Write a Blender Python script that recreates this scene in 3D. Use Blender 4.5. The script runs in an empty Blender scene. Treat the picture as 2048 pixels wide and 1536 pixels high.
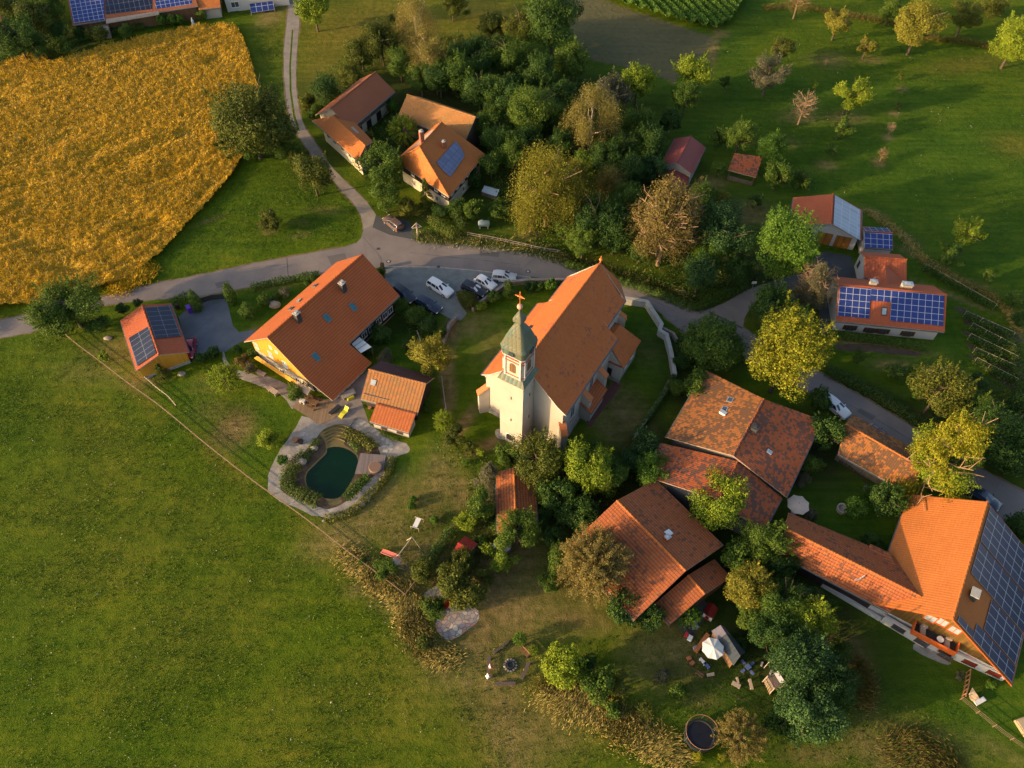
import bpy, math, random
import numpy as np
from mathutils import Vector, Matrix
from mathutils.geometry import tessellate_polygon
R = math.radians
random.seed(7); rng = np.random.default_rng(7)
scene = bpy.context.scene
# ---------------------------------------------------------------- camera, light, exposure
CH, CF, CP, CR = 94.0, 1577.4, R(53.1), R(0.6346)
cam = bpy.data.cameras.new('camera'); camo = bpy.data.objects.new('camera', cam)
scene.collection.objects.link(camo); scene.camera = camo
cam.sensor_width = 36; cam.lens = CF/2048*36; cam.clip_end = 2000; cam.clip_start = 1
camo.matrix_world = Matrix.Translation((0, 0, CH)) @ Matrix.Rotation(math.pi/2-CP, 4, 'X') @ Matrix.Rotation(CR, 4, 'Z')
SUN_A, SUN_E = R(199), R(13)          # where the sun stands (map angle) and how high
w = bpy.data.worlds.new('World'); scene.world = w; w.use_nodes = True
nt = w.node_tree; sky = nt.nodes.new('ShaderNodeTexSky'); sky.sky_type = 'NISHITA'; sky.sun_disc = False
sky.sun_elevation = SUN_E; sky.sun_rotation = math.atan2(math.cos(SUN_A), math.sin(SUN_A)); sky.dust_density = 3.0; sky.ozone_density = 0.5; sky.air_density = 0.9
nt.links.new(sky.outputs[0], nt.nodes['Background'].inputs[0]); nt.nodes['Background'].inputs[1].default_value = 0.15
sl = bpy.data.lights.new('sun', 'SUN'); sl.energy = 3.8; sl.angle = R(0.6); sl.color = (1.0, 0.66, 0.33)
so = bpy.data.objects.new('sun', sl); scene.collection.objects.link(so)
so.rotation_euler = Vector((math.cos(SUN_A)*math.cos(SUN_E), math.sin(SUN_A)*math.cos(SUN_E), math.sin(SUN_E))).to_track_quat('Z', 'Y').to_euler()
scene.view_settings.view_transform = 'Standard'; scene.view_settings.look = 'None'
scene.view_settings.exposure = 1.02; scene.view_settings.gamma = 1.0
# ---------------------------------------------------------------- survey helpers: a bearing from the drone met with a level or a roof plane
CAMP = Vector((0, 0, CH))
def ray(x, y):
    a, b = x-1024, 768-y
    a, b = a*math.cos(CR)-b*math.sin(CR), a*math.sin(CR)+b*math.cos(CR)
    return Vector((a, CF*math.cos(CP)+b*math.sin(CP), -CF*math.sin(CP)+b*math.cos(CP)))
def G(x, y, z=0.0):
    d = ray(x, y); return CAMP + d*((z-CH)/d.z)
def hit(x, y, p0, n):
    d = ray(x, y); return CAMP + d*((Vector(p0)-CAMP).dot(n)/d.dot(n))
def depth(p):
    return p.y*math.cos(CP) - (p.z-CH)*math.sin(CP)
def ppm(p): return CF/depth(p)          # photo pixels per metre there
COL = scene.collection
# ---------------------------------------------------------------- materials
MATS = {}
def newmat(name):
    m = bpy.data.materials.new(name); m.use_nodes = True; MATS[name] = m
    return m, m.node_tree, m.node_tree.nodes, m.node_tree.links, m.node_tree.nodes['Principled BSDF']
def nn(t, k, **kw):
    n = t.nodes.new('ShaderNode'+k)
    for a, b in kw.items():
        if a[0] == '_': n.inputs[a[1:].replace('__', ' ')].default_value = b
        else: setattr(n, a, b)
    return n
def rgba(c): return (c[0], c[1], c[2], 1)
def mixc(t, fac, a, b, mode='MIX'):
    n = t.nodes.new('ShaderNodeMix'); n.data_type = 'RGBA'; n.blend_type = mode
    for s, v in ((0, fac), (6, a), (7, b)):
        if isinstance(v, bpy.types.NodeSocket): t.links.new(v, n.inputs[s])
        elif s == 0: n.inputs[0].default_value = v
        else: n.inputs[s].default_value = rgba(v)
    return n.outputs[2]
def noise(t, scale, detail=3, vec=None, rough=.55, dist=0):
    n = nn(t, 'TexNoise', _Scale=scale, _Detail=detail, _Roughness=rough, _Distortion=dist)
    if vec is not None: t.links.new(vec, n.inputs['Vector'])
    return n.outputs['Fac']
def ramp(t, val, stops):
    n = t.nodes.new('ShaderNodeValToRGB'); t.links.new(val, n.inputs[0]); e = n.color_ramp.elements
    e[0].position, e[0].color = stops[0][0], rgba(stops[0][1]); e[1].position, e[1].color = stops[-1][0], rgba(stops[-1][1])
    for p, c in stops[1:-1]:
        k = e.new(p); k.color = rgba(c)
    return n.outputs[0]
def math_(t, op, a, b=0.0, clamp=False):
    n = t.nodes.new('ShaderNodeMath'); n.operation = op; n.use_clamp = clamp
    for i, v in enumerate((a, b)):
        if isinstance(v, bpy.types.NodeSocket): t.links.new(v, n.inputs[i])
        else: n.inputs[i].default_value = v
    return n.outputs[0]
def mapr(t, v, a, b, c=0., d=1.):
    n = nn(t, 'MapRange'); t.links.new(v, n.inputs[0])
    for i, x in enumerate((a, b, c, d)): n.inputs[i+1].default_value = x
    return n.outputs[0]
def bump(t, h, strength, dist, bs):
    n = nn(t, 'Bump', _Strength=strength, _Distance=dist); t.links.new(h, n.inputs['Height']); t.links.new(n.outputs[0], bs.inputs['Normal'])
def pos(t): return nn(t, 'NewGeometry').outputs['Position']
def plain(name, c, rough=.7, var=.25, scale=3., metal=0., bs=0., spec=.4, c2=None):
    m, t, N, L, b = newmat(name)
    f = noise(t, scale, 5, pos(t)); c2 = c2 or tuple(x*(1-var) for x in c)
    f2 = mapr(t, f, .3, .7)
    L.new(mixc(t, f2, c2, c), b.inputs['Base Color'])
    b.inputs['Roughness'].default_value = rough; b.inputs['Metallic'].default_value = metal; b.inputs['Specular IOR Level'].default_value = spec
    if bs: bump(t, noise(t, scale*8, 3, pos(t)), bs, .03, b)
    return m
def tile_mat(name, c, dark, lite, pv=.36, pu=.3, amount=.5, old=0.0, oldc=(.05, .035, .03), moss=0., mossc=(.09, .08, .03), stripe=.25, rough=.75, rw=1., cw=.7, cg=.86, rg=.16):
    """clay tiles: UV in metres, u along the ridge, v down the slope"""
    m, t, N, L, b = newmat(name)
    uv = nn(t, 'UVMap').outputs[0]
    mp = nn(t, 'Mapping'); L.new(uv, mp.inputs[0]); mp.inputs['Scale'].default_value = (1/pu, 1/pv, 1)
    fl = nn(t, 'VectorMath', operation='FLOOR'); L.new(mp.outputs[0], fl.inputs[0])
    wn = nn(t, 'TexWhiteNoise'); wn.noise_dimensions = '2D'; L.new(fl.outputs[0], wn.inputs['Vector'])
    fr = nn(t, 'VectorMath', operation='FRACTION'); L.new(mp.outputs[0], fr.inputs[0])
    sx = nn(t, 'SeparateXYZ'); L.new(fr.outputs[0], sx.inputs[0])
    big = noise(t, .22, 4, uv); med = noise(t, 1.1, 4, uv)
    col = mixc(t, mapr(t, big, .3, .7), tuple(x*.82 for x in c), c)
    col = mixc(t, math_(t, 'MULTIPLY', mapr(t, wn.outputs[0], .0, 1.), amount), col, lite)
    if old:
        k = math_(t, 'ADD', math_(t, 'MULTIPLY', wn.outputs[0], .35), math_(t, 'ADD', math_(t, 'MULTIPLY', big, .75), math_(t, 'MULTIPLY', med, .5)))
        col = mixc(t, math_(t, 'MULTIPLY', mapr(t, k, .98-old*.42, 1.06-old*.42), .88), col, oldc)
    if moss:
        k = math_(t, 'ADD', math_(t, 'MULTIPLY', noise(t, .35, 6, uv), .8), math_(t, 'MULTIPLY', noise(t, 3., 4, uv), .35))
        col = mixc(t, mapr(t, k, .72-moss*.35, .82-moss*.2, 0, .8), col, mossc)
    # relief for rolls and steps; dark joints and shadow under courses painted in colour
    roll = math_(t, 'SINE', math_(t, 'MULTIPLY', sx.outputs[0], math.pi))
    step = math_(t, 'SUBTRACT', 1., sx.outputs[1]) if False else sx.outputs[1]
    gap = mapr(t, sx.outputs[0], 0., rg, 1., 0.); course_shade = mapr(t, sx.outputs[1], cg, 1., 0., 1.)
    col = mixc(t, math_(t, 'MULTIPLY', math_(t, 'MAXIMUM', math_(t, 'MULTIPLY', gap, rw), math_(t, 'MULTIPLY', course_shade, cw)), stripe), col, dark)
    L.new(col, b.inputs['Base Color'])
    bump(t, math_(t, 'ADD', math_(t, 'MULTIPLY', roll, .7), math_(t, 'MULTIPLY', step, .6)), .6, .06, b)
    b.inputs['Roughness'].default_value = rough; b.inputs['Specular IOR Level'].default_value = .25
    return m
def solar_mat(name, c, line, cu=1.0, cv=1.65, lw=.06, rough=.18, busbars=True):
    m, t, N, L, b = newmat(name)
    uv = nn(t, 'UVMap').outputs[0]
    mp = nn(t, 'Mapping'); L.new(uv, mp.inputs[0]); mp.inputs['Scale'].default_value = (1/cu, 1/cv, 1)
    fl = nn(t, 'VectorMath', operation='FLOOR'); L.new(mp.outputs[0], fl.inputs[0])
    wn = nn(t, 'TexWhiteNoise'); wn.noise_dimensions = '2D'; L.new(fl.outputs[0], wn.inputs['Vector'])
    fr = nn(t, 'VectorMath', operation='FRACTION'); L.new(mp.outputs[0], fr.inputs[0])
    sx = nn(t, 'SeparateXYZ'); L.new(fr.outputs[0], sx.inputs[0])
    def edge(o, wd):
        return math_(t, 'MAXIMUM', math_(t, 'LESS_THAN', o, wd), math_(t, 'GREATER_THAN', o, 1-wd))
    e = math_(t, 'MAXIMUM', edge(sx.outputs[0], lw/cu), edge(sx.outputs[1], lw/cv))
    col = mixc(t, math_(t, 'MULTIPLY', wn.outputs[0], .5), c, tuple(x*1.5 for x in c))
    L.new(mixc(t, e, col, line), b.inputs['Base Color'])
    b.inputs['Roughness'].default_value = rough; b.inputs['Specular IOR Level'].default_value = .6
    return m
def leaf_mat(name, c1, c2, c3, trans=.3):
    m, t, N, L, b = newmat(name)
    g = nn(t, 'NewGeometry'); oi = nn(t, 'ObjectInfo'); tc = nn(t, 'TexCoord')
    f = math_(t, 'ADD', math_(t, 'MULTIPLY', g.outputs['Random Per Island'], .55), math_(t, 'MULTIPLY', noise(t, 2.2, 3, tc.outputs['Object']), .5))
    f = math_(t, 'ADD', f, math_(t, 'MULTIPLY', math_(t, 'SUBTRACT', oi.outputs['Random'], .5), .22))
    col = ramp(t, f, [(.15, c1), (.5, c2), (.85, c3)])
    L.new(col, b.inputs['Base Color']); b.inputs['Roughness'].default_value = .65; b.inputs['Specular IOR Level'].default_value = .25
    tr = nn(t, 'BsdfTranslucent'); L.new(col, tr.inputs[0])
    mx = nn(t, 'MixShader', _Fac=trans); L.new(b.outputs[0], mx.inputs[1]); L.new(tr.outputs[0], mx.inputs[2])
    L.new(mx.outputs[0], N['Material Output'].inputs[0])
    return m
def wood(name, c, period=.2, axis=0, dark=.5, rough=.8, ax2=None):
    m, t, N, L, b = newmat(name)
    uv = nn(t, 'UVMap').outputs[0]; sx = nn(t, 'SeparateXYZ'); L.new(uv, sx.inputs[0])
    k = math_(t, 'FRACT', math_(t, 'MULTIPLY', sx.outputs[axis], 1/period))
    fl = math_(t, 'FLOOR', math_(t, 'MULTIPLY', sx.outputs[axis], 1/period))
    wn = nn(t, 'TexWhiteNoise'); wn.noise_dimensions = '1D'; L.new(fl, wn.inputs['W'])
    gap = math_(t, 'LESS_THAN', k, .1)
    f = math_(t, 'ADD', math_(t, 'MULTIPLY', wn.outputs[0], .5), math_(t, 'MULTIPLY', noise(t, 2.5, 5, pos(t)), .6))
    col = mixc(t, f, tuple(x*dark for x in c), tuple(x*1.15 for x in c))
    col = mixc(t, math_(t, 'MULTIPLY', gap, .75), col, tuple(x*.2 for x in c))
    L.new(col, b.inputs['Base Color']); b.inputs['Roughness'].default_value = rough; b.inputs['Specular IOR Level'].default_value = .25
    return m
def render_wall(name, c, stain=(.5, .45, .38), amt=.25):
    m, t, N, L, b = newmat(name)
    f = mapr(t, noise(t, .6, 6, pos(t), .65), .45, .8, 0, amt); f2 = mapr(t, noise(t, 5., 4, pos(t)), .3, .7, 0, .12)
    col = mixc(t, f, c, tuple(x*y for x, y in zip(c, stain))); col = mixc(t, f2, col, tuple(x*.7 for x in c))
    L.new(col, b.inputs['Base Color']); b.inputs['Roughness'].default_value = .9; b.inputs['Specular IOR Level'].default_value = .15
    bump(t, noise(t, 14, 3, pos(t)), .25, .02, b)
    return m
# roofs
tile_mat('tile_farm', (.43, .115, .034), (.10, .03, .016), (.47, .14, .042), stripe=.75, pv=.4, pu=.3, amount=.3, rw=.15, cw=1., cg=.62)
tile_mat('tile_church', (.47, .13, .034), (.16, .055, .03), (.52, .16, .045), pv=.3, pu=.22, amount=.6, stripe=.2, old=.1, oldc=(.22, .085, .055), moss=.0, mossc=(.30, .13, .06))
tile_mat('tile_hut', (.36, .185, .075), (.06, .028, .018), (.55, .20, .05), stripe=.9, pu=.5, amount=.6, moss=.4, mossc=(.28, .20, .09), rw=1, cw=.25, rg=.6)
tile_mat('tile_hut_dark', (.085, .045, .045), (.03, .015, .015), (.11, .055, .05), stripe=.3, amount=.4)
tile_mat('tile_hut_new', (.50, .145, .045), (.13, .03, .012), (.56, .18, .06), stripe=.85, pu=.45, rw=1, cw=.3, rg=.5)
tile_mat('tile_orange', (.45, .145, .035), (.13, .04, .02), (.5, .17, .042), stripe=.5, pv=.4, pu=.34, amount=.3)
tile_mat('tile_brown', (.33, .11, .05), (.12, .04, .025), (.27, .1, .05), stripe=.25, amount=.3)
tile_mat('tile_lichen', (.42, .18, .055), (.12, .05, .03), (.40, .2, .07), stripe=.3, amount=.7, moss=.45, mossc=(.22, .15, .05))
tile_mat('tile_patchy', (.40, .10, .032), (.09, .03, .02), (.43, .14, .055), stripe=.55, pv=.34, pu=.3, amount=.6, old=.5, oldc=(.095, .06, .05), moss=.15)
tile_mat('tile_patchy_moss', (.40, .15, .042), (.08, .035, .02), (.46, .16, .05), stripe=.5, pv=.34, pu=.3, amount=.6, old=.62, oldc=(.12, .07, .04), moss=.4, mossc=(.17, .095, .03))
tile_mat('tile_mid', (.36, .10, .032), (.06, .025, .018), (.38, .13, .05), stripe=.85, pv=.4, pu=.34, amount=.7, old=.2, oldc=(.14, .06, .035), rw=.5, cw=1., cg=.6)
tile_mat('tile_red', (.40, .10, .042), (.15, .035, .02), (.44, .12, .05), stripe=.5, amount=.3, pu=.45, rw=.4, cw=1)
tile_mat('tile_sheetred', (.24, .052, .04), (.12, .02, .02), (.26, .045, .045), stripe=.5, pu=.5, pv=3., amount=.1, rough=.45)
tile_mat('sheet_red', (.30, .03, .02), (.2, .02, .015), (.32, .035, .025), stripe=.4, pu=1.1, pv=5., amount=.1, rough=.4)
tile_mat('sheet_grey', (.04, .055, .07), (.02, .03, .04), (.06, .075, .09), stripe=.5, pu=.5, pv=6, amount=.3, rough=.4)
tile_mat('copper_old', (.15, .14, .085), (.07, .08, .06), (.15, .19, .15), stripe=.5, pu=.6, pv=2.4, amount=.5, moss=.5, mossc=(.05, .14, .14), rough=.5)
# walls
render_wall('white_wall', (.45, .405, .35)); render_wall('white_clean', (.50, .49, .48), amt=.12); render_wall('cream_wall', (.52, .46, .35)); render_wall('old_wall', (.5, .44, .34), amt=.6)
render_wall('grey_wall', (.14, .135, .135)); plain('red_trim', (.42, .10, .05), .7); plain('rust_trim', (.50, .16, .05), .6, .15)
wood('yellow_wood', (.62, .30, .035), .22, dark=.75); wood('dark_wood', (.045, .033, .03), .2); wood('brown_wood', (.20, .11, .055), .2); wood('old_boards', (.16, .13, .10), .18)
wood('deck_wood', (.26, .18, .11), .16, axis=0); wood('grey_deck', (.20, .165, .16), .16, axis=0); wood('gable_wood', (.22, .12, .03), .22, dark=.35); wood('door_wood', (.36, .15, .03), .3)
plain('orange_wood', (.55, .11, .02), .55, .1); plain('terracotta', (.42, .15, .055), .8, .12, 2)
plain('window_glass', (.05, .07, .09), .1, .2, 1, spec=.8); plain('teal_glass', (.02, .14, .18), .12, .2, 1, spec=.7); plain('light_glass', (.35, .42, .46), .15, .1, 1, spec=.6)
plain('window_frame', (.70, .68, .64), .5, .05); plain('brown_frame', (.12, .05, .02), .6); plain('shutter_wood', (.07, .03, .018), .6); plain('black_void', (.01, .01, .012), .9)
plain('gutter_metal', (.12, .14, .16), .4, .2, metal=.3); plain('verge_board', (.40, .32, .26), .7, .2); plain('lead_metal', (.16, .18, .19), .5, .2, metal=.3); plain('silver_metal', (.55, .57, .6), .35, .1, metal=.6)
plain('slate_skirt', (.15, .16, .13), .5, .25); plain('concrete', (.42, .41, .38), .9, .25, 1.5, bs=.3); plain('brick_chimney', (.34, .12, .07), .85, .3, 8); plain('dark_slate', (.05, .055, .06), .7, .3, 4)
plain('cross_gold', (.75, .20, .06), .45, .1, metal=.3); plain('ball_pink', (.70, .34, .24), .5, .2)
solar_mat('solar_blue', (.018, .035, .16), (.45, .47, .53), 1.02, 1.02*.98, .032); solar_mat('solar_black', (.008, .011, .03), (.18, .20, .25), 1.05, 1.75, .025, rough=.3); solar_mat('solar_sky_sheen', (.24, .27, .33), (.45, .48, .52), 1.0, 1.6, .035, rough=.35)  # the grey panels have the sky's reflection put into their base colour
solar_mat('solar_violet', (.10, .12, .22), (.06, .06, .09), 1.0, 1.3, .04, rough=.25); solar_mat('solar_big', (.02, .03, .09), (.40, .42, .48), 1.15, 1.6, .035, rough=.12)
# crowns
leaf_mat('leaf_dark', (.018, .052, .010), (.036, .090, .015), (.085, .15, .022)); leaf_mat('leaf_mid', (.032, .080, .010), (.068, .135, .016), (.15, .21, .025))
leaf_mat('leaf_lime', (0.0675, 0.121, 0.0108), (0.162, 0.243, 0.0162), (0.324, 0.378, 0.027)); leaf_mat('leaf_olive', (.032, .058, .008), (.080, .110, .014), (.18, .18, .025))
leaf_mat('leaf_gold', (.09, .10, .012), (.19, .19, .022), (.33, .30, .04)); leaf_mat('leaf_blue', (.018, .055, .014), (.036, .095, .026), (.085, .16, .04))
leaf_mat('leaf_brown', (.075, .065, .018), (.15, .12, .03), (.26, .19, .055)); leaf_mat('leaf_grey', (.06, .07, .04), (.12, .125, .07), (.2, .18, .10)); leaf_mat('leaf_tan', (.085, .078, .020), (.20, .165, .045), (.36, .28, .09))
leaf_mat('leaf_birch', (.08, .09, .02), (.19, .17, .04), (.36, .29, .09)); leaf_mat('leaf_bright', (.03, .09, .010), (.07, .16, .015), (.15, .26, .025)); leaf_mat('leaf_ylw', (.05, .09, .006), (.17, .19, .010), (.38, .35, .02))
leaf_mat('stalk_wheat', (.25, .150, .005), (.52, .315, .010), (.78, .52, .035), .2); leaf_mat('stalk_straw', (.20, .16, .04), (.40, .31, .09), (.60, .47, .16), .2); leaf_mat('blade_grass', (.024, .064, .003), (.062, .112, .004), (.13, .165, .008), .2)
leaf_mat('blade_lush', (.014, .042, .006), (.028, .078, .009), (.062, .12, .015), .2); leaf_mat('blade_corn', (.035, .10, .012), (.08, .17, .02), (.16, .26, .04), .3); leaf_mat('flower_white', (.3, .3, .27), (.45, .45, .42), (.6, .6, .56), .2)
plain('bark', (.12, .085, .06), .9, .4, 6); plain('bark_pale', (.55, .42, .30), .8, .3, 6); plain('bark_tan', (.34, .22, .13), .9, .3, 6); plain('twig_grey', (.30, .24, .20), .9, .3, 6)
# ground
def road_mat(name, c, c2, s=.25, crack=.35, fine=20., bmp=.15):
    m, t, N, L, b = newmat(name); p = pos(t)
    col = mixc(t, mapr(t, noise(t, s, 6, p, .6), .35, .68), c2, c)
    col = mixc(t, mapr(t, noise(t, fine, 2, p), .35, .7, 0, .35), col, tuple(x*.62 for x in c))
    wv = nn(t, 'TexVoronoi', _Scale=.12); wv.feature = 'DISTANCE_TO_EDGE'
    wp = nn(t, 'Mapping'); L.new(p, wp.inputs[0]); L.new(wp.outputs[0], wv.inputs['Vector'])
    col = mixc(t, mapr(t, wv.outputs['Distance'], 0, .006, crack, 0), col, tuple(x*.35 for x in c))
    L.new(col, b.inputs['Base Color']); b.inputs['Roughness'].default_value = .88; b.inputs['Specular IOR Level'].default_value = .25
    bump(t, noise(t, fine, 3, p), bmp, .03, b)
    return m
road_mat('asphalt', (.235, .20, .185), (.17, .15, .145)); road_mat('lane_gravel', (.30, .265, .23), (.20, .175, .15), .5, 0, 9., .5); road_mat('gravel', (.20, .22, .215), (.135, .15, .15), .8, 0, 7., .5)
road_mat('pavers_blue', (.14, .155, .18), (.10, .115, .14), .5, .3, 12.); road_mat('path_red', (.16, .065, .055), (.11, .045, .04), .6, 0, 8.)
road_mat('asphalt_patch', (.15, .135, .13), (.12, .11, .105)); road_mat('asphalt_dark', (.085, .09, .095), (.06, .065, .07)); road_mat('stone_curb', (.42, .38, .33), (.25, .22, .19), 1.5, 0, 5.); road_mat('soil', (.10, .068, .045), (.055, .04, .028), 1.2, 0, 4., .8); road_mat('dirt', (.22, .15, .09), (.12, .09, .05), .9, 0, 3., .8)
road_mat('terrace_paving', (.26, .225, .20), (.18, .155, .14), .7, .0, 8.); road_mat('wall_stone', (.30, .25, .21), (.19, .16, .14), 1.6, 0, 6., .8)
def path_mat():
    m, t, N, L, b = newmat('path_grey'); p = pos(t)
    v = nn(t, 'TexVoronoi', _Scale=1.3); L.new(p, v.inputs['Vector']); v2 = nn(t, 'TexVoronoi', _Scale=1.3); v2.feature = 'DISTANCE_TO_EDGE'; L.new(p, v2.inputs['Vector'])
    sx = nn(t, 'SeparateXYZ'); L.new(v.outputs['Color'], sx.inputs[0])
    g = mixc(t, mapr(t, noise(t, .9, 6, p, .6), .35, .68), (.22, .20, .18), (.34, .31, .275)); st = mixc(t, sx.outputs[1], (.24, .22, .21), (.42, .385, .34))
    f = math_(t, 'MULTIPLY', mapr(t, noise(t, .35, 3, p), .48, .58), mapr(t, v2.outputs['Distance'], .03, .07)); col = mixc(t, f, g, st)
    col = mixc(t, math_(t, 'MULTIPLY', mapr(t, noise(t, 7., 4, p), .5, .75), .5), col, (.10, .085, .06)); col = mixc(t, mapr(t, noise(t, 1.4, 5, p, .7), .62, .70, 0, .8), col, (.06, .085, .02))
    L.new(col, b.inputs['Base Color']); b.inputs['Roughness'].default_value = .9; bump(t, noise(t, 6., 3, p), .5, .03, b)
path_mat()
def flag_mat():
    m, t, N, L, b = newmat('flagstones'); p = pos(t)
    v = nn(t, 'TexVoronoi', _Scale=1.7); L.new(p, v.inputs['Vector']); v2 = nn(t, 'TexVoronoi', _Scale=1.7); v2.feature = 'DISTANCE_TO_EDGE'; L.new(p, v2.inputs['Vector'])
    sx = nn(t, 'SeparateXYZ'); L.new(v.outputs['Color'], sx.inputs[0])
    col = ramp(t, sx.outputs[0], [(.1, (.22, .22, .25)), (.45, (.34, .30, .30)), (.62, (.36, .17, .12)), (.85, (.46, .42, .38))])
    col = mixc(t, mapr(t, v2.outputs['Distance'], 0, .07, 1, 0), col, (.10, .08, .06))
    L.new(col, b.inputs['Base Color']); b.inputs['Roughness'].default_value = .85
flag_mat()
def ground_mat():
    m, t, N, L, b = newmat('meadow_ground'); p = pos(t)
    def attr(n):
        a = nn(t, 'Attribute', attribute_name=n); return a.outputs['Fac']
    n1 = noise(t, .09, 5, p, .6); n2 = noise(t, .9, 5, p, .65); n3 = noise(t, 6., 4, p, .7)
    mp = nn(t, 'Mapping'); L.new(p, mp.inputs[0]); mp.inputs['Rotation'].default_value = (0, 0, R(42)); mp.inputs['Scale'].default_value = (.07, .9, 1)
    n4 = noise(t, 1.0, 4, mp.outputs[0], .6)
    mixn = math_(t, 'ADD', math_(t, 'ADD', math_(t, 'MULTIPLY', n1, .32), math_(t, 'MULTIPLY', n4, .26)), math_(t, 'ADD', math_(t, 'MULTIPLY', n2, .28), math_(t, 'MULTIPLY', n3, .22)))
    base = ramp(t, mixn, [(.38, (.018, .050, .002)), (.50, (.054, .100, .003)), (.60, (.092, .130, .005)), (.72, (.18, .165, .012))])
    lush = ramp(t, mixn, [(.38, (.018, .052, .004)), (.52, (.042, .098, .006)), (.68, (.095, .145, .012))])
    dry = ramp(t, mixn, [(.36, (.085, .062, .025)), (.52, (.19, .135, .055)), (.66, (.33, .23, .11))])
    hay = ramp(t, mixn, [(.36, (.075, .078, .010)), (.52, (.135, .118, .016)), (.68, (.24, .18, .032))])
    bare = ramp(t, mixn, [(.36, (0.07, 0.075, 0.035)), (.52, (0.105, 0.1, 0.05)), (.68, (0.15, 0.125, 0.065))])
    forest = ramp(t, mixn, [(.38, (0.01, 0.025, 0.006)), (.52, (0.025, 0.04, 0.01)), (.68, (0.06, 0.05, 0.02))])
    col = base
    j = math_(t, 'MULTIPLY', math_(t, 'SUBTRACT', math_(t, 'ADD', math_(t, 'MULTIPLY', n2, .6), math_(t, 'MULTIPLY', n3, .4)), .5), 1.6)
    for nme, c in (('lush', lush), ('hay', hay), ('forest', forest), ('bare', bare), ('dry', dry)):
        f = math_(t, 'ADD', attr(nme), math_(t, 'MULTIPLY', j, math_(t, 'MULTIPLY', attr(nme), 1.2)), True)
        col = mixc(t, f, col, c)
    L.new(col, b.inputs['Base Color']); b.inputs['Roughness'].default_value = .95; b.inputs['Specular IOR Level'].default_value = .1
    bump(t, math_(t, 'ADD', n2, math_(t, 'MULTIPLY', n3, .6)), .8, .35, b)
ground_mat()
def water_mat():
    m, t, N, L, b = newmat('pond_water'); p = pos(t)
    L.new(mixc(t, noise(t, .4, 3, p), (.001, .012, .004), (.002, .020, .006)), b.inputs['Base Color']); b.inputs['Roughness'].default_value = .12
    b.inputs['Specular IOR Level'].default_value = .3; bump(t, noise(t, 3, 2, p), .08, .02, b)
water_mat()
plain('pond_step', (.17, .13, .045), .8, .3, 2)
for nme, c in dict(car_white=(.72, .73, .74), car_silver=(.45, .48, .52), car_black=(.012, .012, .02), car_navy=(.012, .018, .045), car_bronze=(.13, .085, .075), car_blue=(.03, .035, .22), car_red=(.30, .01, .03)).items():
    m, t, N, L, b = newmat(nme); b.inputs['Base Color'].default_value = rgba(c); b.inputs['Roughness'].default_value = .25; b.inputs['Coat Weight'].default_value = .7; b.inputs['Coat Roughness'].default_value = .08
plain('car_glass', (.015, .03, .06), .06, .1, spec=.9); plain('tyre', (.015, .015, .015), .9); plain('lamp_red', (.5, .03, .04), .3); plain('lamp_clear', (.7, .7, .68), .2); plain('sunshade', (.62, .66, .74), .5, .1)
plain('canvas_white', (.72, .72, .70), .8, .08, 1.2); plain('canvas_beige', (.55, .45, .38), .85, .1, 1.2); plain('stone_pale', (.33, .28, .24), .9, .35, 4, bs=.5); plain('boulder', (.34, .27, .20), .9, .4, 2.5, bs=.5)
plain('yellow_cushion', (.55, .52, .03), .7, .15); plain('slide_red', (.55, .15, .12), .5, .2); plain('red_paint', (.60, .02, .012), .5, .2); plain('dark_red_paint', (.22, .015, .015), .5, .2); plain('grey_plank', (.30, .25, .22), .85, .25, 8); plain('pole_wood', (.20, .14, .085), .85, .3, 5); plain('bench_plank', (.11, .08, .075), .85, .3, 8); plain('pale_plank', (.45, .36, .28), .85, .25, 8)
plain('skin', (.50, .28, .18), .6, .1); plain('shirt_white', (.72, .68, .68), .8, .1); plain('cloth_pink', (.60, .20, .18), .8); plain('hair_dark', (.03, .02, .015), .8); plain('cloth_blue', (.15, .2, .32), .8); plain('tank_paint', (.50, .58, .50), .4, .15)
plain('net_dark', (.02, .025, .03), .8); plain('mat_navy', (.006, .008, .02), .6); plain('padding_brown', (.35, .17, .08), .7); plain('toy_blue', (.10, .14, .38), .5, .2); plain('toy_purple', (.14, .03, .50), .5, .2); plain('toy_red', (.5, .04, .05), .5); plain('toy_orange', (.45, .16, .06), .6); plain('pot_clay', (.36, .16, .09), .8); plain('tub_brown', (.20, .12, .085), .6, .2, 4)
plain('wicker', (.50, .38, .24), .8, .3, 20); plain('grey_plastic', (.30, .30, .36), .5); plain('sheet_violet', (.13, .12, .17), .5)
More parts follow.
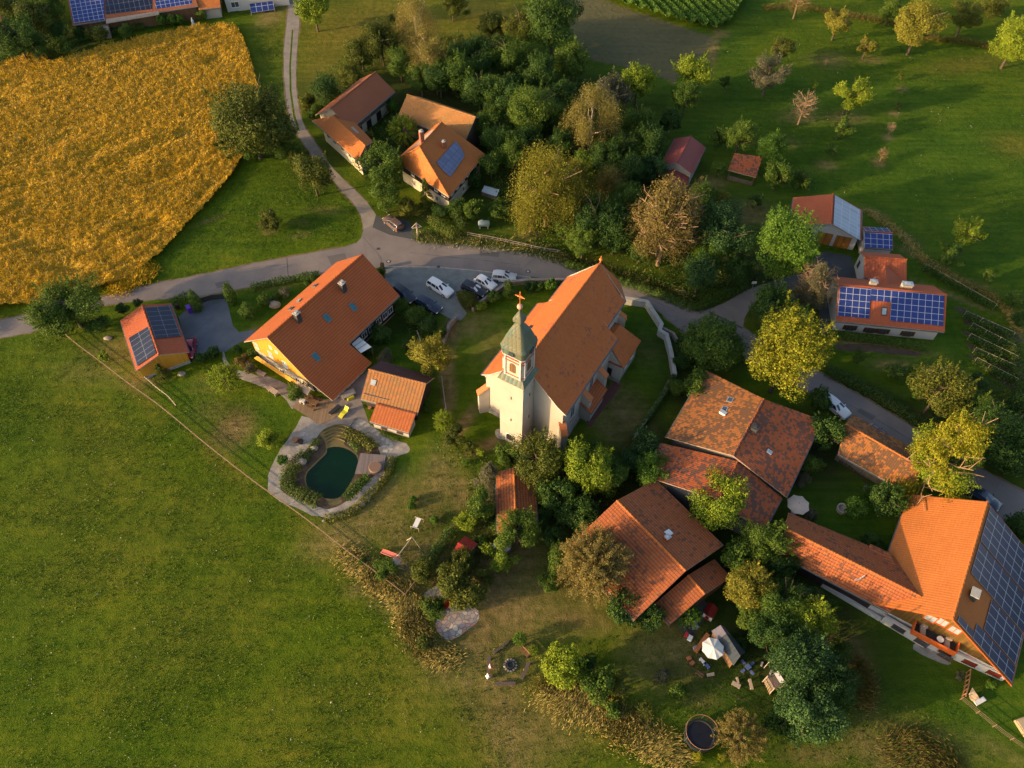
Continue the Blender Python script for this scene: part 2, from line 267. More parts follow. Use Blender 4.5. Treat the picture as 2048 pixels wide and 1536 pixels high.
# ---------------------------------------------------------------- mesh helpers
def tag(o, label=None, cat=None, group=None, kind=None):
    if label: o['label'] = label
    if cat: o['category'] = cat
    if group: o['group'] = group
    if kind: o['kind'] = kind
    return o
def V3(p): return Vector((p[0], p[1], p[2] if len(p) > 2 else 0.0))
class MB:
    def __init__(s): s.v = []; s.f = []; s.u = []; s.m = []
    def poly(s, pts, uv=None, m=0):
        b = len(s.v); pts = [V3(p) for p in pts]; s.v += [tuple(p) for p in pts]
        if uv is None:
            n = Vector((0, 0, 0))
            for i in range(1, len(pts)-1): n += (pts[i]-pts[0]).cross(pts[i+1]-pts[0])
            n = n.normalized() if n.length > 1e-9 else Vector((0, 0, 1))
            if abs(n.z) > .95: ux, uy = Vector((1, 0, 0)), Vector((0, 1, 0))
            else:
                ux = Vector((0, 0, 1)).cross(n).normalized(); uy = n.cross(ux)
            uv = [(p.dot(ux), p.dot(uy)) for p in pts]
        s.f.append(tuple(range(b, b+len(pts)))); s.u.append([tuple(q) for q in uv]); s.m.append(m)
    def slab(s, top, th, uv=None, m=0, ms=None, down=None):
        top = [V3(p) for p in top]; d = down if down is not None else Vector((0, 0, -th)); ms = m if ms is None else ms
        s.poly(top, uv, m); bot = [p+d for p in top]; s.poly(bot[::-1], None, ms); n = len(top)
        for i in range(n): s.poly([top[i], bot[i], bot[(i+1) % n], top[(i+1) % n]], None, ms)
    def box(s, c, sx, sy, sz, a=0., m=0, tilt=0.):
        c = V3(c); M = Matrix.Rotation(a, 3, 'Z') @ Matrix.Rotation(tilt, 3, 'Y')
        def q(x, y, z): return c + M @ Vector((x*sx/2, y*sy/2, z*sz))
        t = [q(-1, -1, 1), q(1, -1, 1), q(1, 1, 1), q(-1, 1, 1)]; o = [q(-1, -1, 0), q(1, -1, 0), q(1, 1, 0), q(-1, 1, 0)]
        uvs = [(-sx/2, -sy/2), (sx/2, -sy/2), (sx/2, sy/2), (-sx/2, sy/2)]
        s.poly(t, uvs, m); s.poly(o[::-1], uvs, m)
        for i in range(4):
            j = (i+1) % 4; L = (o[j]-o[i]).length
            s.poly([o[i], o[j], t[j], t[i]], [(0, 0), (L, 0), (L, sz), (0, sz)], m)
    def prism(s, pts, z0, z1, m=0, ms=None, cap=True):
        ms = m if ms is None else ms; n = len(pts); A = sum(pts[i][0]*pts[(i+1) % n][1]-pts[(i+1) % n][0]*pts[i][1] for i in range(n))
        if A < 0: pts = pts[::-1]
        if cap:
            s.poly([(p[0], p[1], z1) for p in pts], None, m); s.poly([(p[0], p[1], z0) for p in pts][::-1], None, m)
        for i in range(n):
            a, b = pts[i], pts[(i+1) % n]; s.poly([(a[0], a[1], z0), (b[0], b[1], z0), (b[0], b[1], z1), (a[0], a[1], z1)], None, ms)
    def tube(s, pts, r0, r1=None, n=6, m=0, caps=True):
        pts = [V3(p) for p in pts]; r1 = r0 if r1 is None else r1; rings = []; k = len(pts)
        for i, p in enumerate(pts):
            d = (pts[min(i+1, k-1)]-pts[max(i-1, 0)]).normalized(); a = d.orthogonal().normalized()
            if abs(d.z) < .95: a = d.cross(Vector((0, 0, 1))).normalized()
            b = d.cross(a); r = r0+(r1-r0)*i/max(1, k-1)
            rings.append([p+a*r*math.cos(2*math.pi*j/n)+b*r*math.sin(2*math.pi*j/n) for j in range(n)])
        for i in range(k-1):
            for j in range(n): s.poly([rings[i][j], rings[i][(j+1) % n], rings[i+1][(j+1) % n], rings[i+1][j]], None, m)
        if caps: s.poly(rings[0][::-1], None, m); s.poly(rings[-1], None, m)
    def lathe(s, c, prof, n=12, m=0, a0=0., corners=None):
        """prof: (radius, z) from the bottom up; corners: radius factor per segment"""
        c = V3(c); rings = []
        for r, z in prof: rings.append([c+Vector((r*(corners[j % len(corners)] if corners else 1)*math.cos(a0+2*math.pi*j/n), r*(corners[j % len(corners)] if corners else 1)*math.sin(a0+2*math.pi*j/n), z)) for j in range(n)])
        for i in range(len(rings)-1):
            for j in range(n): s.poly([rings[i][j], rings[i][(j+1) % n], rings[i+1][(j+1) % n], rings[i+1][j]], None, m)
        s.poly(rings[0][::-1], None, m); s.poly(rings[-1], None, m)
    def blob(s, c, rx, ry, rz, seed=0, n=10, k=6, rough=.18, m=0):
        rd = random.Random(seed); c = V3(c); rows = []
        for i in range(k+1):
            t = math.pi*i/k; row = []
            for j in range(n):
                q = 2*math.pi*j/n; f = 1+rd.uniform(-rough, rough)
                if i in (0, k): f = 1
                row.append(c+Vector((rx*f*math.sin(t)*math.cos(q), ry*f*math.sin(t)*math.sin(q), -rz*f*math.cos(t))))
            rows.append(row)
        for i in range(k):
            for j in range(n): s.poly([rows[i][j], rows[i][(j+1) % n], rows[i+1][(j+1) % n], rows[i+1][j]], None, m)
    def build(s, name, mats, parent=None, smooth=False, origin=None, merge=False):
        me = bpy.data.meshes.new(name)
        me.from_pydata(s.v, [], s.f)
        for mt in (mats if isinstance(mats, (list, tuple)) else [mats]): me.materials.append(MATS[mt] if isinstance(mt, str) else mt)
        ul = me.uv_layers.new(name='UVMap'); ul.data.foreach_set('uv', [c for f in s.u for q in f for c in q])
        me.polygons.foreach_set('material_index', s.m)
        if merge or smooth:
            import bmesh
            bm = bmesh.new(); bm.from_mesh(me); bmesh.ops.remove_doubles(bm, verts=bm.verts, dist=.0008); bm.to_mesh(me); bm.free()
        if smooth: me.polygons.foreach_set('use_smooth', [True]*len(me.polygons))
        o = bpy.data.objects.new(name, me); COL.objects.link(o)
        if parent is None:
            if origin is None:
                xs = [v[0] for v in s.v]; ys = [v[1] for v in s.v]; origin = ((min(xs)+max(xs))/2, (min(ys)+max(ys))/2, min(v[2] for v in s.v))
            origin = V3(origin); me.transform(Matrix.Translation(-origin)); o.location = origin; o['org'] = 0
        else:
            o.parent = parent
            off = wloc(parent); me.transform(Matrix.Translation(-off))
        me.update()
        if 'org' in o: del o['org']
        return o
def wloc(o):
    p = Vector((0, 0, 0))
    while o is not None: p += Vector(o.location); o = o.parent
    return p
def thing(name, label, cat, loc, group=None):
    o = bpy.data.objects.new(name, None); COL.objects.link(o); o.location = V3(loc); o.empty_display_size = .5
    return tag(o, label, cat, group)
def smooth_poly(pts, k=4):
    n = len(pts); out = []
    for i in range(n):
        p0, p1, p2, p3 = [Vector(pts[(i+j-1) % n][:2]) for j in range(4)]
        for q in range(k):
            t = q/k; out.append(.5*((2*p1)+(p2-p0)*t+(2*p0-5*p1+4*p2-p3)*t*t+(3*p1-p0-3*p2+p3)*t*t*t))
    return out
def smooth_line(pts, k=4):
    out = []; n = len(pts); P = [Vector(p[:2]) for p in pts]
    for i in range(n-1):
        p0, p1, p2, p3 = P[max(i-1, 0)], P[i], P[i+1], P[min(i+2, n-1)]
        for q in range(k):
            t = q/k; out.append(.5*((2*p1)+(p2-p0)*t+(2*p0-5*p1+4*p2-p3)*t*t+(3*p1-p0-3*p2+p3)*t*t*t))
    return out+[P[-1]]
def wp(pxs, z=0.): return [G(x, y, z) for x, y in pxs]
def sheet(name, pxs, z, mat, k=0, kind='structure', jag=0.):
    pts = wp(pxs)
    if k: pts = smooth_poly(pts, k)
    rd = random.Random(len(pxs))
    if jag: pts = [Vector((p[0]+rd.uniform(-jag, jag), p[1]+rd.uniform(-jag, jag))) for p in pts]
    mb = MB(); P = [(p[0], p[1], z) for p in pts]
    tri = tessellate_polygon([[Vector(p) for p in P]])
    mb.v = P; me_f = []
    for t in tri:
        a, b, c = [Vector(P[i]) for i in t]
        me_f.append(tuple(t) if (b-a).cross(c-a).z > 0 else tuple(t[::-1]))
    mb.f = me_f; mb.u = [[(P[i][0], P[i][1]) for i in f] for f in me_f]; mb.m = [0]*len(me_f)
    return tag(mb.build(name, mat), kind=kind)
def inpoly(X, Y, pts):
    ins = np.zeros(X.shape, bool); n = len(pts)
    for i in range(n):
        x1, y1 = pts[i][0], pts[i][1]; x2, y2 = pts[(i+1) % n][0], pts[(i+1) % n][1]
        if y1 == y2: continue
        c = ((y1 > Y) != (y2 > Y)) & (X < (x2-x1)*(Y-y1)/(y2-y1)+x1); ins ^= c
    return ins
def vnoise(X, Y, s, seed=0):
    """smooth value noise, 0..1"""
    r = np.random.default_rng(seed); T = r.random((256, 256)); x = X*s+1000; y = Y*s+1000
    xi = np.floor(x).astype(int); yi = np.floor(y).astype(int); fx = x-xi; fy = y-yi; fx = fx*fx*(3-2*fx); fy = fy*fy*(3-2*fy)
    g = lambda i, j: T[(xi+i) % 256, (yi+j) % 256]
    return (g(0, 0)*(1-fx)+g(1, 0)*fx)*(1-fy)+(g(0, 1)*(1-fx)+g(1, 1)*fx)*fy
def fast_mesh(name, verts, faces, mats, nper=4, mi=None, smooth=False):
    me = bpy.data.meshes.new(name); nv, nf = len(verts), len(faces)
    me.vertices.add(nv); me.vertices.foreach_set('co', np.asarray(verts, np.float32).ravel())
    me.loops.add(nf*nper); me.loops.foreach_set('vertex_index', np.asarray(faces, np.int32).ravel())
    me.polygons.add(nf); me.polygons.foreach_set('loop_start', np.arange(0, nf*nper, nper, dtype=np.int32))
    for m in mats: me.materials.append(MATS[m] if isinstance(m, str) else m)
    if mi is not None: me.polygons.foreach_set('material_index', np.asarray(mi, np.int32))
    if smooth: me.polygons.foreach_set('use_smooth', np.ones(nf, bool))
    me.update(calc_edges=True); return me
def cards(C, Nrm, size, rd, aspect=.6):
    """leaf-sized four-cornered faces at C facing roughly Nrm"""
    n = len(C); N_ = Nrm/np.maximum(np.linalg.norm(Nrm, axis=1, keepdims=True), 1e-6)
    r = rd.normal(size=(n, 3)); U = np.cross(N_, r); U /= np.maximum(np.linalg.norm(U, axis=1, keepdims=True), 1e-6); W = np.cross(N_, U)
    s = np.asarray(size).reshape(-1, 1)*np.ones((n, 1)); a = s*rd.uniform(.7, 1.3, (n, 1)); b = s*aspect*rd.uniform(.7, 1.3, (n, 1))
    k = rd.uniform(-.25, .25, (n, 1))*s
    v = np.stack([C-U*a*.5, C-W*b*.5+U*k*.4+N_*k*.4, C+U*a*.5, C+W*b*.5+U*k*.4+N_*k*.4], 1).reshape(-1, 3)
    f = np.arange(4*n).reshape(-1, 4); return v, f
def blades(C, D, ln, wd, rd):
    n = len(C); D = D/np.linalg.norm(D, axis=1, keepdims=True); S_ = np.cross(D, rd.normal(size=(n, 3))); S_ /= np.maximum(np.linalg.norm(S_, axis=1, keepdims=True), 1e-6)
    l = (np.asarray(ln)*rd.uniform(.6, 1.4, n))[:, None]; w_ = (wd*rd.uniform(.6, 1.4, n))[:, None]
    v = np.stack([C-S_*w_*.5, C+S_*w_*.5, C+D*l+S_*w_*.35, C+D*l-S_*w_*.35], 1).reshape(-1, 3); return v, np.arange(4*n).reshape(-1, 4)
# ---------------------------------------------------------------- the ground
wheat_px = [(-60, 640), (0, 618), (40, 615), (110, 604), (187, 586), (232, 570), (272, 551), (335, 500), (380, 450), (425, 402), (455, 368), (480, 330), (520, 260), (524, 200), (512, 155), (497, 105), (475, 60), (440, 54), (362, 62), (250, 87), (170, 108), (107, 128), (95, 116), (72, 112), (0, 132), (-60, 150)]
corn_px = [(1195, -30), (1209, 0), (1261, 20), (1349, 47), (1431, 64), (1461, 50), (1489, 0), (1500, -30)]
wheat_w = smooth_poly(wp(wheat_px), 3); corn_w = wp(corn_px)
# dry, lush, hay, bare and shrub-floor patches: (pixel, radii in metres, angle, strength)
PATCH = dict(
 dry=[(1030, 1230, 4, 4, 0, .7), (985, 1180, 3, 6, 10, .8), (960, 1270, 3, 5, 0, .7), (1080, 1190, 3, 3, 0, .6), (1030, 1180, 4, 3, 0, .6), (1140, 1235, 6, 2, -5, .7), (700, 1080, 3, 2, 0, .6), (740, 1040, 3, 2, 30, .6), (800, 1150, 2, 3, 0, .7), (860, 1020, 2, 3, 0, .5), (920, 985, 1.5, 3, 0, .7), (1250, 830, 2, 5, 40, .7), (450, 870, 2, 2, 0, .7), (600, 470, 2, .8, 20, .4), (965, 1230, 9, 5, 60, .55), (1010, 1160, 7, 5, 60, .6), (1000, 1290, 5, 9, 0, .5), (940, 1330, 3, 8, 20, .5), (1010, 1420, 3, 10, 15, .6), (1070, 1450, 6, 4, 0, .5), (1150, 1190, 7, 3, 0, .5), (1110, 1230, 6, 4, 0, .4), (1320, 1310, 5, 4, 0, .5), (1360, 1290, 3, 5, 0, .5),
  (468, 855, 2.6, 3.2, 0, .9), (430, 820, 3, 2, 0, .3), (700, 1060, 6, 3, 30, .6), (760, 1000, 5, 3, 40, .6), (830, 990, 3, 3, 0, .55), (880, 960, 3, 5, 0, .6), (850, 1130, 3, 5, 0, .65), (790, 1060, 2, 5, 20, .55), (770, 1180, 2, 5, 45, .5), (720, 1130, 5, 1.3, 130, .6), (775, 1180, 8, 1.6, 135, .9), (830, 1260, 7, 1.6, 125, .8), (870, 1310, 5, 1.5, 120, .6),
  (905, 660, 1.3, 3, 0, 1.0), (893, 730, 1.0, 4.5, 0, 1.0), (898, 790, .9, 4, 0, 1.0), (925, 850, .9, 4, -30, 1.0), (975, 890, .9, 3.5, -60, 1.0), (990, 690, 3, 4, 0, .35), (960, 640, 3, 2, 0, .4), (940, 655, 2, 2, 0, .6), (1240, 800, 3, 5, 40, .55), (1215, 850, 2, 4, 40, .5), (1290, 700, 2, 4, 0, .2),
  (1660, 120, 4, 3, 0, .5), (1740, 120, 3, 1.4, 0, .6), (1690, 235, 4, 2, 0, .55), (1600, 235, 4, 2, 0, .5), (1555, 285, 4, 2, 0, .5), (1652, 330, 2, 1.5, 0, .6), (1803, 178, 1, 1, 0, .8), (1788, 228, 1, 1, 0, .8), (1775, 275, 1, 1, 0, .8), (1758, 325, 1.2, 1.4, 0, .9), (1420, 365, 3, 2, 0, .6), (1490, 425, 5, 3, 0, .7),
  (1750, 425, 2.4, .7, -30, .9), (1800, 465, 4, .7, -50, .9), (1850, 520, 5, .7, -40, .9), (1920, 560, 5, .7, -25, .9), (1985, 595, 4, .7, -30, .9), (2030, 650, .7, 4, 0, .9), (2042, 740, .7, 5, 0, .9), (1700, 640, 1, 4, 0, .4),
  (1740, 692, 8, .8, -8, .8), (1900, 590, 7, .5, -33, .8), (1780, 730, 3, 1.2, 0, .6), (1880, 745, 3, 1.2, 0, .6), (1940, 760, 4, .6, -20, .5),
  (1425, 100, 1.2, 9, -15, .8), (1405, 140, 1, 4, -10, .7), (1440, 68, 2, 1.5, 0, .8), (1050, 500, 6, 1, -8, .6), (1150, 525, 6, 1.2, -12, .6), (960, 484, 6, .9, -2, .6), (1230, 555, 7, 1.2, -18, .7), (1330, 590, 7, 1.2, -20, .6), (1400, 620, 5, 1, -20, .6), (880, 470, 4, 1.4, 0, .3),
  (1060, 470, 2, 1, 0, .8), (240, 700, 5, 3, 0, .5), (280, 760, 3, 2, 0, .5), (200, 740, 6, 2.5, 0, .25), (420, 770, 3, 2, 0, .2), (545, 575, 4, .6, 8, .4), (525, 660, 2, .8, 0, .6), (540, 30, 3, 6, 0, .6), (720, 1180, 2, 1, 0, .4), (1190, 1010, 3, 3, 0, .1),
  (1730, 1365, 1.2, 3.5, 0, .6), (1720, 1330, 1.5, 3, 0, .5), (1760, 1500, 4, 2, -20, .6), (1830, 1490, 5, 2, -25, .6), (1900, 1480, 5, 1.2, -30, .3), (1630, 1510, 4, 1, 0, .5), (1400, 1400, 2, 1, 0, .4), (2000, 1500, 4, 1, -30, .35), (1650, 1275, 1, 2, 0, .3), (420, 440, 3, .6, 30, .5), (540, 460, 1.2, 1.2, 0, .7), (600, 445, 2, 1, 0, .3), (650, 420, 3, 1, 0, .4)],
 lush=[(800, 930, 3, 3, 0, .7), (840, 1050, 2.5, 4, 0, .7), (740, 1110, 2, 3, 0, .6), (500, 900, 3, 5, 40, .7), (380, 830, 3, 3, 0, .7), (520, 830, 4, 3, 0, .7), (560, 850, 2, 2, 0, .6), (900, 1020, 2, 3, 0, .6), (1060, 1290, 3, 2, 0, .6), (930, 1280, 2, 3, 0, .5), (880, 900, 2, 3, 0, .7), (320, 500, 6, 2, 30, .6), (650, 440, 5, 3, 0, .5), (1650, 200, 40, 16, 0, .85), (1850, 300, 40, 18, 0, .85), (1900, 480, 25, 14, 0, .85), (1560, 370, 18, 8, 0, .9), (1450, 90, 6, 12, 0, .7), (1380, 250, 9, 9, 0, .9), (1300, 680, 6, 9, 20, 1), (1040, 640, 7, 5, 0, .35), (945, 700, 3, 9, 0, .5), (830, 690, 6, 7, 0, 1), (1690, 1010, 10, 9, 0, 1), (1880, 700, 13, 7, 0, .9), (1850, 600, 9, 6, 0, .9),
  (1450, 1340, 8, 5, 0, .9), (1430, 1400, 10, 3, 0, .8), (1350, 1420, 8, 4, 0, .6), (1960, 1420, 7, 5, 0, .95), (1820, 1300, 10, 3, -30, .7), (1850, 1400, 12, 5, 0, .45), (600, 400, 10, 8, 0, .35), (420, 500, 8, 5, 20, .4), (540, 1000, 3, 2, 0, .3), (860, 930, 4, 3, 0, .35), (1130, 1190, 5, 4, 0, .8), (1250, 1230, 8, 3, 0, .6), (1020, 1330, 3.4, 3, 0, .7), (120, 720, 12, 3, -30, .4), (700, 590, 2, 2, 0, .4), (480, 640, 5, 3, 0, .7), (540, 590, 7, 2, 10, .8), (370, 800, 4, 3, -45, .5), (1520, 20, 12, 6, 0, .8), (40, 60, 14, 10, 0, .6), (970, 450, 6, 3, 0, .8), (850, 470, 3, 1.5, 0, .5), (540, 240, 3, 14, 10, .35), (1980, 1250, 4, 8, 0, .8)],
 hay=[(760, 60, 20, 18, 0, .9), (660, 90, 8, 18, 0, .8), (900, 100, 14, 8, 30, .75), (960, 30, 12, 12, 0, .8), (545, 90, 3, 14, 0, .35), (200, 900, 6, 20, 40, .25), (400, 1250, 12, 7, 30, .25), (700, 1400, 14, 6, 20, .3), (250, 1100, 14, 6, 30, .25), (650, 1100, 9, 2, 135, .4), (130, 1000, 8, 9, 0, .2), (1930, 130, 10, 3, 15, .6), (2030, 290, 5, 4, 0, .5), (1000, 1450, 8, 6, 0, .5), (820, 1400, 8, 5, 60, .35), (1150, 1450, 9, 4, 0, .4), (290, 800, 6, 1.5, 130, .4), (450, 930, 9, 1.5, 135, .4), (400, 1050, 10, 3, 135, .25), (800, 1050, 9, 6, 0, .35)],  # the strip on the upper right slope paints sunlit grass between shadows
 bare=[(1180, 30, 13, 12, 0, 1), (1250, 90, 13, 9, -10, 1), (1330, 110, 10, 8, -10, 1), (1220, 60, 10, 10, 0, 1)],
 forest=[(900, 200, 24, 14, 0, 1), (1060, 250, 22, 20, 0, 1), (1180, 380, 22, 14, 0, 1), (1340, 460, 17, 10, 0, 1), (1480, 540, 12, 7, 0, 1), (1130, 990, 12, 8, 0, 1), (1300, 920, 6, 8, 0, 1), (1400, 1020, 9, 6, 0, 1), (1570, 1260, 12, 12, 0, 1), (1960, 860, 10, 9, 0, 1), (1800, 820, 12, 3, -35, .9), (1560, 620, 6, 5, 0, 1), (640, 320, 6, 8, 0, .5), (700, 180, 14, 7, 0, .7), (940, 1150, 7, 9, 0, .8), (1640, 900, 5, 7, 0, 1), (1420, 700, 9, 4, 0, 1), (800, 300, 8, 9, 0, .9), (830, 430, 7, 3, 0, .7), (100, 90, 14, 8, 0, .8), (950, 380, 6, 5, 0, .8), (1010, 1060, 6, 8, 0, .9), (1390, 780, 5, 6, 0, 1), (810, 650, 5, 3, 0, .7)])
gx = np.arange(-190, 190.1, .8); gy = np.arange(-10, 262, .8); GX, GY = np.meshgrid(gx, gy); nx, ny = len(gx), len(gy)
gv = np.stack([GX.ravel(), GY.ravel(), np.zeros(GX.size)], 1)
ii = np.arange(nx*ny).reshape(ny, nx); gf = np.stack([ii[:-1, :-1], ii[:-1, 1:], ii[1:, 1:], ii[1:, :-1]], -1).reshape(-1, 4)
gm = fast_mesh('ground', gv, gf, ['meadow_ground'])
bare_w = wp([(1100, -40), (1195, -30), (1209, 0), (1261, 20), (1349, 48), (1428, 75), (1400, 120), (1346, 167), (1299, 145), (1184, 120), (1155, 100), (1130, 40)])
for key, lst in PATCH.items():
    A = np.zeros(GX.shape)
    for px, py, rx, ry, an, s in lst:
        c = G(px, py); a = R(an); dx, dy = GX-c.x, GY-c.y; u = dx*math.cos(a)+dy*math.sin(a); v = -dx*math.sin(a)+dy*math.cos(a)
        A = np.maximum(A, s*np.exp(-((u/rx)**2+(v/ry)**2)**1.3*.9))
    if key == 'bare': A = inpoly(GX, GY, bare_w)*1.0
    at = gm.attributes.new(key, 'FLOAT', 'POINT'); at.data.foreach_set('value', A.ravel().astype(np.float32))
go = bpy.data.objects.new('ground', gm); COL.objects.link(go); tag(go, kind='structure')
far = MB(); far.poly([(-1500, -600, -.03), (1500, -600, -.03), (1500, 1800, -.03), (-1500, 1800, -.03)]); tag(far.build('far_ground', 'blade_grass_flat' if False else 'meadow_ground'), kind='structure')
# roads and paved ground, each a sheet a few millimetres above the one below
NEDGE = [(-40, 652), (0, 641), (55, 629), (130, 612), (215, 592), (300, 570), (420, 546), (512, 526), (575, 515), (640, 503), (690, 494), (712, 487)]
NE2 = [(830, 483), (905, 488), (1000, 493), (1060, 502), (1120, 517), (1180, 537), (1236, 556), (1287, 567), (1349, 592), (1414, 619)]
NE3 = [(1486, 655), (1521, 679), (1600, 722), (1678, 768), (1735, 800), (1786, 830), (1848, 868), (1966, 940), (2048, 985), (2120, 1030)]
SE_ = [(2120, 1100), (2048, 1066), (2003, 1038), (1976, 1000), (1900, 955), (1811, 898), (1750, 865), (1691, 838), (1641, 800), (1560, 750), (1480, 712), (1400, 680), (1356, 656), (1319, 624), (1299, 610), (1249, 597), (1180, 578), (1110, 560), (1060, 553), (1010, 548), (950, 540), (870, 534), (780, 533), (700, 540), (640, 548), (571, 560), (512, 571), (400, 592), (300, 600), (215, 609), (100, 650), (60, 665), (0, 676), (-40, 690)]
LANE_L = [(727, 459), (722, 431), (706, 405), (684, 384), (660, 350), (625, 312), (597, 272), (582, 240), (574, 212), (568, 150), (568, 100), (573, 50), (578, 0), (582, -30)]
LANE_R = [(602, -30), (599, 0), (598, 50), (592, 125), (592, 175), (599, 225), (612, 260), (632, 287), (662, 332), (690, 362), (712, 382), (735, 405), (752, 429), (771, 452), (800, 462), (819, 445), (824, 458), (827, 472), (830, 483)]
sheet('road', NEDGE+[(712, 487)]+[(722, 476), (727, 459)]+[(752, 445), (790, 455), (819, 462), (827, 474)]+NE2+[(1449, 606), (1491, 581), (1524, 569), (1524, 591), (1504, 609), (1489, 636)]+NE3+SE_, .008, 'asphalt')
sheet('farm_lane', LANE_L+LANE_R[:13]+[(760, 440), (745, 452)], .004, 'lane_gravel')
sheet('lane_grass', [(583.5, 60), (586.5, 60), (582, 130), (583, 180), (590, 230), (600, 262), (597, 262), (586, 232), (579, 180), (578.5, 130)], .009, 'meadow_ground')
sheet('lay_by', [(752, 429), (771, 442), (800, 436), (819, 444), (826, 458), (832, 480), (780, 470), (745, 455)], .012, 'asphalt_dark')
sheet('asphalt_seam', [(573, 516), (574.5, 516), (577.5, 558), (576, 558)], .012, 'asphalt_dark')
sheet('forecourt', [(1524, 569), (1600, 545), (1640, 506), (1651, 503), (1703, 512), (1712, 556), (1662, 560), (1657, 600), (1661, 668), (1640, 668), (1637, 610), (1600, 602), (1524, 591)], .004, 'asphalt_dark')
sheet('gravel_yard', [(769, 534), (870, 535), (950, 541), (1010, 549), (1062, 555), (1050, 563), (1016, 568), (995, 582), (960, 586), (935, 582), (912, 583), (918, 605), (934, 627), (922, 641), (905, 640), (887, 630), (842, 606), (805, 592), (770, 560)], .012, 'gravel')
sheet('gutter_strip', [(769, 532), (870, 533), (950, 539.5), (1062, 553.5), (1062, 555.5), (950, 541.6), (870, 535), (769, 534.5)], .016, 'stone_curb')
sheet('side_gutter', [(1419, 622), (1486, 655), (1484, 658), (1417, 624.5)], .016, 'asphalt_dark')
sheet('paved_drive', [(357, 633), (378, 616), (400, 604), (454, 597), (460, 628), (466, 652), (478, 664), (512, 659), (500, 676), (470, 690), (452, 703), (420, 706), (390, 708), (375, 700)], .004, 'pavers_blue')
sheet('garden_path', [(447, 701), (455, 724), (470, 738), (497, 745), (515, 752), (545, 766), (572, 782), (592, 806), (584, 818), (574, 802), (556, 786), (530, 776), (505, 766), (480, 757), (462, 740), (446, 724)], .004, 'path_grey', 3)
sheet('terrace', [(512, 742), (560, 762), (625, 795), (668, 800), (700, 770), (742, 735), (762, 760), (722, 800), (738, 846), (717, 842), (700, 854), (660, 852), (632, 846), (600, 815), (560, 786), (520, 764)], .008, 'terrace_paving')
sheet('wooden_deck', [(583.5, 814), (616, 787), (664, 805), (688, 818), (668, 838), (640, 850)], .05, 'deck_wood')
sheet('gravel_path', [(604, 833), (584, 868), (562, 898), (544, 928), (536, 963), (540, 986), (562, 1003), (592, 1015), (624, 1030), (657, 1035), (687, 1030), (712, 1018), (737, 998), (762, 968), (782, 930), (795, 912), (819, 905), (813, 888), (774, 873), (752, 858), (737, 846), (717, 838), (690, 852), (655, 850), (632, 842)], .012, 'path_grey', 3, jag=.12)
sheet('pond_bed', [(646, 860), (663, 852), (683, 851), (705, 856), (726, 868), (746, 882), (758, 900), (763, 925), (756, 945), (742, 957), (712, 987), (683, 1009), (662, 1017), (652, 1018), (626, 1010), (604, 999), (576, 989), (561, 977), (564, 956), (577, 934), (600, 914), (617, 894), (632, 877)], .02, 'soil', 3)
sheet('pond_shelf', [(647, 862), (663, 854), (683, 853), (700, 857), (694, 872), (688, 888), (704, 900), (716, 912), (716, 928), (706, 958), (694, 979), (680, 992), (684, 1004), (662, 1012), (656, 1004), (650, 998), (632, 988), (615, 976), (609, 960), (612, 945), (624, 931), (638, 918), (650, 905), (652, 893), (648, 880), (640, 870)], .028, 'pond_step', 3)
sheet('pond_water', [(655, 897), (653, 907), (640, 920), (626, 934), (615, 946), (612, 960), (617, 975), (632, 986), (649, 996), (666, 998), (678, 995), (692, 979), (705, 957), (715, 930), (713, 914), (703, 904), (686, 896), (669, 894)], .055, 'pond_water', 3)
mb = MB()
for k in range(5):                      # the stepped shore, arcs falling to the water
    t0 = k/5; L0, L1 = (646-3*t0*-3, 862+30*t0), (702-14*t0, 857+33*t0)
    pts = []
    for j in range(13):
        s = j/12; x = L0[0]+(L1[0]-L0[0])*s; y = L0[1]+(L1[1]-L0[1])*s-9*math.sin(math.pi*s)*(1-.25*t0)
        pts.append(G(x, y, .0))
    back = [G(*q) for q in [(0, 0)]*0]
    mb.tube([(p.x, p.y, .10-.012*k) for p in pts], .11, n=5)
tag(mb.build('pond_steps', 'pond_step'), 'curved stone steps descending into the swimming pond', 'steps')
sheet('stone_patio', [(872, 1249), (882, 1270), (902, 1280), (937, 1260), (960, 1236), (950, 1214), (925, 1210), (887, 1218)], .006, 'flagstones', 2, jag=.1)
sheet('stepping_patch', [(844, 1192), (872, 1172), (890, 1178), (892, 1196), (862, 1202)], .006, 'flagstones', 2, jag=.15)
sheet('brick_walk', [(1232, 760), (1240, 775), (1212, 812), (1192, 838), (1182, 855), (1174, 846), (1186, 822), (1206, 790)], .006, 'path_red', 2)
sheet('church_step', [(1008, 862), (1021, 866), (1040, 880), (1046, 892), (1032, 895), (1010, 880), (994, 876), (990, 862), (997, 858)], .012, 'stone_curb', 2)
sheet('flower_bed', [(912, 583), (935, 583), (965, 592), (974, 603), (960, 612), (944, 622), (930, 618), (918, 604)], .016, 'soil', 2)
sheet('shed_floor', [(1331, 1210), (1400, 1190), (1425, 1220), (1400, 1250), (1378, 1282), (1368, 1270)], .006, 'asphalt_dark')
sheet('yard_gravel', [(1835, 1285), (1866, 1290), (1900, 1320), (1896, 1330), (1862, 1318), (1826, 1298)], .006, 'path_grey', 2)
sheet('garden_bed', [(1676, 690), (1740, 688), (1830, 703), (1836, 713), (1740, 704), (1676, 700)], .006, 'soil', 2)
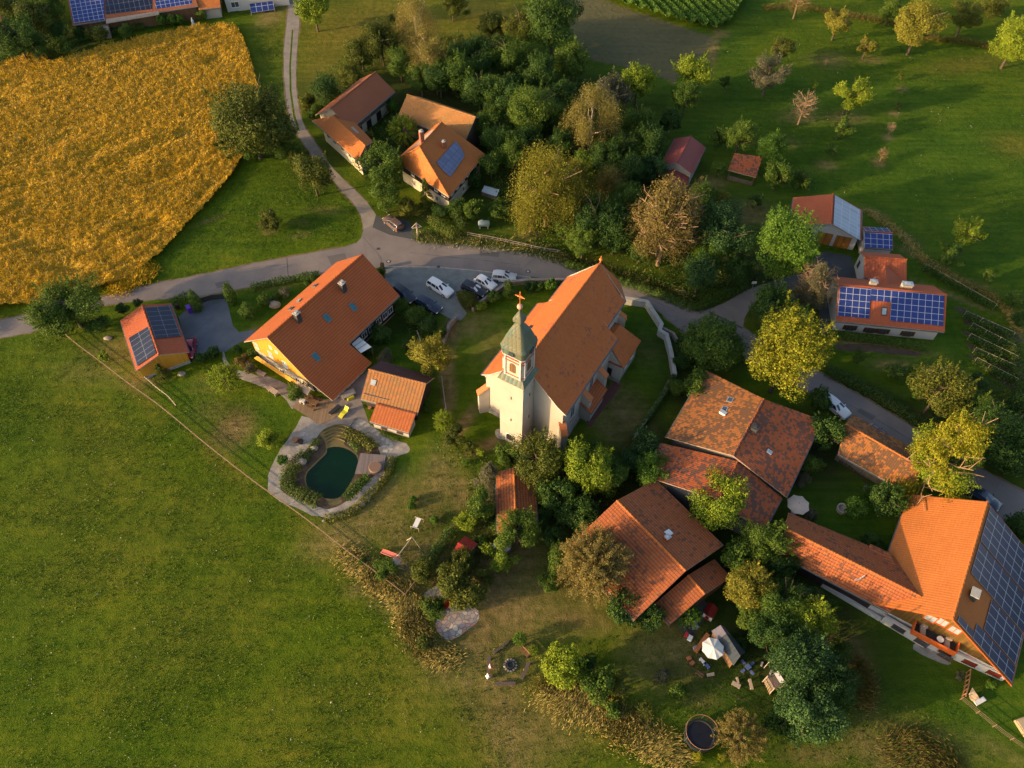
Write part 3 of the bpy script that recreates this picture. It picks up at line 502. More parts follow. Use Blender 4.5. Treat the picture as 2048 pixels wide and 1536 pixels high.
def ribbon(name, pxs, width, z, mat, jag=.15, seed=1):
    P_ = smooth_line(wp(pxs), 5); rd = random.Random(seed); m = MB(); pr = None
    for i, p in enumerate(P_):
        d = (P_[min(i+1, len(P_)-1)]-P_[max(i-1, 0)]).normalized(); n = Vector((-d.y, d.x)); a, b = p+n*(width/2+rd.uniform(-jag, jag)), p-n*(width/2+rd.uniform(-jag, jag))
        if pr: m.poly([(pr[1].x, pr[1].y, z), (b.x, b.y, z), (a.x, a.y, z), (pr[0].x, pr[0].y, z)])
        pr = (a, b)
    return tag(m.build(name, mat), kind='structure')
ribbon('road_shoulder', NEDGE, .55, .004, 'dirt', .2, 1); ribbon('road_shoulder', NE2, .7, .004, 'dirt', .25, 2); ribbon('road_shoulder', NE3, .6, .004, 'dirt', .2, 3); ribbon('road_shoulder', SE_[:18], .5, .004, 'dirt', .2, 4); ribbon('road_shoulder', SE_[23:], .5, .004, 'dirt', .18, 5)
ribbon('lane_shoulder', LANE_L, .45, .002, 'dirt', .2, 6); ribbon('lane_shoulder', LANE_R[:12], .45, .002, 'dirt', .2, 7)
for q in [[(430, 566), (458, 560), (461, 571), (434, 577)], [(655, 512), (690, 506), (697, 524), (662, 531)], [(960, 500), (1000, 503), (998, 514), (958, 511)], [(1150, 545), (1185, 553), (1180, 562), (1146, 555)], [(1390, 640), (1425, 652), (1419, 661), (1384, 649)], [(1720, 815), (1752, 832), (1745, 841), (1712, 824)]]: sheet('road_patch', q, .0115, 'asphalt_patch', jag=.08)
for q in [[(480, 540), (520, 534), (560, 530), (575, 527)], [(820, 505), (880, 512), (960, 520), (1040, 530)], [(1200, 570), (1260, 588), (1310, 603), (1350, 622)], [(1700, 810), (1780, 855), (1860, 905), (1930, 950)], [(724, 470), (740, 490), (760, 512), (764, 530)]]: ribbon('road_crack', q, .07, .0117, 'asphalt_dark', .03, int(q[0][0]))
def manhole(x, y, square=False):
    c = G(x, y); mb = MB()
    if square: mb.box((c.x, c.y, .012), .55, .5, .02)
    else: mb.lathe((c.x, c.y, .010), [(.40, 0), (.40, .018)], 18)
    o = tag(mb.build('manhole_cover', 'dark_slate'), 'x', 'manhole')
    if not square:
        m2 = MB(); m2.lathe((c.x, c.y, .028), [(.22, 0), (.21, .008)], 16); m2.build('lid', 'concrete', o)
    return o
for x, y, s, l in [(777, 523, 0, 'round manhole cover in the road nearest the farmhouse gable end'), (913, 492, 0, 'round manhole cover at the road edge by the hedge corner'), (1056, 543, 0, 'round manhole cover in the road behind the silver car'), (1284, 579, 0, 'round manhole cover in the road above the church choir roof'), (877, 533.5, 1, 'black square drain grate on the gutter of the gravel yard'), (756.5, 497.5, 1, 'small dark drain grate in the road at the lane junction')]:
    manhole(x, y, s)['label'] = l
# wheat: a relief of standing and lodged corn, then ears on top of it
def field(name, poly, step, hfun, mats, label, cat, tuft, lean=(0, 0), tm=1, zmin=.04, smooth=False):
    xs = [p[0] for p in poly]; ys = [p[1] for p in poly]
    X, Y = np.meshgrid(np.arange(min(xs), max(xs), step), np.arange(min(ys), max(ys), step)); ins = inpoly(X, Y, poly)
    H = hfun(X, Y); idx = -np.ones(X.shape, int); idx[ins] = np.arange(ins.sum())
    v = np.stack([X[ins], Y[ins], np.maximum(H[ins], zmin)], 1)
    q = np.stack([idx[:-1, :-1], idx[:-1, 1:], idx[1:, 1:], idx[1:, :-1]], -1).reshape(-1, 4); q = q[(q >= 0).all(1)]
    n = tuft[0]; TX = rng.uniform(min(xs), max(xs), n); TY = rng.uniform(min(ys), max(ys), n); k = inpoly(TX, TY, poly); TX, TY = TX[k], TY[k]
    TZ = hfun(TX, TY); C = np.stack([TX, TY, np.maximum(TZ, .02)+tuft[1]*.45], 1)
    N_ = rng.normal(size=C.shape); N_[:, 2] = np.abs(N_[:, 2])*tuft[2]
    if cat == 'wheat field': cv, cf = blades(C-[0, 0, tuft[1]*.4], np.column_stack([(vnoise(C[:, 0], C[:, 1], .2, 31)*3.4-.6)*np.clip((.62-TZ)*2.2, .05, 1), (vnoise(C[:, 0], C[:, 1], .2, 32)*3.4-1.4)*np.clip((.62-TZ)*2.2, .05, 1), np.full(len(C), .9)])+rng.normal(size=C.shape)*.32, tuft[1]*1.3, .085, rng)
    else: cv, cf = cards(C, N_, tuft[1], rng, .45)
    cm = np.full(len(cf), tm)
    if len(mats) > 2: cm[rng.random(len(cf)) < .35] = 2
    me = fast_mesh(name, np.vstack([v, cv]), np.vstack([q, cf+len(v)]), mats, mi=np.concatenate([np.zeros(len(q), int), cm]))
    o = bpy.data.objects.new(name, me); COL.objects.link(o); return tag(o, label, cat, kind='stuff')
lodge = [(30, 200, 5, 3, 20), (100, 290, 7, 2.2, 25), (50, 330, 5, 2, 20), (215, 300, 6, 2, 40), (240, 330, 5, 2.5, 30), (300, 300, 6, 2, 35), (230, 440, 6, 1.6, 10), (290, 455, 5, 1.6, 30), (400, 400, 5, 1.2, 60), (390, 270, 5, 2, 20), (60, 370, 5, 1.5, 10), (110, 500, 5, 1.4, 10), (20, 190, 5, 4, 0), (430, 125, 2.5, 2, 0), (60, 490, 6, 1.5, 15), (170, 250, 4, 1.3, 25), (340, 350, 6, 1.6, 40), (140, 540, 4, 1.2, 0)]
LW = [(G(a, b), c, d, R(e)) for a, b, c, d, e in lodge]
def wheat_h(X, Y):
    A = np.zeros(X.shape)
    for c, rx, ry, an in LW:
        dx, dy = X-c.x, Y-c.y; u = dx*math.cos(an)+dy*math.sin(an); v = -dx*math.sin(an)+dy*math.cos(an); A = np.maximum(A, np.exp(-((u/rx)**2+(v/ry)**2)))
    u = X*.88+Y*.47; v = -X*.47+Y*.88
    st = vnoise(u*.35, v*1.1, 1., 3); n1 = vnoise(X, Y, .5, 4); n2 = vnoise(X, Y, 1.7, 5); n3 = vnoise(u*.3, v*1.3, 1.3, 6); zone = np.clip((vnoise(X, Y, .09, 8)-.35)*2.2, 0, 1)
    A = np.clip(A*1.3+(vnoise(u*.4, v, .35, 9)-.62)*2.0*zone, 0, 1)
    q_ = np.mod(u*.3+v*.95+.8*vnoise(X, Y, .05, 12)*6, 13.0); tram = np.exp(-((q_-1.0)/.28)**2)+np.exp(-((q_-2.9)/.28)**2)
    A = np.clip(A+.55*tram*(1-zone), 0, 1)
    return .8*(1-.8*A)+.16*(n1-.5)+.40*(vnoise(X, Y, 2.6, 15)-.5)+.30*(n2-.5)+.75*(st-.5)*zone*zone+.35*(n3-.5)*(.15+A)
field('wheat_field', wheat_w, .34, wheat_h, ['stalk_wheat_relief' if False else 'stalk_wheat', 'stalk_wheat', 'stalk_straw'], 'ripe golden wheat with wind-flattened swirls left of the farm lane', 'wheat field', (220000, .24, .7), smooth=True)
def corn_h(X, Y):
    r = (X*.5-Y*.87); return 1.3+.55*np.sin(X*.92*3.2+Y*.39*3.2)+.3*(vnoise(X, Y, .8, 2)-.5)
field('corn_field', corn_w, .3, corn_h, ['blade_corn', 'blade_corn'], 'green maize standing in rows at the top edge of the photo', 'maize field', (26000, .5, .4))
def tufts(name, polys, n, size, mats, label, cat, excl=(), zr=.5, thin=None, seed=1):
    rd = np.random.default_rng(seed); allv = []
    for poly in polys:
        xs = [p[0] for p in poly]; ys = [p[1] for p in poly]; k = int(n*(max(xs)-min(xs))*(max(ys)-min(ys)))
        X = rd.uniform(min(xs), max(xs), k); Y = rd.uniform(min(ys), max(ys), k); m = inpoly(X, Y, poly)
        for e in excl: m &= ~inpoly(X, Y, e)
        X, Y = X[m], Y[m]; pr = vnoise(X, Y, .25, 7)*.6+vnoise(X, Y, 1.1, 8)*.5; m = rd.random(len(X)) < np.clip((pr-.25)*1.9, .05, 1); allv.append(np.stack([X[m], Y[m]], 1))
    P = np.vstack(allv); s = size*rd.uniform(.5, 1.5, len(P)); C = np.stack([P[:, 0], P[:, 1], s*.35], 1); N_ = rd.normal(size=C.shape); N_[:, 2] = np.abs(N_[:, 2])*zr
    v, f = cards(C, N_, s, rd, .4); me = fast_mesh(name, v, f, mats, mi=(rd.integers(0, 100, len(f)) < (thin or 0)).astype(int)*(len(mats) > 1))
    o = bpy.data.objects.new(name, me); COL.objects.link(o); return tag(o, label, cat, kind='stuff')
MEADOW = wp([(-60, 700), (60, 672), (115, 662), (150, 690), (210, 736), (256, 770), (325, 820), (412, 892), (512, 970), (612, 1042), (712, 1120), (760, 1160), (800, 1215), (850, 1290), (900, 1370), (960, 1450), (1030, 1560), (-60, 1600)])
tufts('meadow_grass', [MEADOW], 34, .19, ['blade_grass', 'flower_white'], 'tall mixed grass with pale flower heads in the big lower left meadow', 'grass', thin=1, seed=3, zr=2.2)
VERGE = wp([(272, 553), (335, 503), (425, 405), (462, 368), (530, 330), (600, 330), (660, 360), (700, 400), (716, 440), (712, 478), (640, 500), (500, 526), (380, 552), (240, 580)])
tufts('verge_grass', [VERGE, wp([(512, 60), (560, 40), (562, 150), (570, 215), (590, 270), (530, 180)])], 24, .2, ['blade_lush', 'blade_grass'], 'green grass between the wheat and the road', 'grass', thin=45, seed=4, zr=1.6)
SLOPE = wp([(1480, 60), (1500, 20), (1560, 30), (1700, 60), (1850, 90), (2000, 110), (2120, 130), (2120, 640), (2010, 605), (1900, 540), (1810, 470), (1740, 420), (1670, 380), (1560, 380), (1450, 300), (1400, 240), (1400, 160), (1430, 90)])
tufts('slope_grass', [SLOPE], 13, .2, ['blade_lush', 'flower_white'], 'lush green grass on the orchard slope at the upper right', 'grass', thin=1, seed=5, zr=2.2)
tufts('garden_grass', [wp([(1100, 1290), (1380, 1250), (1700, 1340), (1900, 1400), (2060, 1560), (960, 1560), (900, 1400), (880, 1300)]), wp([(400, 780), (470, 780), (585, 860), (540, 950), (420, 870), (300, 770)]), wp([(660, 1040), (800, 960), (900, 900), (930, 1000), (860, 1120), (800, 1180)])], 13, .2, ['blade_grass', 'blade_lush'], 'rough garden grass around the pond and the camp fire', 'grass', thin=40, seed=6, zr=1.8)
def strip(name, pxs, width, n, size, mats, label, cat='grass', h=.4, seed=1):
    n = int(n*3.2); rd = np.random.default_rng(seed); P = smooth_line(wp(pxs), 6); P = np.array([[p[0], p[1]] for p in P]); i = rd.integers(0, len(P)-1, n); t = rd.random(n)[:, None]
    C = P[i]*(1-t)+P[i+1]*t+rd.normal(size=(n, 2))*width*.5; z = np.abs(rd.normal(size=n))*h*.6*np.clip(vnoise(C[:, 0], C[:, 1], .6, seed)+.3, 0, 1)
    D = np.column_stack([vnoise(C[:, 0], C[:, 1], .25, seed+20)*3-1.3, vnoise(C[:, 0], C[:, 1], .25, seed+21)*3-1.5, np.full(n, .7)])+rd.normal(size=(n, 3))*.35; v, f = blades(np.column_stack([C, z*.7]), D, size*1.5, size*.2, rd); me = fast_mesh(name, v, f, mats, mi=(rd.random(len(f)) < .25).astype(int)*(len(mats) > 1))
    o = bpy.data.objects.new(name, me); COL.objects.link(o); return tag(o, label, cat, kind='stuff')
strip('straw_grass', [(690, 1110), (740, 1150), (775, 1175), (812, 1200), (815, 1240), (850, 1290), (895, 1320)], 1.7, 6500, .24, ['stalk_straw', 'blade_grass'], 'strip of tall straw-yellow grass along the lower meadow edge', h=.4, seed=2)
strip('dry_grass', [(1090, 1380), (1140, 1405), (1190, 1420), (1240, 1450), (1290, 1480), (1350, 1510)], 2.2, 6000, .25, ['stalk_straw', 'blade_grass'], 'bank of long dry straw-coloured grass left of the trampoline', h=.45, seed=3)
strip('bank_grass', [(1530, 18), (1600, 15), (1680, 28), (1730, 38), (1790, 48), (1850, 75), (1930, 85), (2000, 100)], 1.3, 3600, .26, ['leaf_brown', 'blade_grass'], 'dry reddish grass bank at the top of the orchard slope', h=.8, seed=4)
strip('tawny_grass', [(1715, 1330), (1735, 1370), (1725, 1410)], 1.0, 1000, .28, ['leaf_brown', 'blade_grass'], 'tawny dead grass right of the dark thicket', h=.6, seed=5)
strip('reed_bank', [(1790, 1510), (1830, 1495), (1880, 1525), (1900, 1550)], 2.2, 2200, .26, ['leaf_brown', 'blade_grass', ], 'pale reedy grass at the bottom edge of the photo', h=.4, seed=6)
strip('roadside_weeds', [(840, 476), (960, 486), (1060, 499), (1130, 518), (1200, 542), (1290, 566), (1350, 590), (1400, 612)], 1.6, 7000, .25, ['blade_lush', 'stalk_straw'], 'weedy verge along the north side of the road', h=.4, seed=7)
strip('wheat_margin', [(230, 578), (272, 556), (290, 545)], 2, 2200, .3, ['stalk_wheat', 'blade_grass'], 'ragged golden grass at the corner of the wheat by the road', h=.6, seed=8)
strip('slope_track_grass', [(1735, 425), (1800, 470), (1850, 525), (1930, 570), (2000, 605), (2035, 660)], .9, 3500, .25, ['stalk_straw', 'blade_grass'], 'dry grass along the track below the orchard slope', h=.35, seed=9)

def undergrowth(name, polys, n, hmax, mats, label, seed=1):
    rd = np.random.default_rng(seed); P = []
    for poly in polys:
        xs = [p[0] for p in poly]; ys = [p[1] for p in poly]; k = int(n*(max(xs)-min(xs))*(max(ys)-min(ys))); X = rd.uniform(min(xs), max(xs), k); Y = rd.uniform(min(ys), max(ys), k); m = inpoly(X, Y, poly); P.append(np.stack([X[m], Y[m]], 1))
    P = np.vstack(P); h = hmax*np.clip(vnoise(P[:, 0], P[:, 1], .33, 3)*1.2+vnoise(P[:, 0], P[:, 1], 1.0, 5)*.5-.45, .05, 1); z = h*rd.uniform(.5, 1., len(P))
    N_ = rd.normal(size=(len(P), 3)); N_[:, 2] = np.abs(N_[:, 2])*1.2; v, f = cards(np.column_stack([P, z]), N_, .26*rd.uniform(.6, 1.3, len(P)), rd, .7); me = fast_mesh(name, v, f, mats, mi=rd.integers(0, len(mats), len(f)))
    o = bpy.data.objects.new(name, me); COL.objects.link(o); return tag(o, label, 'undergrowth', kind='stuff')
WOOD1 = wp([(800, 100), (900, 85), (1000, 95), (1130, 110), (1170, 160), (1245, 245), (1300, 250), (1318, 330), (1260, 400), (1250, 530), (1140, 508), (1040, 478), (1010, 440), (985, 380), (1000, 330), (975, 285), (965, 235), (900, 195), (820, 170)])
WOOD2 = wp([(1250, 385), (1330, 375), (1400, 385), (1480, 440), (1520, 560), (1490, 572), (1410, 605), (1330, 582), (1250, 545)])
WOOD3 = wp([(1480, 1150), (1550, 1105), (1630, 1190), (1690, 1300), (1705, 1420), (1640, 1495), (1550, 1470), (1575, 1390), (1580, 1330), (1510, 1285), (1485, 1220)])
undergrowth('undergrowth', [WOOD1, WOOD2, wp([(640, 155), (760, 75), (800, 110), (745, 150), (660, 225), (620, 240)]), wp([(0, 0), (125, 0), (140, 60), (120, 105), (0, 120)]), wp([(760, 208), (800, 232), (785, 300), (735, 262)])], 16, 2.6, ['leaf_dark', 'leaf_mid'], 'dark tangled undergrowth on the floor of the upper wood', 2)
undergrowth('undergrowth', [WOOD3, wp([(1060, 905), (1230, 905), (1265, 960), (1200, 1040), (1110, 1060), (1085, 1000)]), wp([(1270, 880), (1310, 880), (1340, 985), (1290, 960)])], 18, 2.2, ['leaf_dark', 'leaf_mid'], 'dark undergrowth between the lower trees right of the camp fire', 3)
undergrowth('undergrowth', [wp([(1850, 785), (1930, 755), (2060, 780), (2060, 975), (1965, 925), (1880, 868)]), wp([(1530, 590), (1600, 600), (1640, 670), (1630, 740), (1520, 670)]), wp([(1345, 660), (1490, 670), (1500, 740), (1350, 745)])], 16, 2.0, ['leaf_dark', 'leaf_mid'], 'dark undergrowth along the right hand road', 4)
undergrowth('undergrowth', [wp([(812, 612), (880, 655), (884, 700), (850, 705), (808, 655)]), wp([(870, 880), (960, 900), (1000, 935), (1000, 1060), (930, 1060), (935, 960), (880, 920)]), wp([(840, 1120), (900, 1080), (1000, 1070), (1010, 1130), (960, 1210), (900, 1210), (850, 1200)])], 14, 1.2, ['leaf_olive', 'leaf_mid', 'leaf_dark'], 'shrubby growth between the small gardens around the barn and the red shed', 5)
for q in [[(1915, 622), (1925, 616), (2035, 670), (2030, 682)], [(1930, 646), (1940, 640), (2030, 690), (2024, 700)], [(1928, 668), (1938, 664), (2034, 722), (2026, 732)], [(1936, 694), (1946, 690), (2030, 742), (2024, 752)], [(1940, 715), (1950, 712), (2032, 768), (2024, 780)]]: sheet('vine_bed', q, .006, 'soil', 2)

for i in range(10):
    x, y = [(748, 862), (757, 868), (767, 876), (775, 883), (783, 890), (781, 897), (771, 901), (770, 893), (735, 852), (726, 846)][i]; c = G(x, y); m = MB(); m.box((c.x, c.y, .012), .75, .42, .03, .5+i*.37); tag(m.build('stepping_slab', 'concrete'), 'pale stepping slab in the gravel path right of the pond', 'paving slab', 'stepping slabs beside the pond')
# ---------------------------------------------------------------- buildings
FITS = {
 'farm':(-28.73,79.75,0.98,20.38,6.56,6.48,9.22,0.81,0.81),
 'shed':(-54.25,76.96,2.07,11.13,3.84,3.87,4.13,0.40,0.40),
 'solar':(58.55,85.26,-0.12,16.28,4.44,4.97,5.81,0.59,0.60),
 'barn':(53.95,104.65,1.29,7.86,6.08,5.67,5.23,0.37,0.38),
 'mid':(16.89,42.81,2.25,11.86,7.78,7.40,6.97,0.38,0.37),
 'sefarm':(53.70,39.50,1.02,17.35,7.29,9.75,8.68,0.72,0.72),
 'gannex':(22.26,37.56,2.20,2.92,5.06,4.85,4.51,0.34,0.34),
 'play':(-5.73,43.09,-0.56,2.01,1.46,1.49,2.42,0.36,0.36),
 'lA':(-30.96,135.51,1.05,14.14,4.28,4.28,6.83,0.66,0.66),
 'barn7':(-13.99,130.93,-0.48,15.04,3.90,3.90,6.61,0.67,0.67),
 'shed8':(31.09,121.57,1.15,8.72,2.88,3.11,4.41,0.49,0.49),
 'ann8':(28.50,115.55,1.32,4.13,1.62,2.94,2.97,0.35,0.35),
 'ten_b':(61.49,100.79,-0.09,4.67,2.39,2.73,3.50,0.42,0.42),
 'eleven':(60.33,93.62,-0.09,6.74,2.71,3.10,4.41,0.52,0.52),
}
def gp(q):
    cx, cy, th, L, wa, wb, hr, pa, pb = q; c, s = math.cos(th), math.sin(th)
    F = lambda u, v, z: Vector((cx+u*c-v*s, cy+u*s+v*c, z))
    return dict(R0=F(-L/2, 0, hr), R1=F(L/2, 0, hr), A0=F(-L/2, wa, hr-pa*wa), A1=F(L/2, wa, hr-pa*wa), B0=F(-L/2, -wb, hr-pb*wb), B1=F(L/2, -wb, hr-pb*wb))
def pxp(zr, za, zb, **k):
    return {n: G(p[0], p[1], {'R': zr, 'A': za, 'B': zb}[n[0]]) for n, p in k.items()}
class House:
    def __init__(s, name, label, pts, wall, roof, cat='house', oe=.6, os_=.6, th=.18, verge='verge_board', gutter=True, walls=True, cap=True, base=0.0, sides='A0B1', capmat=None):
        s.p = pts; s.th = th; s.L = (pts['R1']-pts['R0']).length; s.base = base
        c = sum((pts[k] for k in pts), Vector())/6; s.c = Vector((c.x, c.y, 0)); s.root = thing(name, label, cat, (c.x, c.y, 0))
        wA = ((pts['R0']-pts['A0']).xy).length; wB = ((pts['R0']-pts['B0']).xy).length
        s.s0 = min(.45, oe/s.L); s.tA = min(.45, .5*os_/wA); s.tB = 1-min(.45, .5*os_/wB)
        mb = MB()
        for k in 'AB':
            e0, e1 = pts[k+'0'], pts[k+'1']; q = [pts['R0'], pts['R1'], e1, e0]; uax = (pts['R1']-pts['R0']).normalized()
            vv = (e0-pts['R0'])-uax*(e0-pts['R0']).dot(uax); vax = vv.normalized()
            uv = [((p-pts['R0']).dot(uax), (p-pts['R0']).dot(vax)) for p in q]
            n = uax.cross(vax)
            if n.z < 0: n = -n; q = q[::-1]; uv = uv[::-1]
            else: pass
            nn_ = (q[1]-q[0]).cross(q[2]-q[0])
            if nn_.z < 0: q = q[::-1]; uv = uv[::-1]
            mb.slab(q, th, uv, 0, 1); setattr(s, 'n'+k, n); setattr(s, 'u'+k, uax); setattr(s, 'v'+k, vax)
        s.roof = mb.build('roof', [roof, verge], s.root)
        if cap:
            m2 = MB(); up = Vector((0, 0, .05)); m2.tube([pts['R0']+up, pts['R1']+up], .13, n=6); m2.build('ridge_cap', capmat or roof, s.roof)
        if gutter:
            for k in 'AB':
                m2 = MB(); d = getattr(s, 'v'+k)*.05+Vector((0, 0, -.16)); m2.tube([pts[k+'0']+d, pts[k+'1']+d], .085, n=6); m2.build('gutter', 'gutter_metal', s.roof)
        s.wc = {}
        for n, (ss, t) in dict(a0=(s.s0, s.tA), a1=(1-s.s0, s.tA), b0=(s.s0, s.tB), b1=(1-s.s0, s.tB), r0=(s.s0, .5), r1=(1-s.s0, .5)).items(): s.wc[n] = s.pt(ss, t)-Vector((0, 0, th+.01))
        if walls:
            mb = MB()
            for q in s.wallq(): mb.poly(q)
            s.walls = mb.build('wall', wall, s.root)
    def pt(s, a, t):
        p = s.p; f = lambda k: p[k+'0'].lerp(p[k+'1'], a)
        return f('A').lerp(f('R'), t*2) if t <= .5 else f('R').lerp(f('B'), t*2-1)
    def bz(s, p): return Vector((p.x, p.y, s.base-.05))
    def wallq(s):
        w = s.wc; b = s.bz; Q = [[b(w['a0']), w['a0'], w['a1'], b(w['a1'])], [b(w['b1']), w['b1'], w['b0'], b(w['b0'])],
             [b(w['b0']), w['b0'], w['r0'], w['a0'], b(w['a0'])], [b(w['a1']), w['a1'], w['r1'], w['b1'], b(w['b1'])]]
        out = []
        for q in Q:
            n = (q[1]-q[0]).cross(q[2]-q[0]); c = sum(q, Vector())/len(q)
            if n.dot(Vector((c.x-s.c.x, c.y-s.c.y, 0))) < 0: q = q[::-1]
            out.append(q)
        return out
    def side(s, k):
        w = s.wc; a, b = {'A': ('a0', 'a1'), 'B': ('b0', 'b1'), '0': ('a0', 'b0'), '1': ('a1', 'b1')}[k]
        p, q = Vector((w[a].x, w[a].y, 0)), Vector((w[b].x, w[b].y, 0)); d = (q-p).normalized(); n = Vector((d.y, -d.x, 0))
        if n.dot((p+q)/2-s.c) < 0: n = -n
        return p, q, d, n
    def wallhit(s, k, x, y):
        p, q, d, n = s.side(k); return hit(x, y, p, n)
    def win(s, k, c, w, h, frame='window_frame', pane='window_glass', shut=None, name='window', bars=True):
        p, q, d, n = s.side(k); c = V3(c)
        if len(c) == 3 and abs((c-p).dot(n)) > .01: c = c-n*(c-p).dot(n)
        return window(s.root, c, d, n, w, h, frame, pane, shut, name, bars)
    def winpx(s, k, x, y, w, h, **kw): return s.win(k, s.wallhit(k, x, y), w, h, **kw)
    def clad(s, k, z1, mat, name='cladding', z0=None, off=.04):
        p, q, d, n = s.side(k); w = s.wc; mb = MB()
        if k in '01':
            a, b, r = w['a'+k], w['b'+k], w['r'+k]; pts = [Vector((a.x, a.y, z1)), a, r, b, Vector((b.x, b.y, z1))]
        else:
            a, b = w[k.lower()+'0'], w[k.lower()+'1']; pts = [Vector((a.x, a.y, z1)), a, b, Vector((b.x, b.y, z1))]
        pts = [x+n*off for x in pts]
        nn_ = (pts[1]-pts[0]).cross(pts[2]-pts[0])
        if nn_.dot(n) < 0: pts = pts[::-1]
        mb.slab(pts, 0, None, 0, 0, down=-n*off); return mb.build(name, mat, s.root)
    def rp(s, k, x, y, lift=0.):
        n = getattr(s, 'n'+k); return hit(x, y, s.p['R0']+n*lift, n)
    def panel(s, k, pxs, mat, lift=.14, name='solar_array', th=.06, parent=None):
        q = [s.rp(k, x, y, lift) for x, y in pxs]; u, v = getattr(s, 'u'+k), getattr(s, 'v'+k); o = q[0]
        uv = [((a-o).dot(u), (a-o).dot(v)) for a in q]; n = (q[1]-q[0]).cross(q[2]-q[0])
        if n.z < 0: q = q[::-1]; uv = uv[::-1]
        mb = MB(); mb.slab(q, th, uv, 0, 1, down=-getattr(s, 'n'+k)*th); return mb.build(name, [mat, 'gutter_metal'], parent or s.root)
    def skylight(s, k, x, y, w=.8, l=1.2, pane='teal_glass', frame='lead_metal', lift=.1):
        c = s.rp(k, x, y); u, v, n = getattr(s, 'u'+k), getattr(s, 'v'+k), getattr(s, 'n'+k)
        q = lambda a, b, h: c+u*a*w/2+v*b*l/2+n*h
        top = [q(-1, -1, lift), q(1, -1, lift), q(1, 1, lift), q(-1, 1, lift)]
        if (top[1]-top[0]).cross(top[2]-top[0]).z < 0: top = top[::-1]
        mb = MB(); mb.slab(top, 0, None, 0, 0, down=-n*(lift+.05)); o = mb.build('skylight', frame, s.root)
        t2 = [c+(p-c-n*lift)*.78+n*(lift+.012) for p in top]; m2 = MB(); m2.slab(t2, 0, None, 0, 0, down=-n*.01); m2.build('pane', pane, o); return o
    def chimney(s, k, x, y, w=.7, d=.7, h=1.3, mat='dark_slate', capm='concrete', name='chimney'):
        c = s.rp(k, x, y); a = math.atan2(s.uA.y, s.uA.x); mb = MB(); mb.box((c.x, c.y, c.z-.7), w, d, h+.7, a); o = mb.build(name, mat, s.roof)
        m2 = MB(); m2.box((c.x, c.y, c.z+h), w+.16, d+.16, .12, a); m2.box((c.x, c.y, c.z+h+.12), w*.5, d*.5, .14, a); m2.build('chimney_cap', capm, o); return o
def window(root, c, d, n, w, h, frame='window_frame', pane='window_glass', shut=None, name='window', bars=True):
    up = Vector((0, 0, 1)); mb = MB(); t = .09
    def bar(x0, x1, z0, z1, off=.07):
        q = [c+d*x0+up*z0+n*off, c+d*x1+up*z0+n*off, c+d*x1+up*z1+n*off, c+d*x0+up*z1+n*off]
        if (q[1]-q[0]).cross(q[2]-q[0]).dot(n) < 0: q = q[::-1]
        mb.slab(q, 0, None, 0, 0, down=-n*(off+.01))
    bar(-w/2, -w/2+t, -h/2, h/2); bar(w/2-t, w/2, -h/2, h/2); bar(-w/2+t, w/2-t, h/2-t, h/2); bar(-w/2+t, w/2-t, -h/2, -h/2+t)
    if bars and w > .8: bar(-t*.35, t*.35, -h/2+t, h/2-t, .06)
    o = mb.build(name, frame, root)
    m2 = MB(); q = [c+d*sx*(w/2-t)+up*sz*(h/2-t)+n*.045 for sx, sz in ((-1, -1), (1, -1), (1, 1), (-1, 1))]
    if (q[1]-q[0]).cross(q[2]-q[0]).dot(n) < 0: q = q[::-1]
    m2.slab(q, 0, None, 0, 0, down=-n*.03); m2.build('pane', pane, o)
    m3 = MB(); ctr = c+up*(-h/2-.05)+n*.06; m3.box((ctr.x, ctr.y, ctr.z-.03), w+.1, .14, .05, math.atan2(d.y, d.x)); m3.build('sill', frame, o)
    if shut:
        for sgn in (-1, 1):
            m4 = MB(); q = [c+d*(sgn*w/2+sgn*x)+up*sz*h/2+n*.06 for x, sz in ((.02, -1), (w*.42, -1), (w*.42, 1), (.02, 1))]
            if (q[1]-q[0]).cross(q[2]-q[0]).dot(n) < 0: q = q[::-1]
            m4.slab(q, 0, None, 0, 0, down=-n*.04); m4.build('shutter', shut, root)
    return o
def slab_px(root, name, pxz, mat, th=.12, ms=None, lift=0):
    q = [G(x, y, z) for x, y, z in pxz]
    if (q[1]-q[0]).cross(q[2]-q[0]).z < 0: q = q[::-1]
    mb = MB(); mb.slab(q, th, None, 0, 0 if ms is None else 1); return mb.build(name, [mat]+([ms] if ms else []), root)
def boxw(root, name, a, b, wdt, z0, z1, mat):
    """upright wall from a to b"""
    a, b = V3(a), V3(b); c = (a+b)/2; d = b-a; mb = MB(); mb.box((c.x, c.y, z0), d.xy.length, wdt, z1-z0, math.atan2(d.y, d.x)); return mb.build(name, mat, root)
# --- big farmhouse with the yellow gable
h = House('farmhouse', 'large farmhouse with long orange tiled roof and sunlit yellow gable above the pond terrace', gp(FITS['farm']), 'white_wall', 'tile_farm', oe=.85, os_=.75)
FH = h
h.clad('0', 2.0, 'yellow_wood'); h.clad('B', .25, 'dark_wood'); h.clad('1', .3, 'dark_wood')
for x, y, w_, hh in [(513, 691, .9, 1.3), (541, 708, .9, 1.3), (570, 728, 1.0, 1.4)]: h.winpx('0', x, y, w_, hh, pane='light_glass')
for x, y in [(541, 694), (553, 703)]: h.winpx('0', x, y, .55, .6, pane='light_glass', bars=False)
for x, y in [(534, 724), (565, 743), (596, 760)]: h.winpx('0', x, y, 1.1, .95, pane='window_glass')
p, q, d, n = h.side('B')
for t in (.62, .70, .80, .88, .95): h.win('B', p.lerp(q, t)+Vector((0, 0, 1.7)), 1.1, 1.2)
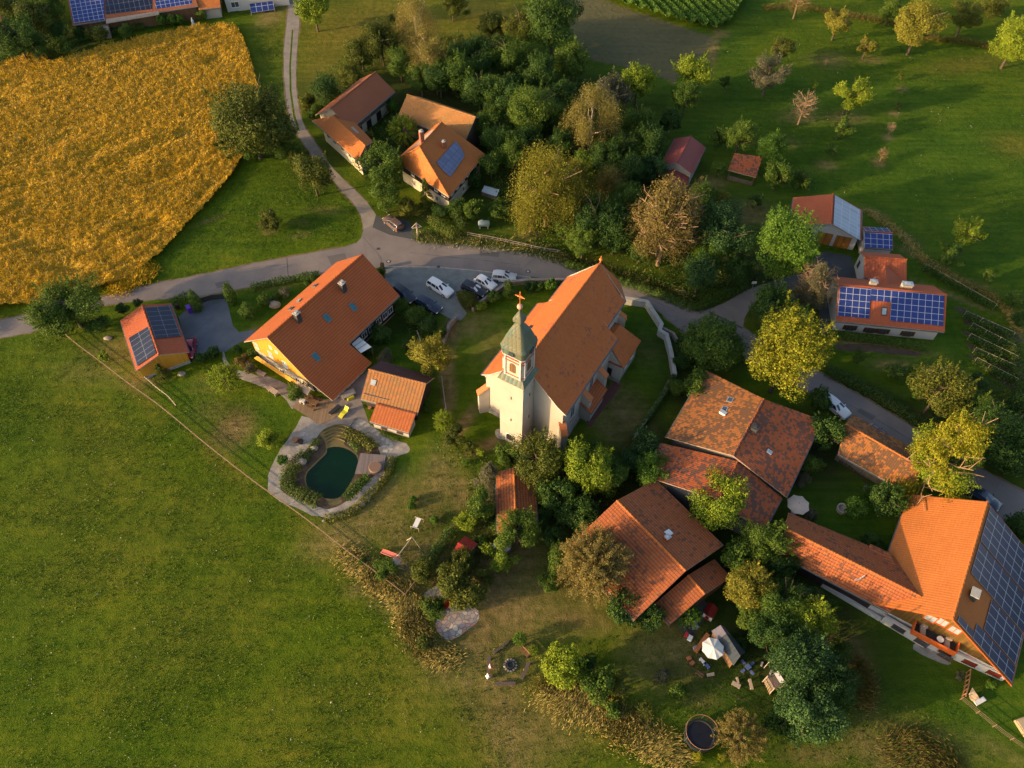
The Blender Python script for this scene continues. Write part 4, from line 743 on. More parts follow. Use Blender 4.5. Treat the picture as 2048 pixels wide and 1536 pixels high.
q0 = [h.rp('B', *z) for z in ((689, 678), (743, 725), (665, 801))]; q0 = q0+[h.p['B0']-h.vB*.06]; e_ = q0[0]-h.p['R0']; q0[0] = h.p['R0']+h.uB*e_.dot(h.uB)+h.vB*((h.p['B0']-h.p['R0']).dot(h.vB)-.06); q0 = [a-h.nB*.004 for a in q0]
uv = [((a-h.p['R0']).dot(h.uB), (a-h.p['R0']).dot(h.vB)) for a in q0]
if (q0[1]-q0[0]).cross(q0[2]-q0[0]).z < 0: q0 = q0[::-1]; uv = uv[::-1]
mb = MB(); mb.slab(q0, .18, uv, 0, 1); ext = mb.build('roof_extension', ['tile_farm', 'verge_board'], h.root)
e0, e1, e2, e3 = [h.rp('B', *z) for z in ((692, 682), (738, 724), (667, 794), (612, 745))]
ctr = (e0+e1+e2+e3)/4
fp = [ctr.xy+(e.xy-ctr.xy)*.86 for e in (e0, e1, e2, e3)]; zt = min(e1.z, e2.z)-.3
mb = MB(); mb.prism([tuple(a) for a in fp], 0, zt); mb.build('porch_wall', 'white_wall', h.root)
a_, b_ = Vector((fp[2].x, fp[2].y, 0)), Vector((fp[3].x, fp[3].y, 0)); dd = (b_-a_).normalized(); n2 = Vector((dd.y, -dd.x, 0)); n2 = n2 if n2.dot(a_-Vector((ctr.x, ctr.y, 0))) > 0 else -n2
for t in (.16, .34, .52): window(h.root, a_.lerp(b_, t)+Vector((0, 0, zt*.55)), dd, n2, .95, 1.5, 'yellow_wood', 'window_glass')
a_, b_ = Vector((fp[1].x, fp[1].y, 0)), Vector((fp[2].x, fp[2].y, 0)); dd = (b_-a_).normalized(); n2 = Vector((dd.y, -dd.x, 0)); n2 = n2 if n2.dot(a_-Vector((ctr.x, ctr.y, 0))) > 0 else -n2
for t in (.15, .3, .45, .6, .75, .9): window(h.root, a_.lerp(b_, t)+Vector((0, 0, zt*.6)), dd, n2, .62, .7)
for x, y in [(654, 636), (706, 614), (632, 714)]: h.skylight('B', x, y, .85, 1.35)
for x, y, pn in [(599, 602, 'light_glass'), (631, 572, 'window_glass'), (583, 618, 'window_glass')]: h.skylight('A', x, y, .7, 1.1, pane=pn, lift=.18)
h.chimney('B', 687, 580, .75, .75, 1.5); h.chimney('B', 597, 640, .75, .75, 1.5)
slab_px(h.root, 'wall_canopy', [(514, 712, 2.3), (606, 771, 2.3), (600, 776, 1.9), (508, 716, 1.9)], 'yellow_wood', .08)
slab_px(h.root, 'porch_canopy', [(594, 762, 2.4), (622, 778, 2.4), (615, 790, 2.1), (586, 772, 2.1)], 'pale_plank', .08)
# --- barn-red shed with two solar arrays and yellow boards
h = House('garden_shed', 'yellow boarded shed with two black solar arrays beside the paved drive', gp(FITS['shed']), 'yellow_wood', 'tile_red', 'shed', oe=.35, os_=.45)
h.panel('B', [(290, 615), (340, 610), (362, 672), (311, 677)], 'solar_black'); h.panel('A', [(257, 676), (296, 653), (312, 706), (274, 732)], 'solar_black')
h.win('1', h.side('1')[0].lerp(h.side('1')[1], .5)+Vector((0, 0, 1.1)), 2.2, 2.1, 'brown_wood', 'door_wood', name='door')
p, q, d, n = h.side('0'); boxw(h.root, 'plinth', p+n*.05, q+n*.05, .12, 0, .45, 'concrete')
# --- small barn by the farmhouse
h = House('tool_barn', 'small barn with striped golden tiles between the farmhouse and the church', pxp(4.6, 2.8, 2.5, R0=(737, 739), R1=(852, 768), A0=(762, 721.5), A1=(868, 755), B0=(721, 798), B1=(835, 829)), 'dark_wood', 'tile_hut', 'barn', oe=.5, os_=.6)
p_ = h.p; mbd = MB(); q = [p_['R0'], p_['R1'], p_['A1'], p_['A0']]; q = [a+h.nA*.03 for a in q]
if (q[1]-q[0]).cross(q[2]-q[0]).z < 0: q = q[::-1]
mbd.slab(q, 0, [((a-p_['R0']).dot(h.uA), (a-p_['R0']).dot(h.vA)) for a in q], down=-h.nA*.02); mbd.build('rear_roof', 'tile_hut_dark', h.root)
h.skylight('B', 747, 765, .75, .8, 'light_glass', 'silver_metal')
a, b = h.rp('B', 725, 787, .12), h.rp('B', 777, 800, .12); mb = MB(); mb.tube([a, b], .05, n=5); mb.build('snow_rail', 'gutter_metal', h.roof)
h.clad('0', 0, 'brown_wood')
h2 = House('lean_to', 'low annex with bright orange ribbed tiles and white walls beside the pond path', pxp(2.75, 2.7, 1.9, R0=(752, 809), R1=(831, 829), A0=(753, 806), A1=(832, 826), B0=(739, 843), B1=(817.5, 866)), 'white_wall', 'tile_hut_new', 'shed', oe=.3, os_=.35, cap=False, base=0)
h2.win('B', h2.side('B')[0].lerp(h2.side('B')[1], .3)+Vector((0, 0, .95)), .9, .8, 'brown_frame'); h2.win('B', h2.side('B')[0].lerp(h2.side('B')[1], .75)+Vector((0, 0, .95)), .9, .8, 'brown_frame')
# --- L-shaped farm buildings, upper left
h = House('barn', 'long brown roofed farm building at the top of the courtyard by the lane', gp(FITS['lA']), 'cream_wall', 'tile_brown', 'barn', oe=.4, os_=.8)
h.clad('B', 2.2, 'old_boards')
p, q, d, n = h.side('B')
for t in (.2, .42, .66): h.win('B', p.lerp(q, t)+Vector((0, 0, 1.1)), 1.5, 2.0, 'old_boards', 'black_void', name='doorway', bars=False)
h = House('stable', 'sunlit orange roofed stable with a long pale wall along the lane', pxp(5.9, 4.0, 4.2, R0=(731, 292), R1=(665, 232), A0=(715, 321), A1=(624, 240), B0=(746, 283), B1=(686, 219)), 'cream_wall', 'tile_orange', 'barn', oe=.3, os_=.9)
h.clad('0', 2.4, 'old_boards')
p, q, d, n = h.side('A'); L_ = (q-p).length
for t in (.12, .3, .5, .7, .88): h.win('A', p.lerp(q, t)+Vector((0, 0, 2.2)), .8, .6, 'old_boards', 'black_void', bars=False)
boxw(h.root, 'timber_band', p+n*.06, q+n*.06, .12, 3.1, 3.45, 'old_boards')
h = House('barn', 'weathered barn with a lichen covered orange roof behind the half-hipped farmhouse', gp(FITS['barn7']), 'old_boards', 'tile_lichen', 'barn', oe=.5, os_=.7)
# half-hipped farmhouse with the violet panels
R0, R1 = G(839, 294, 9.4), G(884, 244, 9.4); eW, eS, eE, eN = G(790, 321, 4.6), G(898, 394, 4.4), G(970, 308, 4.4), G(869, 250, 4.6)
c = (R0+R1)/2; rt = thing('hipped_farmhouse', 'farmhouse with a broad hipped orange roof, two chimneys and pale solar panels by the lane', 'house', (c.x, c.y, 0)); mb = MB()
def face(mb, pts, th=.2, m=0, ms=1, o=None, ud=None):
    pts = [V3(p) for p in pts]; n = (pts[1]-pts[0]).cross(pts[2]-pts[0]).normalized()
    if n.z < 0: pts = pts[::-1]; n = -n
    u = Vector((0, 0, 1)).cross(n).normalized(); v = n.cross(u); o = pts[0]
    mb.slab(pts, th, [((p-o).dot(u), -(p-o).dot(v)+20) for p in pts], m, ms); return n
mS = eS.lerp(eE, .5)
nSE = face(mb, [R0, R1, eE, eS]); face(mb, [R0, eS, eW]); face(mb, [R1, R0, eW, eN]); rf = mb.build('roof', ['tile_orange', 'verge_board'], rt)
m2 = MB(); up = Vector((0, 0, .06))
for a, b in ((R0, R1), (R0, eS), (R0, eW)): m2.tube([a+up, b+up], .13, n=6)
m2.build('ridge_cap', 'tile_orange', rf)
nSE = (eE-R0).cross(eS-R0).normalized(); nSE = nSE if nSE.z > 0 else -nSE
hx = lambda x, y, l=0.: hit(x, y, R0+nSE*l, nSE)
for k, pxs in enumerate([[(911, 282), (924, 298), (887, 342), (873, 324)], [(924, 298), (929, 313), (901, 353), (887, 342)]]):
    q = [hx(x, y, .15) for x, y in pxs]; u = (R1-R0).normalized(); v = nSE.cross(u)
    if (q[1]-q[0]).cross(q[2]-q[0]).z < 0: q = q[::-1]
    mb = MB(); mb.slab(q, .05, [((p-R0).dot(u), (p-R0).dot(v)) for p in q]); mb.build('solar_array', 'solar_violet', rt)
for (x, y, hh) in ((888, 293, 1.1), (844, 281, 1.9)):
    b = hx(x, y); mb = MB(); mb.box((b.x, b.y, b.z-.9), .7, .7, hh+.9, .5); o = mb.build('chimney', 'brick_chimney', rf); m2 = MB(); m2.lathe((b.x, b.y, b.z+hh), [(.42, 0), (.42, .1), (.22, .12), (.2, .3)], 10); m2.build('chimney_cap', 'concrete', o)
def inset(pts, f): 
    c = sum((p.xy for p in pts), Vector((0, 0)))/len(pts); return [tuple(c+(p.xy-c)*f) for p in pts]
mb = MB(); fpt = inset([eW, eS, eE, eN], .87); mb.prism(fpt, 0, 2.3); mb.build('wall', 'cream_wall', rt)
mb = MB(); fpt = inset([eW, eS, eE, eN], .875); mb.prism(fpt, 2.3, 4.45); mb.build('upper_wall', 'dark_wood', rt)
for (i, j, ts) in ((1, 2, (.12, .28, .45, .62, .85)), (0, 1, (.25, .5, .75, .9))):
    a_, b_ = Vector((*fpt[i], 0)), Vector((*fpt[j], 0)); dd = (b_-a_).normalized(); n2 = Vector((dd.y, -dd.x, 0)); n2 = n2 if n2.dot(a_-Vector((c.x, c.y, 0))) > 0 else -n2
    for t in ts: window(rt, a_.lerp(b_, t)+Vector((0, 0, 3.4)), dd, n2, .9, 1.1)
    for t in ts[::2]: window(rt, a_.lerp(b_, t)+Vector((0, 0, 1.3)), dd, n2, .9, 1.1)
# --- red sheds by the orchard
h = House('red_roof_shed', 'dark red roofed shed with a white gable at the edge of the orchard', gp(FITS['shed8']), 'white_wall', 'tile_sheetred', 'shed', oe=.25, os_=.3)
h2 = House('red_roof_annex', 'low red roofed annex in front of the white gable shed by the orchard', gp(FITS['ann8']), 'white_wall', 'tile_sheetred', 'shed', oe=.2, os_=.25)
rt = thing('open_shelter', 'open timber shelter with one red sloping roof below the orchard', 'shelter', G(1492, 340))
q = [G(1469, 306, 3.0), G(1525, 314, 3.0), G(1512, 355, 2.2), G(1456, 340, 2.2)]; mb = MB(); face(mb, q, .12, 0, 1); mb.build('roof', ['tile_patchy', 'verge_board'], rt)
cc = sum(q, Vector())/4
for k in q: b = cc.lerp(k, .88); mb = MB(); mb.box((b.x, b.y, 0), .16, .16, k.z-.15); mb.build('post', 'brown_wood', rt)
a, b = cc.lerp(q[2], .88), cc.lerp(q[3], .88); boxw(rt, 'rail_wall', a, b, .1, 0, .9, 'old_boards')
# --- garage barn with grey panels, its solar lean-to, the middle house and the panelled bungalow
h = House('garage_barn', 'garage barn with two wooden doors and grey solar panels covering its right slope', gp(FITS['barn']), 'white_clean', 'tile_red', 'barn', oe=.7, os_=.4)
h.panel('B', [(1670, 390), (1721, 420), (1720, 480), (1667, 449)], 'solar_sky_sheen')
p, q, d, n = h.side('0')
for x, y in ((1643, 487), (1680, 493)):
    c = h.wallhit('0', x, y); c.z = 1.35; mb = MB(); k = 1.25
    pts = [c-d*k-Vector((0, 0, 1.3))+n*.08, c+d*k-Vector((0, 0, 1.3))+n*.08, c+d*k+Vector((0, 0, 1.2))+n*.08, c-d*k+Vector((0, 0, 1.2))+n*.08]
    if (pts[1]-pts[0]).cross(pts[2]-pts[0]).dot(n) < 0: pts = pts[::-1]
    mb.slab(pts, 0, [(0, 0), (2.5, 0), (2.5, 2.5), (0, 2.5)], down=-n*.07); mb.build('garage_door', 'door_wood', h.root)
h2 = House('solar_outbuilding', 'low outbuilding roofed with a grid of blue solar panels next to the garage barn', gp(FITS['ten_b']), 'white_clean', 'gutter_metal' if False else 'tile_red', 'shed', oe=.1, os_=.3)
h2.panel('B', [(1729, 465), (1785, 467), (1785, 498), (1729, 494)], 'solar_blue'); h2.panel('A', [(1726, 454), (1775, 455), (1783, 464), (1729, 463)], 'solar_blue')
h = House('bungalow', 'small red tiled house between the garage barn and the panelled bungalow', gp(FITS['eleven']), 'white_clean', 'tile_red', 'house', oe=.25, os_=.4)
h.winpx('0', 1718, 528, .7, 1.2, frame='brown_frame')
a, b = G(1770, 529, 4.3), G(1775, 572, 4.3); e = [G(1738, 552, 2.8), G(1806, 560, 2.8), G(1810, 575, 2.8), G(1735, 572, 2.8)]
mb = MB(); face(mb, [a, b, e[2], e[1]], .15); face(mb, [a, b, e[3], e[0]], .15); mb.build('cross_roof', ['tile_red', 'verge_board'], h.root)
h = House('solar_bungalow', 'white bungalow whose front roof carries rows of blue solar panels around one skylight', gp(FITS['solar']), 'white_clean', 'tile_red', 'house', oe=.4, os_=.7)
h.panel('B', [(1680, 573), (1742, 577), (1738, 637), (1675, 631)], 'solar_blue'); h.panel('B', [(1742, 577), (1784, 581), (1782, 604), (1741, 601)], 'solar_blue', lift=.15); h.panel('B', [(1784, 581), (1889, 591), (1886, 652), (1780, 641)], 'solar_blue')
h.skylight('B', 1768, 623, .8, 1.3, 'light_glass', 'dark_slate')
h.chimney('A', 1744, 571, 1.0, .6, .9, 'cream_wall', 'silver_metal'); h.chimney('A', 1811, 576, 1.5, .8, .9, 'cream_wall', 'silver_metal')
for x, y in [(1700, 655), (1741, 660), (1765, 662), (1815, 667)]: h.winpx('B', x, y, 1.15, 1.0, frame='brown_frame', shut='shutter_wood')
h.winpx('0', 1662, 598, .8, 1.2, frame='brown_frame')
# --- the big patchy barns in the lower right
h = House('patchy_barn', 'large barn with a broad mottled orange and grey tiled roof right of the churchyard', pxp(7.0, 4.4, 4.4, R0=(1466.5, 911.7), R1=(1527.7, 798), A0=(1331.5, 874), A1=(1411, 740), B0=(1573.5, 994), B1=(1644.7, 840.5)), 'grey_wall', 'tile_patchy', 'barn', oe=.6, os_=.9)
p_ = h.p; q = [p_['R0']+h.nA*.03, p_['R1']+h.nA*.03, p_['A1']+h.nA*.03, p_['A0']+h.nA*.03]; uv = [((a-p_['R0']).dot(h.uA), (a-p_['R0']).dot(h.vA)) for a in q]
if (q[1]-q[0]).cross(q[2]-q[0]).z < 0: q = q[::-1]; uv = uv[::-1]
mb = MB(); mb.slab(q, 0, uv, down=-h.nA*.02); mb.build('mossy_slope', 'tile_patchy_moss', h.root)
h.skylight('A', 1460, 800, .9, .8, 'window_glass', 'silver_metal'); h.skylight('A', 1449, 818, .9, .8, 'window_glass', 'silver_metal'); h.skylight('B', 1539, 904, .6, .7, 'light_glass', 'silver_metal')
c = h.rp('A', 1446, 826, .1); mb = MB(); mb.box((c.x, c.y, c.z-.1), .7, .9, .3, .9, tilt=.2); mb.build('roof_hatch', 'canvas_white', h.root)
h.chimney('B', 1508, 860, .8, .8, .7, 'dark_slate', 'dark_slate')
h = House('low_patchy_barn', 'lower mottled barn wing stepping down from the large barn toward the twin-roofed house', pxp(6.2, 4.0, 3.8, R0=(1437, 1000), R1=(1476, 922), A0=(1284, 950), A1=(1321.5, 885.5), B0=(1528, 1064), B1=(1564, 995.5)), 'grey_wall', 'tile_patchy', 'barn', oe=.5, os_=.8)
h = House('ribbed_house', 'steep house with dark ribbed orange tiles and a sunlit ridge in the lower middle', gp(FITS['mid']), 'brown_wood', 'tile_mid', 'house', oe=.7, os_=.9, capmat='tile_orange')
h.skylight('B', 1337, 1066, .8, 1.0, 'canvas_white', 'silver_metal'); h.chimney('B', 1334, 1078, .5, .5, .6, 'brick_chimney', 'silver_metal')
h2 = House('ribbed_annex', 'lower annex roof of ribbed brown tiles tucked under the ribbed house', gp(FITS['gannex']), 'brown_wood', 'tile_mid', 'house', oe=.3, os_=.6, capmat='tile_orange')
h2 = House('wagon_shed', 'long narrow open shed with mottled mossy tiles beside the road', pxp(4.6, 3.0, 2.7, R0=(1691, 848), R1=(1843, 935.5), A0=(1706, 828), A1=(1857, 914), B0=(1676, 908), B1=(1823.5, 990.5)), 'old_boards', 'tile_patchy_moss', 'shed', oe=.3, os_=1.0, capmat='tile_orange')
# --- the large farmhouse at the right edge with its wing
h = House('solar_farmhouse', 'big orange roofed farmhouse at the right edge with solar panels covering one slope', gp(FITS['sefarm']), 'white_clean', 'tile_orange', 'house', oe=.9, os_=.5, verge='orange_wood')
SF = h; p_ = h.p
def on(k, s_, t): return h.pt(s_, t)
h.clad('0', 2.0, 'gable_wood')
# solar field on the right slope, laid as three arrays with tile gaps between them
def arr(s0, s1, t0, t1):
    q = [h.p['R0'].lerp(h.p['R1'], s0).lerp(h.p['B0'].lerp(h.p['B1'], s0), t0), h.p['R0'].lerp(h.p['R1'], s1).lerp(h.p['B0'].lerp(h.p['B1'], s1), t0), h.p['R0'].lerp(h.p['R1'], s1).lerp(h.p['B0'].lerp(h.p['B1'], s1), t1), h.p['R0'].lerp(h.p['R1'], s0).lerp(h.p['B0'].lerp(h.p['B1'], s0), t1)]
    q = [a+h.nB*.14 for a in q]; uv = [((a-q[0]).dot(h.uB), (a-q[0]).dot(h.vB)) for a in q]
    if (q[1]-q[0]).cross(q[2]-q[0]).z < 0: q = q[::-1]; uv = uv[::-1]
    mb = MB(); mb.slab(q, .05, uv, 0, 1, down=-h.nB*.05); return mb.build('solar_array', ['solar_big', 'gutter_metal'], h.root)
arr(.015, .06, .06, .30); arr(.015, .13, .31, .97); arr(.145, .385, .42, .97); arr(.40, .985, .05, .97) if False else None
arr(.40, .66, .05, .97); arr(.675, .985, .05, .97)
c = h.p['R0'].lerp(h.p['R1'], .27).lerp(h.p['B0'].lerp(h.p['B1'], .27), .16); mb = MB(); mb.box((c.x, c.y, c.z-.8), 1.1, .8, 1.7, math.atan2(h.uA.y, h.uA.x)); o = mb.build('chimney', 'dark_slate', h.roof); m2 = MB()
m2.box((c.x, c.y, c.z+.9), 1.25, .95, .12, math.atan2(h.uA.y, h.uA.x)); m2.build('chimney_cap', 'concrete', o)
p, q, d, n = h.side('0')
for x, y, w_, hh in [(1862, 1228, 1.3, 1.5), (1885, 1236, 1.2, 1.5), (1910, 1252, 1.3, 1.4), (1940, 1308, 1.1, .8)]:
    h.winpx('0', x, y+8, w_, hh, frame='orange_wood', pane='light_glass' if w_ > 1.15 else 'window_glass')
for x, y in [(1733, 1227), (1775, 1249), (1813, 1269), (1878, 1299), (1917, 1321), (1958, 1342)]:
    pass
# balcony on the gable
g0 = h.wallhit('0', 1838, 1236); g1 = h.wallhit('0', 1915, 1288)
g0 = g0-n*(g0-p).dot(n); g1 = g1-n*(g1-p).dot(n); z_ = 2.75
bal = [g0, g1, g1+n*1.5, g0+n*1.5]; mb = MB(); mb.prism([(a.x, a.y) for a in bal], z_-.15, z_); mb.build('balcony_floor', 'dark_slate', h.root)
for a, b in ((g0, g0+n*1.5), (g0+n*1.5, g1+n*1.5), (g1+n*1.5, g1)):
    boxw(h.root, 'balcony_rail', a, b, .08, z_-.2, z_+.85, 'orange_wood')
for k, (t, mt, nm, lb) in enumerate([(.22, 'pale_plank', 'balcony_lounger', 'left wooden lounger on the balcony of the solar farmhouse'), (.78, 'pale_plank', 'balcony_lounger', 'right wooden lounger on the balcony of the solar farmhouse')]):
    e = g0.lerp(g1, t)+n*.75; mb = MB(); mb.box((e.x, e.y, z_), 1.5, .6, .35, math.atan2(n.y, n.x)+.2); mb.box((e.x-n.x*.6, e.y-n.y*.6, z_+.35), .3, .6, .35, math.atan2(n.y, n.x)+.2); tag(mb.build(nm, mt), lb, 'lounger')
e = g0.lerp(g1, .6)+n*.8; mb = MB(); mb.lathe((e.x, e.y, z_), [(.05, 0), (.05, .6), (.4, .62), (.4, .66)], 14); tag(mb.build('balcony_table', 'canvas_white'), 'small round white table on the balcony of the solar farmhouse', 'table')
# --- wing with the terracotta terrace roof
zz = hit(1843, 1194, h.p['R0'], h.nA).z; zb = hit(1776, 1222, h.p['R0'], h.nA).z
wg = House('farm_wing', 'long low wing with orange ribbed roof running left from the solar farmhouse', pxp(zz, 3.9, min(zb, 3.6), R0=(1570, 1057), R1=(1841, 1193), A0=(1577, 1025), A1=(1790, 1113), B0=(1566, 1113), B1=(1777, 1224)), 'dark_wood', 'tile_mid', 'house', oe=.4, os_=1.0, capmat='tile_orange')
c = wg.rp('B', 1717, 1160, .1); mb = MB(); mb.tube([(c.x-.3, c.y, c.z), (c.x+.1, c.y, c.z+.5), (c.x+.5, c.y+.2, c.z+.9)], .07, n=5); mb.tube([(c.x-.6, c.y-.1, c.z+.2), (c.x+.1, c.y, c.z+.35)], .09, n=5); mb.build('antenna', 'silver_metal', wg.root)
q = [G(1741, 1088, 4.3), G(1780, 1106, 4.3), G(1800, 1150, 5.2), G(1742, 1118, 4.6), G(1736, 1101, 4.2)]
mb = MB(); face(mb, q, .12); mb.build('roof_step', ['tile_mid', 'verge_board'], wg.root)
# ground-floor front that carries the terrace roof
w0, w1, w2 = G(1641, 1174), G(1846, 1296), G(2002, 1366)
f = thing('terrace_building', 'white ground floor front with dark windows and flat terracotta roof below the solar farmhouse', 'building', w1)
dd = (w1-w0).normalized(); n2 = Vector((dd.y, -dd.x, 0)); n2 = n2 if n2.y < 0 else -n2
boxw(f, 'wall', w0+dd*7.6-n2*.2, w1-n2*.2, .3, 0, 1.75, 'white_clean'); boxw(f, 'low_wall', w0-n2*.2, w0+dd*7.5-n2*.2, .3, 0, .75, 'white_clean')
d3 = (w2-w1).normalized(); n3 = Vector((d3.y, -d3.x, 0)); n3 = n3 if n3.y < 0 else -n3
boxw(f, 'wall', w1+d3*.3-n3*.4, w2-n3*.4, .3, 0, 1.7, 'white_clean')
q = [w0+dd*10.6-n2*.12, w1+d3*1.0-n2*.12]; q = q+[q[1]-n2*2.0, q[0]-n2*2.0]; mb = MB(); mb.prism([(a.x, a.y) for a in q], 1.82, 1.95); mb.build('terrace_roof', 'terracotta', f)
for t in (9.6, 12.4, 15.2): window(f, w0+dd*t-n2*.05+Vector((0, 0, .95)), dd, n2, 1.5, .9, 'brown_frame')
for t in (2.2, 4.9, 7.6): window(f, w1+d3*t-n3*.25+Vector((0, 0, .95)), d3, n3, 1.5, .8, 'brown_frame', 'dark_red_paint' if t > 3 else 'window_glass')
mb = MB(); e = w1+d3*.1; mb.tube([(e.x, e.y, 1.7), (e.x, e.y, 0)], .05, n=6); mb.build('downpipe', 'gutter_metal', f)
# --- small roofs in the lower middle
h = House('tiled_lean_to', 'narrow tiled roof half orange and half dark under the trees below the tower', pxp(3.5, 2.5, 2.4, R0=(1033, 1056), R1=(1027, 935), A0=(994.5, 1066), A1=(992, 945), B0=(1076, 1060), B1=(1070, 940)), 'old_boards', 'tile_mid', 'shed', oe=.3, os_=.3, capmat='tile_orange')
h = House('playhouse_shed', 'little shed with a bright red sheet roof among bushes below the pond garden', gp(FITS['play']), 'old_boards', 'sheet_red', 'shed', oe=.15, os_=.2, gutter=False)
h = House('toy_house', 'tiny red roofed playhouse with a white front beside the shaded sand yard', pxp(2.0, 1.3, 1.3, R0=(1415, 1232), R1=(1427, 1207), A0=(1407, 1224), A1=(1418, 1204), B0=(1427, 1237), B1=(1437, 1217)), 'canvas_white', 'dark_red_paint', 'playhouse', oe=.1, os_=.1, gutter=False, cap=False)
h.win('0', h.side('0')[0].lerp(h.side('0')[1], .5)+Vector((0, 0, .6)), .5, .8, 'toy_red', 'black_void', name='door', bars=False)
rt = thing('grey_shed', 'grey sheet roofed shed behind the white parasol', 'shed', G(1455, 1290)); mb = MB()
r0, r1, a0, a1, b0, b1 = G(1441, 1250, 2.5), G(1481, 1312, 2.5), G(1423, 1262, 1.8), G(1467, 1331, 1.8), G(1449, 1254, 2.1), G(1491, 1304, 2.1)
mr, ma, mb_ = r0.lerp(r1, .28), a0.lerp(a1, .28), b0.lerp(b1, .28)
face(mb, [mr, r1, b1, mb_], .06); face(mb, [mr, r1, a1, ma], .06); mb.build('roof', ['sheet_grey', 'gutter_metal'], rt)
mb = MB(); face(mb, [r0, mr, mb_, b0], .05); face(mb, [r0, mr, ma, a0], .05); mb.build('clear_roof', ['sheet_violet', 'gutter_metal'], rt)
mb = MB(); mb.prism(inset([a0, a1, b1, b0], .9), 0, 1.7); mb.build('wall', 'brown_wood', rt)
# --- buildings cut by the top edge
h = House('solar_house', 'house at the top left edge with blue panels at both ends of its roof', pxp(7.4, 3.2, 3.2, R0=(128, -38), R1=(372, -74), A0=(165, -75), A1=(400, -112), B0=(145, 50), B1=(396, 12)), 'brown_wood', 'tile_brown', 'house', oe=.5, os_=.6)
h.panel('B', [(135, -20), (207, -30), (209, 40), (147, 46)], 'solar_blue'); h.panel('B', [(209, -28), (302, -42), (304, 18), (212, 28)], 'solar_sky_sheen' if False else 'solar_black', lift=.12); h.panel('B', [(309, -40), (376, -50), (384, 8), (311, 18)], 'solar_blue')
slab_px(h.root, 'lean_to_roof', [(212, 38, 3.4), (318, 22, 3.4), (318, 29, 2.8), (212, 47, 2.8)], 'verge_board', .1)
slab_px(h.root, 'timber_stack', [(186, 50, 2.0), (216, 46, 2.0), (217, 60, 2.0), (196, 62, 2.0)], 'pale_plank', 1.9)
h = House('orange_roof_house', 'bright orange roof at the top edge between the solar house and the white house', pxp(5, 3, 2.6, R0=(388, -25), R1=(436, -32), A0=(395, -45), A1=(440, -50), B0=(397, 19), B1=(441, 14)), 'white_wall', 'tile_orange', 'house', oe=.4, os_=.5)
h = House('white_house', 'white walled house cut by the top edge beside the lane', pxp(9, 6.2, 5.6, R0=(447, -70), R1=(565, -85), A0=(440, -100), A1=(560, -115), B0=(437, -22), B1=(572, -38)), 'white_clean', 'tile_brown', 'house', oe=.3, os_=.4)
p, q, d, n = h.side('B')
h.winpx('B', 470, 9, 1.8, 1.3); h.winpx('B', 469, 24, 2.2, .7)
rt = thing('solar_rack', 'ground standing rack of four tilted blue solar panels beside the white house', 'solar panels', G(525, 27)); q = [G(499, 8, 1.6), G(546, 2, 1.6), G(549, 19, .5), G(502, 26, .5)]; mb = MB(); mb.slab(q[::-1], .06, [(0, 1.6), (4.1, 1.6), (4.1, 0), (0, 0)][::-1]); mb.build('solar_array', 'solar_blue', rt)
for k in q: mb = MB(); mb.box((k.x, k.y, 0), .08, .08, k.z-.05); mb.build('leg', 'silver_metal', rt)
h = House('edge_roof', 'sliver of a dark red roof at the upper left edge of the photo', pxp(4.5, 3, 3, R0=(-60, 18), R1=(-8, 10), A0=(-60, -8), A1=(-2, -14), B0=(-62, 52), B1=(4, 42)), 'white_wall', 'tile_red', 'house', oe=.3, os_=.3)
# ---------------------------------------------------------------- the church
TH = 1.04; CU = Vector((math.cos(TH), math.sin(TH), 0)); CV = Vector((-CU.y, CU.x, 0)); C0 = Vector((6.95, 71.85, 0))
def cl(u, v, z=0.): return C0+CU*u+CV*v+Vector((0, 0, z))
ch = thing('church', 'white baroque church with copper domed tower and steep orange roof', 'church', cl(0, 0))
zr = 14.9; pch = 1.07; rz = lambda v: zr-pch*abs(v)
mb = MB()
def cface(pts, m=0):
    q = [V3(p) for p in pts]; n = (q[1]-q[0]).cross(q[2]-q[0]).normalized()
    if n.z < 0: q = q[::-1]; n = -n
    u = Vector((0, 0, 1)).cross(n).normalized(); v = n.cross(u); mb.slab(q, .22, [(p.dot(u), -p.dot(v)) for p in q], m, 1)
for s_ in (1, -1):       # main slope, kicked out over the eaves
    kick = 5.3
    cface([cl(-10.8, 0, zr), cl(4.7, 0, zr), cl(4.7, s_*kick, rz(kick)), cl(-10.8, s_*kick, rz(kick))])
    cface([cl(-10.8, s_*kick, rz(kick)), cl(4.7, s_*kick, rz(kick)), cl(4.7, s_*6.55, rz(kick)-.85), cl(-10.8, s_*6.55, rz(kick)-.85)])
    cface([cl(4.7, 0, zr), cl(10.7, 0, zr), cl(10.2, s_*4.0, rz(4.0)), cl(4.7, s_*4.0, rz(4.0))])
    cface([cl(4.7, s_*4.0, rz(4.0)), cl(10.2, s_*4.0, rz(4.0)), cl(10.4, s_*4.75, rz(4.0)-.65), cl(4.7, s_*4.75, rz(4.0)-.65)])
    cface([cl(10.7, 0, zr), cl(10.4, s_*4.75, rz(4.0)-.65), cl(13.6, s_*2.1, rz(4.0)-.65)])
cface([cl(10.7, 0, zr), cl(13.6, 2.1, rz(4.0)-.65), cl(13.6, -2.1, rz(4.0)-.65)])
rf = mb.build('roof', ['tile_church', 'white_clean'], ch)
m2 = MB(); m2.tube([cl(-10.8, 0, zr+.05), cl(10.7, 0, zr+.05)], .14, n=6); m2.build('ridge_cap', 'tile_church', rf)
